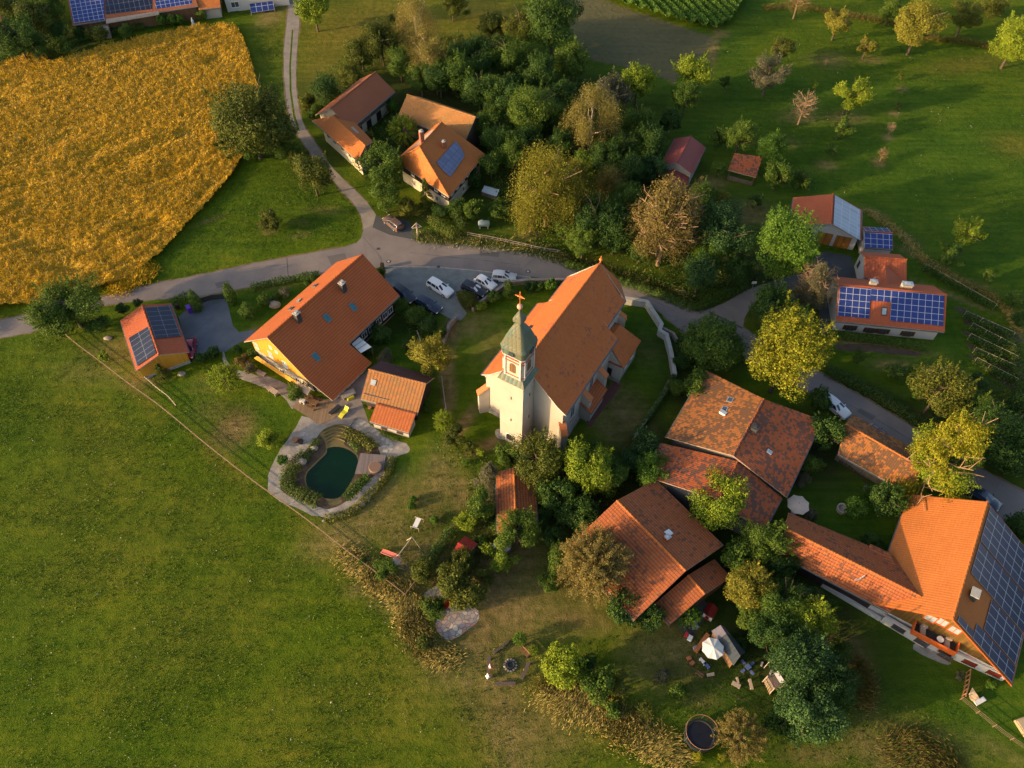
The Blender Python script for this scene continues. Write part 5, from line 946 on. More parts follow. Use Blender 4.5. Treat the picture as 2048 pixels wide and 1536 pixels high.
for s_ in (1, -1):
    m2 = MB(); m2.tube([cl(-10.8, s_*6.6, rz(5.3)-.95), cl(4.7, s_*6.6, rz(5.3)-.95)], .13, n=6); m2.build('gutter', 'gutter_metal', rf)
    m2 = MB(); m2.tube([cl(4.7, s_*4.8, rz(4)-.75), cl(10.4, s_*4.8, rz(4)-.75), cl(13.6, s_*2.1, rz(4)-.75)], .11, n=6); m2.build('gutter', 'gutter_metal', rf)
mb = MB(); mb.lathe(cl(10.7, 0, zr), [(.12, 0), (.12, .5), (.28, .62), (.12, .8), (.05, 1.3)], 8); mb.build('finial', 'cross_gold', rf)
mb = MB(); c_ = cl(-1.5, 4.2, rz(4.2)+.05); mb.box((c_.x, c_.y, c_.z), .5, .35, .25, TH); mb.build('roof_hatch', 'dark_slate', rf)
zw = 7.95; fp = [cl(-10.5, 6.05), cl(4.4, 6.05), cl(4.4, 4.35), cl(10.2, 4.35), cl(13.2, 1.9), cl(13.2, -1.9), cl(10.2, -4.35), cl(4.4, -4.35), cl(4.4, -6.05), cl(-10.5, -6.05)]
mb = MB(); mb.prism([(p.x, p.y) for p in fp], -.05, zw)
for u0 in (-10.5, 4.35):
    q = [cl(u0, 6.05, zw), cl(u0, 5.3, rz(5.3)-.25), cl(u0, 0, zr-.25), cl(u0, -5.3, rz(5.3)-.25), cl(u0, -6.05, zw)]
    if u0 > 0: q = q[::-1]
    if (q[1]-q[0]).cross(q[2]-q[0]).dot(CU*(-1 if u0 < 0 else 1)) < 0: q = q[::-1]
    mb.poly(q)
fc = [cl(4.4, 4.35), cl(10.2, 4.35), cl(13.2, 1.9), cl(13.2, -1.9), cl(10.2, -4.35), cl(4.4, -4.35)]; mb.prism([(p.x, p.y) for p in fc], zw+.003, rz(4)-.75)
mb.build('wall', 'white_wall', ch)
for s_ in (1, -1):       # cornice, plinth and the red-brown string course
    a, b = cl(-10.5, s_*6.15), cl(4.4, s_*6.15); boxw(ch, 'plinth', a, b, .3, 0, .7, 'stone_curb'); boxw(ch, 'string_course', cl(-10.4, s_*6.09), cl(4.3, s_*6.09), .12, zw-.9, zw-.7, 'red_trim')
    boxw(ch, 'cornice', cl(-10.5, s_*6.12), cl(4.4, s_*6.12), .24, zw-.25, zw-.01, 'white_clean')
boxw(ch, 'plinth', cl(-10.62, 6.2), cl(-10.62, -6.2), .3, 0, .7, 'stone_curb')
def buttress(u, v, du, dv, wd=.9, h=6.0, L=1.3):
    """stepped pier with a sloping tiled cap; du,dv point outward"""
    d = (CU*du+CV*dv).normalized(); sd = Vector((-d.y, d.x, 0)); b = cl(u, v); o = []
    P = lambda a, s_, z: b+d*a+sd*s_*wd/2+Vector((0, 0, z))
    mb = MB(); mb.slab([P(-.2, -1, h-1.1), P(L, -1, h-1.1), P(L, 1, h-1.1), P(-.2, 1, h-1.1)] if (P(L, -1, 0)-P(-.2, -1, 0)).cross(P(L, 1, 0)-P(-.2, -1, 0)).z > 0 else [P(-.2, 1, h-1.1), P(L, 1, h-1.1), P(L, -1, h-1.1), P(-.2, -1, h-1.1)], h-1.1)
    for s_ in (-1, 1):
        q = [P(-.2, s_, h-1.1), P(L, s_, h-1.1), P(-.2, s_, h+.1)]; n = (q[1]-q[0]).cross(q[2]-q[0])
        if n.dot(sd*s_) < 0: q = q[::-1]
        mb.poly(q)
    bt = mb.build('buttress', 'white_wall', ch); m3 = MB(); q = [P(-.15, -1.12, h+.2), P(-.15, 1.12, h+.2), P(L+.18, 1.12, h-1.12), P(L+.18, -1.12, h-1.12)]
    if (q[1]-q[0]).cross(q[2]-q[0]).z < 0: q = q[::-1]
    m3.slab(q, .1); m3.build('cap', 'rust_trim', bt)
for u in (-4.4, .4): buttress(u, -6.0, 0, -1)
buttress(-4.4, 6.0, 0, 1); buttress(.4, 6.0, 0, 1)
buttress(-10.4, -6.0, -1, -1, h=5.6); buttress(-10.4, 6.0, -1, 1, h=5.6); buttress(10.1, -4.3, .5, -1, h=7.5, L=1.0); buttress(13.1, -1.9, 1, -.6, h=7.5, L=1.0)
for s_ in (1, -1):
    for u in (-7.6, -2.0): window(ch, cl(u, s_*6.06, 5.0), CU, CV*s_, 1.2, 2.8, 'white_clean', 'window_glass')
    for u in (-7.6,): boxw(ch, 'window_hood', cl(u-.5, s_*6.12), cl(u+.5, s_*6.12), .16, 3.2, 3.5, 'red_trim')
    window(ch, cl(7.4, s_*4.36, 6.0), CU, CV*s_, 1.1, 2.6, 'white_clean', 'window_glass')
# vestibule
mb = MB(); q = [cl(-5.2, -6.0, 4.0), cl(-.1, -6.0, 4.0), cl(-.1, -8.0, 2.75), cl(-5.2, -8.0, 2.75)]; face(mb, q, .15); mb.build('porch_roof', ['tile_farm', 'gutter_metal'], ch)
mb = MB(); mb.prism([(p.x, p.y) for p in (cl(-4.6, -6.0), cl(-.5, -6.0), cl(-.5, -7.6), cl(-4.6, -7.6))], 0, 2.85); mb.build('porch_wall', 'white_wall', ch)
# sacristy
mb = MB(); e1, e2, t1, t2 = cl(9.7, -8.5, 4.0), cl(3.5, -8.6, 4.0), cl(8.2, -5.3, 7.2), cl(4.3, -5.3, 7.2); nb = cl(9.7, -4.4, 4.2)
face(mb, [t1, t2, e2, e1], .16); face(mb, [t1, e1, nb, cl(8.2, -4.3, 7.2)], .16); face(mb, [t1, t2, cl(4.3, -4.3, 7.0), cl(8.2, -4.3, 7.0)], .16); mb.build('sacristy_roof', ['tile_church', 'gutter_metal'], ch)
mb = MB(); mb.prism([(p.x, p.y) for p in (cl(3.9, -4.3), cl(9.4, -4.3), cl(9.4, -8.1), cl(3.9, -8.1))], 0, 3.85)
q = [cl(3.9, -4.3, 3.85), cl(3.9, -8.1, 3.9), cl(3.9, -5.3, 6.9), cl(3.9, -4.3, 6.9)]
mb.slab(q if (q[1]-q[0]).cross(q[2]-q[0]).dot(CU) < 0 else q[::-1], 0, down=CU*.5); mb.build('sacristy_wall', 'white_wall', ch)
boxw(ch, 'string_course', cl(3.84, -5.2), cl(3.84, -8.15), .14, 3.6, 3.85, 'red_trim'); boxw(ch, 'plinth', cl(3.84, -4.3), cl(3.84, -8.25), .2, 0, .7, 'stone_curb')
window(ch, cl(3.87, -5.6, 5.2), CV, -CU, .8, .7, 'lead_metal'); window(ch, cl(3.87, -6.3, 1.3), CV, -CU, .95, 2.2, 'dark_slate', 'black_void', name='door', bars=False)
window(ch, cl(5.6, -8.12, 2.4), CU, -CV, .9, 1.1); window(ch, cl(7.8, -8.12, 2.4), CU, -CV, .9, 1.1)
# tower
TC = (-11.75, .22)
def tp(a, b, z=0.): return cl(TC[0]+a, TC[1]+b, z)
tw = MB(); hw = 1.76; tw.prism([(p.x, p.y) for p in (tp(-hw, hw), tp(hw, hw), tp(hw, -hw), tp(-hw, -hw))], 0, 14.0); tower = tw.build('tower', 'white_wall', ch)
mb = MB(); mb.prism([(p.x, p.y) for p in (tp(-hw-.12, hw+.12), tp(hw, hw+.12), tp(hw, -hw-.12), tp(-hw-.12, -hw-.12))], -.02, .55); mb.build('plinth', 'stone_curb', tower)
mb = MB(); a1, b1 = 1.98, 1.48
o_ = [tp(-a1, a1, 14.0), tp(a1, a1, 14.0), tp(a1, -a1, 14.0), tp(-a1, -a1, 14.0)]; i_ = [tp(-b1, b1, 14.75), tp(b1, b1, 14.75), tp(b1, -b1, 14.75), tp(-b1, -b1, 14.75)]
for k in range(4): face(mb, [o_[k], o_[(k+1) % 4], i_[(k+1) % 4], i_[k]], .08, 0, 0)
mb.build('skirt_roof', 'copper_old', tower)
def cham(hw, c, z): # square with chamfered corners
    return [tp(*q) for q in ((-hw, hw-c), (-hw+c, hw), (hw-c, hw), (hw, hw-c), (hw, -hw+c), (hw-c, -hw), (-hw+c, -hw), (-hw, -hw+c))]
mb = MB(); mb.prism([(p.x, p.y) for p in cham(1.5, .28, 0)], 14.2, 19.0); bell = mb.build('belfry', 'white_wall', tower)
for z0, z1, e in ((15.2, 15.32, .07), (17.9, 18.02, .09), (18.5, 18.62, .12), (18.85, 19.0, .16)):
    mb = MB(); mb.prism([(p.x, p.y) for p in cham(1.5+e, .28, 0)], z0, z1); mb.build('cornice', 'red_trim' if z1 < 18.9 else 'white_clean', bell)
for s_, t_ in ((-1, 0), (0, -1), (0, 1), (1, 0)):
    n_ = CU*s_+CV*t_; d_ = CV if s_ else CU; c_ = tp(s_*1.5, t_*1.5, 16.7)
    mb = MB(); w_, h_ = .42, .85; pr = [c_+d_*x+Vector((0, 0, z)) for x, z in [(-w_, -h_), (w_, -h_)]+[(w_*math.cos(t), h_*.55+w_*math.sin(t)) for t in [math.pi*k/8 for k in range(9)]]]
    q = [p+n_*.05 for p in pr]; q = q if (q[1]-q[0]).cross(q[2]-q[0]).dot(n_) > 0 else q[::-1]; mb.slab(q, 0, down=-n_*.04); o = mb.build('louvre_window', 'brown_wood', bell)
    for sg in (-1, 1):
        mb = MB(); b_ = c_+d_*sg*1.1+n_*.06; mb.box((b_.x, b_.y, 14.9), .26, .12, 3.9, math.atan2(d_.y, d_.x)); mb.build('pilaster', 'white_clean', bell)
# copper helm: profile of half-widths, square with chamfered corners all the way up
mb = MB(); prof = [(1.66, 19.0), (1.72, 19.25), (1.78, 19.9), (1.82, 20.3), (1.60, 20.75), (1.44, 21.3), (1.25, 21.9), (1.02, 22.5), (.76, 23.05), (.50, 23.55), (.36, 23.8), (.44, 23.95), (.64, 24.25), (.66, 24.55), (.5, 25.0), (.24, 25.4), (.12, 25.75), (.07, 26.3)]
rings = [[(lambda p: Vector((p.x, p.y, z)))(p) for p in cham(hw_, hw_*.22, 0)] for hw_, z in prof]
for i in range(len(rings)-1):
    for j in range(8):
        a, b = rings[i][j], rings[i][(j+1) % 8]; c_, d_ = rings[i+1][(j+1) % 8], rings[i+1][j]; q = [a, b, c_, d_]; L_ = (b-a).length
        n_ = (b-a).cross(d_-a)
        if n_.dot(a-tp(0, 0, a.z)) < 0: q = q[::-1]
        mb.poly(q, [(0+j*3, 0+i*.7), (L_+j*3, i*.7), (L_+j*3, i*.7+.7), (j*3, i*.7+.7)] if q[0] is a else [(j*3, i*.7+.7), (L_+j*3, i*.7+.7), (L_+j*3, i*.7), (j*3, i*.7)])
mb.poly(rings[0][::-1] if (rings[0][1]-rings[0][0]).cross(rings[0][2]-rings[0][0]).z > 0 else rings[0]); helm = mb.build('copper_helm', 'copper_old', tower)
for s_, t_ in ((-1, 0), (0, -1), (0, 1), (1, 0)):     # clock-sized dormer openings in the helm
    n_ = CU*s_+CV*t_; d_ = CV if s_ else CU; c_ = tp(s_*1.76, t_*1.76, 19.75); mb = MB(); mb.box((c_.x, c_.y, c_.z-.3), .7, .35, .62, math.atan2(d_.y, d_.x)); mb.build('dormer', 'window_glass', helm)
mb = MB(); c_ = tp(0, 0, 26.55); mb.blob(c_, .36, .36, .36, 1, 14, 10, 0); mb.build('ball', 'ball_pink', helm, smooth=True)
mb = MB(); c_ = tp(0, 0, 0); mb.tube([(c_.x, c_.y, 26.8), (c_.x, c_.y, 28.95)], .05, n=6); x0, x1 = tp(0, .58), tp(0, -.58)
mb.tube([(x0.x, x0.y, 28.2), (x1.x, x1.y, 28.2)], .05, n=6)
for a in range(8):
    t = math.pi/4*a+.39; e = tp(0, .42*math.cos(t)); mb.tube([(c_.x, c_.y, 28.2), (e.x, e.y, 28.2+.42*math.sin(t))], .03, .015, n=4)
for p_ in ((x0.x, x0.y, 28.2), (x1.x, x1.y, 28.2), (c_.x, c_.y, 28.95)): mb.blob(p_, .09, .09, .09, 3, 6, 4, 0)
mb.build('cross', 'cross_gold', helm)
for z in (3.4+2.2, 10.6):
    for (s_, t_) in ((-1, 0), (0, -1)):
        n_ = CU*s_+CV*t_; d_ = CV if s_ else CU; c_ = tp(s_*1.76, t_*1.76, z); mb = MB(); mb.box((c_.x, c_.y, z-.3), .16, .06, .6, math.atan2(d_.y, d_.x)); mb.build('slit_window', 'black_void', tower)
c_ = tp(-1.76, .1, 0); n_ = -CU; d_ = CV; w_, h_ = .62, 1.5
pr = [c_+d_*x+Vector((0, 0, z)) for x, z in [(-w_, 0), (w_, 0)]+[(w_*math.cos(t), h_+w_*math.sin(t)) for t in [math.pi*k/8 for k in range(9)]]]
mb = MB(); q = [p+n_*.06 for p in pr]; q = q if (q[1]-q[0]).cross(q[2]-q[0]).dot(n_) > 0 else q[::-1]; mb.slab(q, 0, down=-n_*.05); mb.build('portal', 'black_void', tower)
mb = MB(); mb.tube([p+n_*.08 for p in pr[1:]+[pr[0]]], .08, n=5); mb.build('portal_arch', 'white_clean', tower)
c_ = tp(0, 1.5); mb = MB(); l_ = tp(-1.56, 1.05); mb.tube([(l_.x, l_.y, 14.9), (l_.x, l_.y, 19)], .035, n=4); mb.build('lightning_wire', 'gutter_metal', tower)
# ---------------------------------------------------------------- vehicles
def car(a, b, paint, label, L=4.5, W=1.8, Hh=1.46, estate=True, shade=False, z=0.0):
    """a: rear, b: front, where the wheels' line meets the ground in the survey"""
    pa, pb = G(*a), G(*b); c = (pa+pb)/2; hd = (pb-pa).normalized(); sd = Vector((-hd.y, hd.x, 0)); k = L/4.5; kw = W/1.8
    root = thing('parked_car', label, 'car', c, 'cars parked in the village')
    P = lambda x, y, z: c+hd*x*k+sd*y*kw+Vector((0, 0, z*Hh/1.46))
    tail = -2.0 if estate else -1.55
    st = [(2.25, .70, .36, .55, .60, .58), (2.12, .82, .25, .66, .74, .70), (1.7, .87, .22, .78, .86, .72), (1.2, .88, .22, .86, .93, .74), (.98, .89, .22, .90, .98, .74), (.1, .9, .2, .93, 1.42, .60), (-.6, .9, .2, .93, 1.46, .61), (-1.3, .9, .2, .93, 1.44, .60), (tail, .88, .22, .93, 1.34, .57), (-2.15, .85, .28, .90, .98 if estate else .95, .70), (-2.26, .80, .34, .62, .66, .66)]
    mb = MB(); R_ = [[P(x, -w_, zb), P(x, -w_*1.0, zt), P(x, -wr, zr), P(x, 0, zr+.03), P(x, wr, zr), P(x, w_, zt), P(x, w_, zb)] for x, w_, zb, zt, zr, wr in st]
    for i in range(len(R_)-1):
        for j in range(6): mb.poly([R_[i][j], R_[i][j+1], R_[i+1][j+1], R_[i+1][j]][::-1])
        mb.poly([R_[i][6], R_[i][0], R_[i+1][0], R_[i+1][6]][::-1])
    mb.poly(R_[0]); mb.poly(R_[-1][::-1]); body = mb.build('body', paint, root, smooth=True)
    try: body.data.set_sharp_from_angle(angle=R(32))
    except Exception: pass
    mb = MB(); e = Vector((0, 0, .012))
    def g(q, n, mat, nm='window'):
        if (q[1]-q[0]).cross(q[2]-q[0]).dot(n) < 0: q = q[::-1]
        m = MB(); m.slab([p+n*.015 for p in q], 0, None, down=-n*.01); return m.build(nm, mat, body)
    up = Vector((0, 0, 1)); g([P(.94, -.66, 1.0), P(.94, .66, 1.0), P(.16, .54, 1.40), P(.16, -.54, 1.40)], (up+hd).normalized(), 'sunshade' if shade else 'car_glass', 'windscreen')
    g([P(tail-.03, -.52, 1.29), P(tail-.03, .52, 1.29), P(-2.12, .62, 1.0), P(-2.12, -.62, 1.0)], (-hd+up*.4).normalized(), 'car_glass', 'rear_window')
    for s_ in (-1, 1):
        n_ = (sd*s_+up*.5).normalized()
        for x0, x1, x2, x3 in ((.72, -.18, -.18, .12), (-.26, -1.1, -1.1, -.26), (-1.18, tail+.02, tail+.1, -1.18)):
            g([P(x0, s_*.865, .98), P(x1, s_*.865, .98), P(x2, s_*.66, 1.36), P(x3, s_*.66, 1.36)], n_, 'car_glass')
        m = MB(); q = P(2.1, s_*.62, .68); m.box((q.x, q.y, q.z-.08), .22, .34, .14, math.atan2(hd.y, hd.x)); m.build('headlight', 'lamp_clear', body)
        m = MB(); q = P(-2.14, s_*.72, .86); m.box((q.x, q.y, q.z-.1), .12, .2, .26, math.atan2(hd.y, hd.x)); m.build('tail_light', 'lamp_red', body)
        m = MB(); q = P(.75, s_*.98, .98); m.box((q.x, q.y, q.z-.05), .14, .2, .14, math.atan2(hd.y, hd.x)); m.build('mirror', paint, body)
        for x in (1.35, -1.32):
            q = P(x, s_*.84, 0); q.z = .32; m = MB(); a0, a1 = q-sd*.1, q+sd*.1; m.tube([a0, a1], .32, n=14); t = m.build('wheel', 'tyre', root)
            m = MB(); m.tube([q+sd*s_*.09, q+sd*s_*.11], .19, n=10); m.build('rim', 'silver_metal', t)
    return root
car((865, 570), (897, 590), 'car_white', 'white estate car alone in the middle of the gravel yard', 4.8, 1.85, 1.5)
car((932, 575), (966, 591), 'car_black', 'black car with a silver sunshade in its windscreen by the churchyard wall', 4.4, 1.78, 1.42, shade=True)
car((957, 563), (985, 578), 'car_white', 'small white hatchback beside the black car with the sunshade', 3.9, 1.7, 1.5, estate=False)
car((991, 557), (1025, 560), 'car_silver', 'silver hatchback parked at the road end of the gravel yard', 4.1, 1.74, 1.55)
car((797, 582), (824, 604), 'car_black', 'black car half hidden behind the corner of the farmhouse roof', 4.5, 1.8, 1.4)
car((842, 606), (875, 624), 'car_navy', 'dark blue car half under the bushes at the lower end of the gravel yard', 4.5, 1.8, 1.4)
car((798, 460), (776, 442), 'car_bronze', 'bronze car parked in the lay-by at the lane junction', 4.3, 1.78, 1.5)
car((1655, 806), (1683, 829), 'car_white', 'white car by the road partly under the dark tree next to the patchy barn', 4.5, 1.8, 1.45)
car((1775, 892), (1742, 865), 'car_blue', 'deep blue car parked behind the wagon shed roof', 4.5, 1.8, 1.4)
car((1822, 925), (1797, 904), 'car_silver', 'pale silver car under the yellow tipped spruce by the road', 4.4, 1.8, 1.4)
car((1946, 990), (1978, 1010), 'car_navy', 'navy car beside the road above the ridge of the solar farmhouse', 4.6, 1.85, 1.5)
car((384, 690), (380, 715), 'car_red', 'small dark red car at the right side of the yellow boarded shed', 3.8, 1.65, 1.4, estate=False)
# ---------------------------------------------------------------- people
def skin(name, J, E, rad, mat, parent):
    ks = list(J); me = bpy.data.meshes.new(name); off = wloc(parent) if parent else Vector()
    me.from_pydata([tuple(J[k]-off) for k in ks], [(ks.index(a), ks.index(b)) for a, b in E], []); me.materials.append(MATS[mat])
    o = bpy.data.objects.new(name, me); COL.objects.link(o); o.parent = parent
    m = o.modifiers.new('skin', 'SKIN'); m.use_smooth_shade = True; s_ = o.modifiers.new('sub', 'SUBSURF'); s_.levels = 1; s_.render_levels = 1
    for i, k in enumerate(ks): r = rad[k]; me.skin_vertices[0].data[i].radius = (r, r); me.skin_vertices[0].data[i].use_root = (i == 0)
    return o
def person(pos, face, label, shirt, trousers, seated=True, hair='hair_dark', lean=.0, z0=0.0):
    c = V3(pos); f = Vector((math.cos(face), math.sin(face), 0)); s_ = Vector((-f.y, f.x, 0)); U = Vector((0, 0, 1)); root = thing('person', label, 'person', c, 'people sitting at the camp fire' if seated else None)
    hp = .50 if seated else .92
    Q = lambda x, y, z: c+f*x+s_*y+U*(z+z0)
    J = dict(pelvis=Q(0, 0, hp), spine=Q(.03+lean*.3, 0, hp+.25), chest=Q(.05+lean*.6, 0, hp+.45), neck=Q(.05+lean, 0, hp+.60), head=Q(.08+lean*1.1, 0, hp+.70), crown=Q(.08+lean*1.1, 0, hp+.84)); E = [('pelvis', 'spine'), ('spine', 'chest'), ('chest', 'neck'), ('neck', 'head'), ('head', 'crown')]
    rad = dict(pelvis=.13, spine=.12, chest=.14, neck=.055, head=.095, crown=.07)
    for n, y in (('l', 1), ('r', -1)):
        if seated: kn, an, to = Q(.44, y*.12, .48), Q(.50, y*.13, .08), Q(.66, y*.14, .04)
        else: kn, an, to = Q(.03, y*.11, .48), Q(0, y*.11, .07), Q(.16, y*.12, .03)
        J.update({n+'hip': Q(.04, y*.09, hp-.03), n+'knee': kn, n+'ank': an, n+'toe': to, n+'sho': Q(.05+lean*.7, y*.19, hp+.5), n+'elb': Q(.12+lean, y*.25, hp+.22), n+'wri': Q(.34, y*.16, hp+.13 if seated else hp+.02), n+'hand': Q(.40, y*.14, hp+.1 if seated else hp-.06)})
        rad.update({n+'hip': .085, n+'knee': .055, n+'ank': .038, n+'toe': .03, n+'sho': .06, n+'elb': .042, n+'wri': .026, n+'hand': .03})
        E += [('pelvis', n+'hip'), (n+'hip', n+'knee'), (n+'knee', n+'ank'), (n+'ank', n+'toe'), ('chest', n+'sho'), (n+'sho', n+'elb'), (n+'elb', n+'wri'), (n+'wri', n+'hand')]
        for k in range(4):
            q = J[n+'hand']+f*.07*(1-.1*abs(k-1.5))+s_*(k-1.5)*.02-U*.02; J[n+'f%d' % k] = q; rad[n+'f%d' % k] = .008; E.append((n+'hand', n+'f%d' % k))
        J[n+'th'] = J[n+'hand']+f*.03-s_*y*.045; rad[n+'th'] = .009; E.append((n+'wri', n+'th'))
    b = skin('body', J, E, rad, 'skin', root)
    ks = ['chest', 'spine', 'pelvis', 'neck', 'lsho', 'rsho', 'lelb', 'relb']; skin('shirt', {k: J[k] if k != 'neck' else J['chest'].lerp(J['neck'], .7) for k in ks}, [('chest', 'spine'), ('spine', 'pelvis'), ('chest', 'neck'), ('chest', 'lsho'), ('chest', 'rsho'), ('lsho', 'lelb'), ('rsho', 'relb')], {k: rad[k]*1.22 for k in ks} | dict(neck=.075), shirt, root)
    ks = ['pelvis', 'lhip', 'rhip', 'lknee', 'rknee', 'lank', 'rank']; skin('trousers', {k: J[k] for k in ks}, [('pelvis', 'lhip'), ('pelvis', 'rhip'), ('lhip', 'lknee'), ('rhip', 'rknee'), ('lknee', 'lank'), ('rknee', 'rank')], {k: rad[k]*1.2 for k in ks}, trousers, root)
    m = MB(); h_ = J['crown']-f*.02; m.blob(h_, .10, .10, .09, 4, 10, 6, .05); m.build('hair', hair, root, smooth=True)
    m = MB(); nq = J['head']+f*.10+U*.03; m.box((nq.x, nq.y, nq.z-.02), .03, .02, .04); m.build('nose', 'skin', b)
    return root
cf = G(1021, 1331)
def facing(p, q): return math.atan2(q.y-p.y, q.x-p.x)
def bench_log(a, b, mat, label, w_=.38, h_=.42, name='log_bench', grp=None):
    pa, pb = G(*a), G(*b); o = thing(name, label, 'bench', (pa+pb)/2, grp); c = (pa+pb)/2; an = math.atan2((pb-pa).y, (pb-pa).x); L_ = (pb-pa).length
    m = MB(); m.box((c.x, c.y, h_-.07), L_, w_, .07, an); m.build('seat', mat, o)
    for s_ in (-.38, .38): q = c+(pb-pa)*s_; m = MB(); m.box((q.x, q.y, 0), .12, w_*.8, h_-.07, an); m.build('leg', mat, o)
    return o
bench_log((986, 1308), (1016, 1284), 'bench_plank', 'dark plank bench above left of the fire pit with yellow flowers behind'); bench_log((978, 1314), (977, 1362), 'bench_plank', 'dark plank bench on which the two people in white sit'); bench_log((990, 1369), (1031, 1369), 'bench_plank', 'dark plank bench below the fire pit'); bench_log((1043, 1360), (1058, 1326), 'bench_plank', 'dark plank bench right of the fire pit')
o = thing('park_bench', 'slatted brown bench between two yellow-green bushes at the fire pit', 'bench', G(1050, 1298)); pa, pb = G(1040, 1298), G(1052, 1311); c = (pa+pb)/2; d_ = (pb-pa).normalized(); n_ = Vector((d_.y, -d_.x, 0)); n_ = n_ if n_.dot(cf-c) > 0 else -n_; an = math.atan2(d_.y, d_.x)
for k in range(3): q = c+n_*(.12-.15*k); m = MB(); m.box((q.x, q.y, .42), 1.8, .11, .04, an); m.build('slat', 'brown_wood', o)
q = c-n_*.32; m = MB(); m.box((q.x, q.y, .5), 1.8, .05, .4, an); m.build('backrest', 'brown_wood', o)
for s_ in (-.8, .8): q = c+d_*s_-n_*.05; m = MB(); m.box((q.x, q.y, 0), .08, .5, .42, an); m.build('leg', 'dark_slate', o)
o = thing('fire_pit', 'round fire pit ringed with pale stones in the middle of the benches', 'fire pit', cf)
m = MB(); m.lathe((cf.x, cf.y, 0), [(.42, 0), (.45, .35), (.36, .35), (.34, .12)], 20); m.build('bowl', 'dark_slate', o)
for k in range(13): t = k*2*math.pi/13; m = MB(); m.blob((cf.x+.68*math.cos(t), cf.y+.68*math.sin(t), .1), .19, .15, .13, k, 7, 4); m.build('stone', 'stone_pale', o)
p1, p2 = G(979, 1337), G(974, 1357); person(p1, facing(p1, cf), 'person in a white top with pink trousers on the bench left of the fire pit', 'shirt_white', 'cloth_pink', lean=.08); person(p2, facing(p2, cf), 'person in a white shirt leaning forward, the lower of the two at the fire pit', 'shirt_white', 'shirt_white', lean=.18)
p3 = G(921, 1143); person(p3, 2.2, 'person in dark clothes standing by the little red roofed shed', 'cloth_blue', 'cloth_blue', seated=False)
# ---------------------------------------------------------------- parasols, trampoline, play things
def parasol(x, y, rpx, mat, label, n=8, h=2.7):
    c = G(x, y, h); r = rpx/ppm(c); o = thing('parasol', label, 'parasol', (c.x, c.y, 0)); m = MB(); ring = [c+Vector((r*math.cos(2*math.pi*k/n+.2), r*math.sin(2*math.pi*k/n+.2), -.32)) for k in range(n)]; top = c+Vector((0, 0, .1))
    for k in range(n):
        a, b = ring[k], ring[(k+1) % n]; mid = (a+b)/2*.97+c*.03-Vector((0, 0, .04)); m.poly([top, a, mid]); m.poly([top, mid, b]); m.poly([top-Vector((0, 0, .03)), mid-Vector((0, 0, .03)), a-Vector((0, 0, .03))]); m.poly([top-Vector((0, 0, .03)), b-Vector((0, 0, .03)), mid-Vector((0, 0, .03))])
    cn = m.build('canopy', mat, o)
    for k in range(n): m = MB(); m.tube([top-Vector((0, 0, .06)), ring[k]-Vector((0, 0, .05))], .02, n=4); m.build('rib', 'brown_wood', o)
    m = MB(); m.tube([(c.x, c.y, 0), (c.x, c.y, h+.25)], .035, n=6); m.build('pole', 'brown_wood', o); m = MB(); m.lathe((c.x, c.y, 0), [(.35, 0), (.35, .1), (.1, .14)], 12); m.build('base', 'concrete', o)
parasol(1427, 1295, 23, 'canvas_white', 'white octagonal parasol beside the grey sheet roofed shed'); parasol(1598, 1007, 23, 'canvas_beige', 'beige octagonal parasol in the courtyard corner by the patchy barn')
tc = G(1397, 1474); o = thing('trampoline', 'round dark trampoline with safety net at the bottom edge of the garden', 'trampoline', tc)
m = MB(); m.lathe((tc.x, tc.y, .72), [(1.45, 0), (1.45, .03)], 28); m.build('jumping_mat', 'mat_navy', o)
m = MB(); m.tube([(tc.x+1.62*math.cos(t), tc.y+1.62*math.sin(t), .78) for t in [2*math.pi*k/28 for k in range(29)]], .14, n=6, caps=False); m.build('padding', 'net_dark', o)
for k in range(6):
    t = 2*math.pi*k/6+.3; m = MB(); x_, y_ = tc.x+1.8*math.cos(t), tc.y+1.8*math.sin(t); m.tube([(x_, y_, 0), (x_, y_, 2.3)], .035, n=6); m.build('net_pole', 'gutter_metal', o)
    m = MB(); t2 = t+math.pi/6; m.tube([(tc.x+1.6*math.cos(t2), tc.y+1.6*math.sin(t2), 0), (tc.x+1.6*math.cos(t2), tc.y+1.6*math.sin(t2), .75)], .035, n=5); m.build('leg', 'gutter_metal', o)
m = MB(); m.tube([(tc.x+1.8*math.cos(t), tc.y+1.8*math.sin(t), 2.3) for t in [2*math.pi*k/28 for k in range(29)]], .03, n=5, caps=False); m.build('top_ring', 'padding_brown', o)
me_, nt_, N_, L_, b_ = newmat('net_mesh'); b_.inputs['Base Color'].default_value = (.02, .025, .03, 1); b_.inputs['Alpha'].default_value = .3
m = MB(); rr = [(tc.x+1.8*math.cos(t), tc.y+1.8*math.sin(t)) for t in [2*math.pi*k/28 for k in range(28)]]
for k in range(28): a, b = rr[k], rr[(k+1) % 28]; m.poly([(*a, .8), (*b, .8), (*b, 2.28), (*a, 2.28)])
m.build('net', 'net_mesh', o)
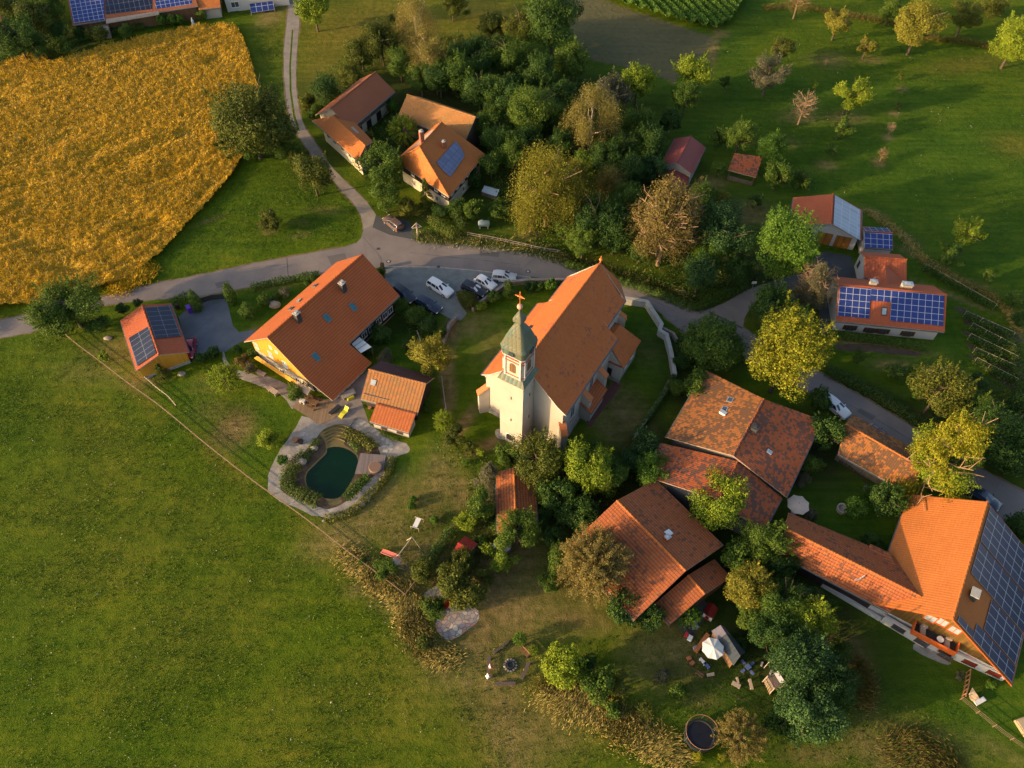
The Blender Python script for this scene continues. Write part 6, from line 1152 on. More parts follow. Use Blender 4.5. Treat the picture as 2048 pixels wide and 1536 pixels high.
# swing and slide frame
A, B_ = G(824, 1074, 2.2), G(797, 1110, 2.2); o = thing('swing_set', 'wooden swing frame with pink slide and ladder on the lawn below the pond', 'swing', (A+B_)/2*Vector((1, 1, 0)) if False else ((A.x+B_.x)/2, (A.y+B_.y)/2, 0)); u_ = (B_-A).normalized(); n_ = Vector((-u_.y, u_.x, 0))
m = MB(); m.tube([A, B_], .07, n=6); m.build('crossbeam', 'pale_plank', o)
for p_ in (A, B_):
    for s_ in (-1, 1): m = MB(); e = p_+n_*s_*1.1; m.tube([p_, (e.x, e.y, 0)], .06, n=6); m.build('post', 'pale_plank', o)
for t in (.35, .6):
    q = A.lerp(B_, t); m = MB()
    for s_ in (-.22, .22): e = q+u_*s_; m.tube([e, (e.x, e.y, .5)], .012, n=4)
    m.box((q.x, q.y, .46), .5, .2, .04, math.atan2(u_.y, u_.x)); m.build('swing_seat', 'brown_wood', o)
s0, s1 = B_+Vector((0, 0, -.75)), G(764, 1104); s1.z = .3; d_ = (s1-s0); sd_ = Vector((-d_.y, d_.x, 0)).normalized(); pl = s0+u_*.7; m = MB(); m.box((pl.x, pl.y, s0.z-.05), 1.1, 1.0, .06, math.atan2(u_.y, u_.x)); m.build('platform', 'pale_plank', o)
m = MB(); m.slab([s0+sd_*.28, s0-sd_*.28, s1-sd_*.28, s1+sd_*.28] if ((s0-sd_*.28)-(s0+sd_*.28)).cross((s1-sd_*.28)-(s0+sd_*.28)).z > 0 else [s1+sd_*.28, s1-sd_*.28, s0-sd_*.28, s0+sd_*.28], .04)
for s_ in (-1, 1): m.tube([s0+sd_*.28*s_+Vector((0, 0, .08)), s1+sd_*.28*s_+Vector((0, 0, .08))], .05, n=5)
m.build('slide', 'slide_red', o)
l0, l1 = s0+u_*1.1, G(808, 1135); sd_ = Vector((-(l1-l0).y, (l1-l0).x, 0)).normalized()
m = MB()
for s_ in (-1, 1): m.tube([l0+sd_*.3*s_, l1+sd_*.3*s_], .04, n=5)
for k in range(1, 7): q = l0.lerp(l1, k/7); m.tube([q-sd_*.3, q+sd_*.3], .025, n=4)
m.build('ladder', 'pale_plank', o)
q = [G(829, 1055, .9), G(838, 1036, .9)]; o = thing('garden_lounger', 'white cloth lounger slung between two wooden rails on the lawn', 'lounger', ((q[0].x+q[1].x)/2, (q[0].y+q[1].y)/2, 0)); u_ = (q[1]-q[0]).normalized(); n_ = Vector((-u_.y, u_.x, 0))
m = MB(); m.slab([q[0]+n_*.32, q[0]-n_*.32, q[1]-n_*.32, q[1]+n_*.32], .03); m.build('cloth', 'canvas_white', o)
for p_ in q:
    m = MB(); m.tube([p_+n_*.6, p_-n_*.6], .05, n=6); m.build('rail', 'pale_plank', o)
    for s_ in (-.55, .55): m = MB(); e = p_+n_*s_; m.tube([e, (e.x, e.y, 0)], .045, n=5); m.build('leg', 'pale_plank', o)
# climbing tower
o = thing('play_tower', 'wooden play tower with grey curved roof and rope net beside the dark thicket', 'play tower', G(1548, 1372)); pf = [G(1531, 1357, 1.3), G(1553, 1349, 1.3), G(1567, 1370, 1.3), G(1545, 1381, 1.3)]
m = MB(); m.prism([(p.x, p.y) for p in pf], 1.22, 1.3); m.build('platform', 'grey_deck', o)
for p_ in pf: m = MB(); m.tube([(p_.x, p_.y, 0), (p_.x, p_.y, 2.3)], .06, n=6); m.build('post', 'pale_plank', o)
for k in range(4): a, b = pf[k], pf[(k+1) % 4]; m = MB(); m.tube([(a.x, a.y, 2.0), (b.x, b.y, 2.0)], .04, n=5); m.tube([(a.x, a.y, 1.65), (b.x, b.y, 1.65)], .03, n=5); m.build('railing', 'pale_plank', o)
m = MB(); a, b = pf[1], pf[2]; c_ = pf[0].lerp(pf[1], .55); d__ = pf[3].lerp(pf[2], .55)
pr = [(0, 2.4), (.15, 2.75), (.5, 2.95), (.85, 2.8), (1, 2.4)]
for k in range(4):
    t0, t1 = pr[k], pr[k+1]; m.slab([c_.lerp(b if False else pf[1], t0[0])*Vector((1, 1, 0)) if False else Vector((*c_.lerp(pf[1], t0[0]).xy, t0[1])), Vector((*d__.lerp(pf[2], t0[0]).xy, t0[1])), Vector((*d__.lerp(pf[2], t1[0]).xy, t1[1])), Vector((*c_.lerp(pf[1], t1[0]).xy, t1[1]))], .05)
m.build('roof', 'grey_plastic', o)
m = MB(); f0, f1 = G(1527, 1364), G(1539, 1390)
for k in range(6): a, b = pf[0].lerp(pf[3], k/5), f0.lerp(f1, k/5); m.tube([a, b], .025, n=4)
for k in range(1, 5): m.tube([pf[0].lerp(f0, k/5), pf[3].lerp(f1, k/5)], .025, n=4)
m.build('climbing_net', 'wicker', o); m = MB(); m.tube([Vector((*pf[1].xy, 2.3)), G(1538, 1324, 2.2)], .05, n=6); m.build('swing_beam', 'pale_plank', o); e = G(1538, 1324, 2.2); m = MB(); m.tube([e, (e.x, e.y, 0)], .05, n=6); m.build('post', 'pale_plank', o)
# scattered play things and benches by the white parasol
def small_bench(x, y, L_, W_, H_, an, mat, label, name='low_bench', cat='bench'):
    c = G(x, y); o = thing(name, label, cat, c); a = R(an); m = MB(); m.box((c.x, c.y, H_), L_, W_, .06, a); m.build('seat', mat, o); dx = Vector((math.cos(a), math.sin(a), 0))
    for s_ in (-.38, .38): q = c+dx*L_*s_; m = MB(); m.box((q.x, q.y, 0), .08, W_*.8, H_, a); m.build('leg', mat, o)
small_bench(1420, 1351, .9, .35, .35, 10, 'pale_plank', 'pale low bench left of the four-armed blue toy table, nearest the garden path'); small_bench(1471, 1371, 1.0, .5, .3, -30, 'pale_plank', 'broad pale plank table lowest among the play things'); small_bench(1474, 1362, .7, .25, .3, 95, 'pale_plank', 'short pale plank standing upright next to the broad plank table')
small_bench(1500, 1370, 1.2, .35, .35, 95, 'pale_plank', 'narrow pale bench farthest right among the play things'); small_bench(1398, 1350, 1.0, .45, .4, -35, 'brown_wood', 'brown plank bench lower left of the white parasol'); small_bench(1461, 1322, 1.0, .55, .4, -45, 'brown_wood', 'reddish plank bench at the foot of the grey shed'); small_bench(1404, 1325, .9, .35, .45, -50, 'canvas_white', 'white bench directly below the white parasol'); small_bench(1412, 1333, .8, .35, .45, -50, 'toy_blue', 'blue grey bench just below the white one under the parasol')
small_bench(547, 786, 1.9, .75, .7, -36, 'pale_plank', 'slatted wooden table at the edge of the lawn below the yellow gable', 'garden_table', 'table'); small_bench(523, 748, 1.6, .6, .3, -28, 'grey_plank', 'small wooden frame bed on the paving below the yellow gable', 'wooden_bed', 'planter'); small_bench(606, 806, .8, .6, .6, -20, 'canvas_white', 'small white table on the wooden deck', 'side_table', 'table'); small_bench(627, 808, 1.8, .8, .7, -30, 'brown_wood', 'long brown dining table on the wooden deck', 'dining_table', 'table')
small_bench(633, 799, 1.4, .35, .42, -30, 'brown_wood', 'bench with a blue cushion beside the deck dining table, wall side'); small_bench(622, 818, 1.4, .35, .42, -30, 'brown_wood', 'bench on the outer side of the deck dining table'); small_bench(697, 792, 2.2, 1.1, .55, 32, 'grey_plank', 'large grey lounge table under the eave beside the yellow cushion', 'lounge_table', 'table')
c = G(1498, 1337)
c = G(1494, 1336); o = thing('toy_table', 'four armed blue plastic picnic toy on the lawn below the grey shed', 'toy', c); m = MB(); m.box((c.x, c.y, .45), .6, .6, .05, .6); m.build('top', 'toy_blue', o)
for k in range(4): t = .6+k*math.pi/2; m = MB(); m.box((c.x+.75*math.cos(t), c.y+.75*math.sin(t), .28), .55, .3, .05, t); m.build('seat', 'toy_blue', o); m = MB(); m.box((c.x+.75*math.cos(t), c.y+.75*math.sin(t), 0), .1, .2, .28, t); m.build('leg', 'toy_blue', o)
m = MB(); m.box((c.x, c.y, 0), .12, .12, .45); m.build('leg', 'toy_blue', o)
c = G(1411, 1340); 
def crate(x, y, sx, sy, sz, a, mat, label, name='box', cat='box', rim=True):
    c = G(x, y); m = MB(); m.box((c.x, c.y, 0), sx, sy, sz, R(a))
    if rim: m.box((c.x, c.y, sz), sx*1.08, sy*1.08, .03, R(a)); m.box((c.x, c.y, sz+.03), sx*.8, sy*.8, .02, R(a))
    return tag(m.build(name, mat), label, cat)
crate(1377, 1318, .5, .4, .4, 20, 'toy_orange', 'upper of two small orange boxes left of the white parasol'); crate(1383, 1328, .6, .4, .35, 40, 'toy_orange', 'lower of two small orange boxes left of the white parasol'); crate(1390, 1298, .5, .4, .5, 10, 'grey_plastic', 'grey crate beside the purple bucket'); crate(1398, 1294, .45, .45, .45, 30, 'toy_purple', 'purple bucket left of the white parasol', 'bucket', 'bucket'); crate(1379, 1278, .6, .5, .45, 60, 'canvas_white', 'white box at the lower corner of the dark sand yard'); crate(1372, 1271, .5, .4, .5, 60, 'toy_red', 'red crate at the lower left corner of the dark sand yard')
crate(1388, 1252, .9, .6, .55, 100, 'grey_plastic', 'pale grey storage box on the dark sand yard'); crate(1364, 1243, .7, .4, .5, -50, 'toy_orange', 'orange box tucked under the bamboo by the ribbed annex'); crate(357, 617, .55, .6, 1.0, 10, 'hair_dark', 'dark wheelie bin beside the purple one near the drive', 'wheelie_bin', 'bin'); crate(383, 622, 1.0, .9, 1.1, 30, 'toy_purple', 'purple covered object at the foot of the conical thuja', 'garden_cover', 'cover'); crate(765.5, 537, .55, .6, 1.05, 0, 'hair_dark', 'dark wheelie bin at the road corner of the farmhouse', 'wheelie_bin', 'bin')
crate(1402, 1288, 2.6, .5, .8, -130, 'toy_orange', 'long orange-brown board wall behind the white parasol', 'board_wall', 'wall', rim=False); crate(1523, 1329, .5, .2, .3, 60, 'grey_plastic', 'upper pale plank by the swing beam of the play tower', 'plank', 'plank', False); crate(1541, 1345, .5, .2, .3, 60, 'grey_plastic', 'lower pale plank by the swing beam of the play tower', 'plank', 'plank', False)
# yellow lounger, hot tub on the dock, pond dock
c = G(689, 827); o = thing('sun_lounger', 'bright yellow curved sun lounger on the terrace paving', 'lounger', c); a_ = R(58); dx = Vector((math.cos(a_), math.sin(a_), 0)); sy = Vector((-dx.y, dx.x, 0)); pr = [(-1.0, .25), (-.3, .38), (.3, .35), (.8, .85)]
m = MB()
for k in range(3): p0, p1_ = c+dx*pr[k][0], c+dx*pr[k+1][0]; m.slab([Vector((*(p0-sy*.35).xy, pr[k][1])), Vector((*(p1_-sy*.35).xy, pr[k+1][1])), Vector((*(p1_+sy*.35).xy, pr[k+1][1])), Vector((*(p0+sy*.35).xy, pr[k][1]))], .08)
m.build('cushion', 'yellow_cushion', o)
for t in (-.8, .5): q = c+dx*t; m = MB(); m.box((q.x, q.y, 0), .06, .6, .28, a_); m.build('leg', 'silver_metal', o)
c = G(701, 796); m = MB(); m.box((c.x, c.y, 0), 1.1, .7, .4, R(35)); m.box((c.x, c.y, .4), 1.0, .62, .1, R(35)); tag(m.build('floor_cushion', 'yellow_cushion'), 'yellow floor cushion under the farmhouse eave', 'cushion')
c = G(670, 822); o = thing('lounge_chair', 'black reclining chair with a light frame at the corner of the house', 'chair', c); m = MB(); m.box((c.x, c.y, .35), 2.0, .6, .06, R(52)); m.build('seat', 'net_dark', o); m = MB(); m.box((c.x, c.y, 0), 1.9, .07, .35, R(52)); m.build('frame', 'pale_plank', o)
dk = [G(722, 909), G(772, 913), G(766, 952), G(710.5, 950)]; o = thing('pond_dock', 'square grey plank dock over the right shore of the pond', 'dock', sum(dk, Vector())/4); m = MB(); m.prism([(p.x, p.y) for p in dk], .3, .38); m.build('planks', 'grey_deck', o)
for p_ in dk: q = (sum(dk, Vector())/4).lerp(p_, .9); m = MB(); m.box((q.x, q.y, 0), .12, .12, .3); m.build('post', 'brown_wood', o)
c = G(751, 937, .4); o = thing('hot_tub', 'round brown lidded tub standing on the pond dock', 'tub', c); m = MB(); m.lathe((c.x, c.y, .38), [(.85, 0), (.88, .5)], 26); m.build('shell', 'tub_brown', o); m = MB(); m.lathe((c.x, c.y, .88), [(.82, 0), (.80, .04)], 26); m.build('lid', 'tub_brown', o); m = MB(); m.tube([(c.x+.88*math.cos(t), c.y+.88*math.sin(t), .86) for t in [2*math.pi*k/26 for k in range(27)]], .03, n=5, caps=False); m.build('rim', 'pale_plank', o)
a, b = G(711, 837), G(700, 855); m = MB(); m.tube([(a.x, a.y, .12), (b.x, b.y, .12)], .07, n=6); tag(m.build('drain_channel', 'gutter_metal'), 'dark narrow drain channel across the paving above the pond', 'drain')
# awning sail
q = [G(719, 674, 2.9), G(743, 694, 2.6), G(722, 706, 2.5), G(703, 688, 2.9)]; o = thing('awning', 'white striped sail awning at the shaded side of the farmhouse', 'awning', ((q[0].x+q[2].x)/2, (q[0].y+q[2].y)/2, 0)); cc = sum(q, Vector())/4-Vector((0, 0, .15)); m = MB()
for k in range(4): m.poly([q[k], q[(k+1) % 4], cc] if (q[(k+1) % 4]-q[k]).cross(cc-q[k]).z > 0 else [q[(k+1) % 4], q[k], cc])
m.build('cloth', 'canvas_white', o)
for t in (.3, .62): a, b = q[0].lerp(q[1], t), q[3].lerp(q[2], t); m = MB(); m.tube([a+Vector((0, 0, .03)), b+Vector((0, 0, .03))], .035, n=4); m.build('seam', 'gutter_metal', o)
for k in (1, 2): m = MB(); m.tube([(q[k].x, q[k].y, 0), q[k]], .05, n=6); m.build('pole', 'brown_wood', o)
# gas tank
c = G(968, 455); o = thing('gas_tank', 'pale green gas tank on legs in the garden beside the hedge', 'tank', c); m = MB(); m.tube([(c.x-1.0, c.y, .95), (c.x-.85, c.y, .95)], .35, .55, 14); m.tube([(c.x-.85, c.y, .95), (c.x+.85, c.y, .95)], .55, n=14); m.tube([(c.x+.85, c.y, .95), (c.x+1.0, c.y, .95)], .55, .35, 14); m.build('shell', 'tank_paint', o, smooth=True)
m = MB(); m.box((c.x-.4, c.y, 1.48), .4, .3, .15); m.build('valve_box', 'silver_metal', o)
for s_ in (-.7, .7): m = MB(); m.box((c.x+s_, c.y, 0), .12, .8, .5); m.build('leg', 'canvas_white', o)
q = [G(963, 383, .9), G(969, 371, 1.2), G(999, 379, 1.2), G(993, 393, .9)]; o = thing('cold_frame', 'cold frame with a pale sheet lid below the half-hipped farmhouse', 'cold frame', ((q[0].x+q[2].x)/2, (q[0].y+q[2].y)/2, 0)); m = MB(); m.prism([(p.x, p.y) for p in q], 0, .82); m.build('frame', 'old_boards', o); m = MB(); m.slab(q if (q[1]-q[0]).cross(q[2]-q[0]).z > 0 else q[::-1], .05); m.build('lid', 'light_glass', o)
# wayside cross
c = G(836, 475); o = thing('wayside_cross', 'pale wayside crucifix on the grass tip at the lane junction', 'crucifix', c); m = MB(); m.box((c.x, c.y, 0), .22, .22, 3.0, .4); m.box((c.x, c.y, 2.2), 1.5, .18, .2, .4); m.build('cross', 'pale_plank', o)
m = MB(); q = Vector((c.x, c.y-.16, 0)); m.tube([q+Vector((0, 0, 1.2)), q+Vector((0, 0, 1.75)), q+Vector((0, 0, 2.2))], .07, .12, 6); m.tube([q+Vector((-.6, -.2, 2.35)), q+Vector((0, 0, 2.15)), q+Vector((.6, .2, 2.35))], .04, n=5); m.blob(q+Vector((0, -.05, 2.4)), .1, .1, .12, 2, 8, 5, .05); m.build('figure', 'canvas_beige', o); m = MB()
a, b, t_ = c+Vector((-.9, -.1, 2.3)), c+Vector((.9, .1, 2.3)), c+Vector((0, 0, 3.3)); m.tube([a, t_], .06, n=5); m.tube([t_, b], .06, n=5); m.build('little_roof', 'pale_plank', o)
# statue, sign, well, pots, boulders
c = G(387, 49); m = MB(); m.lathe((c.x, c.y, 0), [(.35, 0), (.35, .3), (.2, .35), (.28, .6), (.3, .9), (.2, 1.15), (.08, 1.25), (.15, 1.35), (.13, 1.5), (.02, 1.58)], 12); tag(m.build('garden_statue', 'canvas_white'), 'white figure statue on the lawn near the top left corner', 'statue')
c = G(1503, 580); o = thing('road_sign', 'small white sign on a post at the mouth of the side road', 'sign', c); m = MB(); m.tube([(c.x, c.y, 0), (c.x, c.y, 2.1)], .035, n=6); m.build('post', 'silver_metal', o); m = MB(); m.box((c.x, c.y-.05, 1.5), .75, .04, .55); m.build('board', 'canvas_white', o)
c = G(1683, 1020); m = MB(); m.lathe((c.x, c.y, 0), [(.72, 0), (.75, .6), (.55, .6), (.53, .2)], 22); o = tag(m.build('stone_well', 'stone_curb'), 'round stone well ring on the courtyard lawn', 'well')
c = G(1731, 980); m = MB(); m.lathe((c.x, c.y, 0), [(.35, 0), (.45, .4), (.42, .7), (.3, .7)], 14); tag(m.build('planter', 'stone_pale'), 'pale round planter on the courtyard lawn below the wagon shed', 'planter'); c = G(1742, 995); m = MB(); m.lathe((c.x, c.y, 0), [(.25, 0), (.32, .3), (.2, .35)], 12); tag(m.build('planter', 'stone_pale'), 'small pale planter half under the dark courtyard bush', 'planter')
for x, y, s_, mt, l, nme in [(591, 883, .45, 'padding_brown', 'brown round pot on the gravel left of the pond', 'garden_pot'), (602, 886, .42, 'hair_dark', 'black round barbecue on the gravel left of the pond', 'barbecue'), (597, 880, .3, 'toy_red' if False else 'pot_clay', 'small clay pot between the brown pot and the black barbecue', 'garden_pot'), (740, 817, .28, 'pot_clay', 'clay flower pot at the wall corner of the annex', 'garden_pot')]:
    c = G(x, y); m = MB(); m.lathe((c.x, c.y, 0), [(s_*.6, 0), (s_*1.0, s_*.9), (s_*.98, s_*1.2), (s_*.7, s_*1.2)], 14); tag(m.build(nme, mt), l, 'pot' if nme == 'garden_pot' else 'barbecue')
rd = random.Random(5)
for i, (x, y, s_, mt, l) in enumerate([(629, 898, .75, 'stone_pale', 'pale rounded boulder at the upper left bank of the pond'), (604, 926, 1.05, 'stone_pale', 'large pale boulder on the left bank of the pond'), (551, 613, 1.3, 'boulder', 'large brown boulder in the rockery behind the farmhouse'), (538, 602, .9, 'dark_slate', 'flat grey rock behind the brown boulder in the rockery'), (770, 951, .6, 'stone_pale', 'pale rock at the dock end of the rock border'), (776, 938, .5, 'boulder', 'small rock at the upper end of the rock border right of the pond'), (724, 1010, .7, 'stone_pale', 'biggest pale rock at the lower end of the rock border'), (715, 1017, .55, 'boulder', 'brownish rock at the lowest end of the rock border'), (735, 1002, .5, 'stone_pale', 'small pale rock beside the biggest one in the border'), (649, 1043, .4, 'stone_pale', 'lone pale stone below the pond path'), (216, 677, .85, 'stone_curb', 'flat pale stone on the lawn left of the yellow shed'), (364, 748, .8, 'stone_curb', 'flat pale stone slab right below the yellow shed'), (762, 960, .45, 'boulder', 'brown rock midway along the rock border'), (1365, 583, .45, 'stone_pale', 'pale stone on the verge above the road'), (889, 1322 if False else 1319, .2, 'stone_pale', 'tiny pale stone by the meadow edge')]):
    c = G(x, y); m = MB(); fl = .25 if 'flat' in l else .6; s_ *= .78; m.blob((c.x, c.y, s_*fl*.6), s_, s_*.72, s_*fl, i, 10, 6, .14); tag(m.build('boulder', mt, smooth=True), l, 'rock', 'boulders and rocks in the gardens')
m = MB()
for k in range(16): x, y = 545+rd.uniform(0, 45), 612+rd.uniform(-5, 20)
c = G(892, 1216); o = thing('red_bench', 'bright red garden bench at the head of the stone patio', 'bench', c); a_ = R(35); m = MB(); m.box((c.x, c.y, .4), 1.5, .5, .06, a_); m.build('seat', 'red_paint', o); q = c+Vector((-.15, .25, 0)); m = MB(); m.box((q.x, q.y, .45), 1.5, .06, .45, a_); m.build('backrest', 'red_paint', o)
for s_ in (-.65, .65): q = c+Vector((math.cos(a_), math.sin(a_), 0))*s_; m = MB(); m.box((q.x, q.y, 0), .07, .45, .4, a_); m.build('leg', 'dark_red_paint', o)
c = G(1002, 1097); o = thing('covered_boat', 'small pale covered boat half hidden by bushes right of the red roofed shed', 'boat', c); m = MB(); m.blob((c.x, c.y, .55), 1.35, .75, .5, 3, 14, 6, .06); m.build('cover', 'canvas_white', o, smooth=True); m = MB(); m.blob((c.x, c.y, .3), 1.4, .8, .35, 3, 14, 6, .02); m.build('hull', 'cloth_blue', o, smooth=True)
c = G(1948, 1392); o = thing('lounge_pod', 'curved wicker garden seat with a white cushion beside the lower right fence', 'seat', c); m = MB()
q = [G(1945, 1375, .9), G(1955, 1390, .8), G(1960, 1398, .5), G(1950, 1400, .4), G(1940, 1396, .45), G(1938, 1388, .6)]; m.slab(q if (q[1]-q[0]).cross(q[2]-q[0]).z > 0 else q[::-1], .1); m.build('shell', 'wicker', o); m = MB(); q = G(1957, 1404); m.box((q.x, q.y, .3), 1.4, .5, .15, R(25)); m.build('cushion', 'canvas_white', o); m = MB(); q = G(1948, 1396); m.lathe((q.x, q.y, 0), [(.5, 0), (.4, .3)], 10); m.build('base', 'wicker', o)
c = G(2046, 1455); m = MB(); m.box((c.x, c.y, 0), 1.2, 1.8, .45, .3); m.box((c.x, c.y, .45), 1.0, 1.5, .12, .3); tag(m.build('garden_sofa', 'wicker'), 'wicker seat cut by the right edge of the photo', 'seat')
# ---------------------------------------------------------------- fences and walls
def fence(pxs, label, post=1.0, every=2.5, rails=(.85,), mat='pale_plank', rr=.05, name='rail_fence', k=5, pr=.06):
    P_ = [Vector((p[0], p[1], 0)) for p in smooth_line(wp(pxs), k)]; o = thing(name, label, 'fence', P_[len(P_)//2])
    for z in rails: m = MB(); m.tube([p+Vector((0, 0, z)) for p in P_], rr, n=5); m.build('rail', mat, o)
    d = 0; acc = 0; m = MB(); cnt = 0
    for i in range(len(P_)-1):
        L_ = (P_[i+1]-P_[i]).length
        while acc <= L_ and cnt < 95:
            q = P_[i].lerp(P_[i+1], acc/L_); m = MB(); m.tube([(q.x, q.y, 0), (q.x, q.y, post)], pr, n=5); m.build('post', mat, o); acc += every; cnt += 1
        acc -= L_
    return o
fence([(128, 668), (155, 691), (212, 734), (256, 768), (325, 818), (412, 890), (512, 968), (612, 1040), (712, 1118), (760, 1153), (812, 1193)], 'long pole fence dividing the big meadow from the gardens', .8, 2.6, (.75, .42), 'pole_wood', .045)
fence([(812, 1193), (838, 1158), (866, 1112), (890, 1080), (918, 1044)], 'short pole fence running up from the meadow corner past the red shed', .8, 2.4, (.75,), 'pole_wood', .07)
fence([(292, 758), (316, 779), (338, 796), (354, 815)], 'short bent pole rail on the lawn below the yellow shed', .6, 2.0, (.5,), rr=.06)
fence([(935, 472), (980, 480), (1030, 490), (1078, 501), (1120, 508)], 'weathered rail fence above the road right of the hedge corner', .9, 2.3, (.8, .4), 'grey_plank')
fence([(1920, 1399), (1960, 1433), (2000, 1465), (2060, 1508)], 'board fence with a pale top rail at the lower right corner', 1.0, 2.0, (.95, .6, .3), 'pole_wood', .03)
fence([(1932, 1345), (1928, 1375), (1922, 1399)], 'short rusty screen joining the lower right fence to the house', 1.3, .6, (1.2, .2), 'padding_brown', .07, 'garden_screen')
fence([(884, 760), (889, 800), (893, 826)], 'narrow timber rail between the barn and the church track', 1.0, 1.6, (.95, .5), 'grey_plank', .09)
fence([(1376, 1330), (1400, 1352), (1440, 1375), (1480, 1400), (1530, 1425)], 'thin dark garden rail below the play lawn', .5, 2.2, (.45,), 'dark_wood', .03)
fence([(835, 668), (843, 690), (838, 705)], 'pale railing in the shaded garden behind the barn', .9, 1.2, (.85, .4), 'grey_plank', .05, k=3)
fence([(1676, 925), (1700, 940), (1740, 975)], 'low dark paling in front of the wagon shed', .7, .5, (.6, .3), 'dark_wood', .04)
fence([(2003, 608), (2012, 597), (2025, 602)], 'small pale gate frame at the bend of the slope track', 1.0, 1.2, (.95, .5), 'pale_plank', .05, 'gate_frame', 1)
def wallobj(pxs, w_, h_, mat, label, name='stone_wall', cat='wall'):
    P_ = [Vector((p[0], p[1], 0)) for p in wp(pxs)]; m = MB()
    for i in range(len(P_)-1):
        a, b = P_[i], P_[i+1]; c = (a+b)/2; m.box((c.x, c.y, 0), (b-a).length+w_*.3, w_, h_+.002*i, math.atan2((b-a).y, (b-a).x))
    o = tag(m.build(name, mat), label, cat); return o
wallobj([(912, 640), (899, 655), (890, 680), (884, 702)], .45, .9, 'wall_stone', 'short reddish stone wall left of the church track below the gravel yard'); wallobj([(946, 622), (975, 600), (999, 583), (1019, 570), (1060, 566), (1135, 566)], .5, .9, 'wall_stone', 'churchyard stone wall behind the parked cars')
wallobj([(1246, 606), (1292, 613), (1321, 658), (1317, 670), (1331, 679), (1340, 715), (1347, 758)], .6, 1.3, 'concrete', 'pale capped churchyard wall beside the choir and the road')
wallobj([(1339, 768), (1322, 800), (1300, 832), (1268, 880)], .5, 1.2, 'wall_stone', 'ivy grown churchyard wall right of the church lawn')
wallobj([(1321, 660), (1345, 672), (1352, 684)], .4, .8, 'wall_stone', 'short side wall branching off the churchyard corner')
P_ = wp([(400, 608), (427, 600), (453, 598)]); o = thing('iron_gate', 'low black slatted gate between the two conical thujas at the drive', 'gate', P_[1]); m = MB(); 
for i in range(2): a, b = P_[i], P_[i+1]; c = (a+b)/2; m.box((c.x, c.y, .1), (b-a).length, .06, 1.1, math.atan2((b-a).y, (b-a).x))
m.build('gate_leaf', 'dark_slate', o)
for p_ in (P_[0], P_[2]): m = MB(); m.box((p_.x, p_.y, 0), .18, .18, 1.3); m.build('post', 'concrete', o)
# espalier and vine rows
def vine(a, b, label, n=75, w_=.75, h_=1.5, wire=True):
    pa, pb = G(*a), G(*b); o = thing('vine_row', label, 'vines', (pa+pb)/2, 'rows of vines beside the solar bungalow'); rd = np.random.default_rng(int(a[0])); L_ = (pb-pa).length; k = int(L_*n*3)
    t = rd.random(k)[:, None]; A_ = np.array(pa)[None]; B2 = np.array(pb)[None]; C = A_*(1-t)+B2*t+rd.normal(size=(k, 3))*[w_*.5, w_*.5, 0]; C[:, 2] = np.abs(rd.normal(size=k))*h_*.38+.25
    v, f = cards(C, rd.normal(size=(k, 3))+[0, 0, .5], .22, rd, .7); me = fast_mesh('foliage', v-np.array(wloc(o)), f, ['leaf_mid', 'leaf_dark'], mi=(rd.random(k) < .5).astype(int)); q = bpy.data.objects.new('foliage', me); COL.objects.link(q); q.parent = o
    if wire:
        for t_ in (0, .33, .66, 1): q = pa.lerp(pb, t_); m = MB(); m.tube([(q.x, q.y, 0), (q.x, q.y, 1.5)], .035, n=5); m.build('post', 'pale_plank', o)
        m = MB(); m.tube([(pa.x, pa.y, 1.45), (pb.x, pb.y, 1.45)], .025, n=4); m.build('rail', 'pale_plank', o)
for i, (a, b, l) in enumerate([((1846, 540), (1985, 620), 'long upper vine row with a pale top rail behind the bungalow'), ((1925, 634), (2022, 677), 'first of the five short vine rows, the one farthest from the road'), ((1938, 658), (2022, 702), 'second of the five short vine rows counted from the top'), ((1934, 679), (2027, 724), 'middle one of the five short vine rows'), ((1944, 707), (2022, 742), 'fourth of the five short vine rows counted from the top'), ((1946, 727), (2027, 769), 'lowest of the five short vine rows')]): vine(a, b, l)
def hedge(pxs, w_, h_, mats, label, dens=70, name='hedge', cat='hedge', size=.19):
    P_ = [Vector((p[0], p[1], 0)) for p in smooth_line(wp(pxs), 5)]; rd = np.random.default_rng(len(pxs)*7+int(pxs[0][0])); cs = []; Ns = []
    for i in range(len(P_)-1):
        a, b = P_[i], P_[i+1]; L_ = (b-a).length; k = int(L_*dens*(w_+2*h_)); u = (b-a).normalized(); n = Vector((-u.y, u.x, 0)); ph = rd.random(k)*math.pi; t = rd.random(k)*1.3-.15; wob = 1+.28*(vnoise(a.x+t*L_, a.y+t*3, 1.1, 4)-.5)*2
        rr_ = rd.uniform(.72, 1.05, k)*wob; off = np.cos(ph)*w_/2*rr_; z = np.sin(ph)**.6*h_*rr_*.98; q = np.array(a)[None]+np.array(u)[None]*(t*L_)[:, None]+np.array(n)[None]*off[:, None]; q[:, 2] = z; cs.append(q)
        nn2 = np.array(n)[None]*np.cos(ph)[:, None]; nn2 = nn2+np.array([0, 0, 1])[None]*(np.sin(ph)[:, None]+.15); Ns.append(nn2+rd.normal(size=nn2.shape)*.5)
    C = np.vstack(cs); v, f = cards(C, np.vstack(Ns), size, rd, .7); org = np.array(P_[len(P_)//2]); me = fast_mesh(name, v-org, f, mats, mi=(rd.random(len(f)) < .4).astype(int)*(len(mats) > 1)); o = bpy.data.objects.new(name, me); COL.objects.link(o); o.location = org; return tag(o, label, cat, kind='stuff' if 'plants' in name else None)
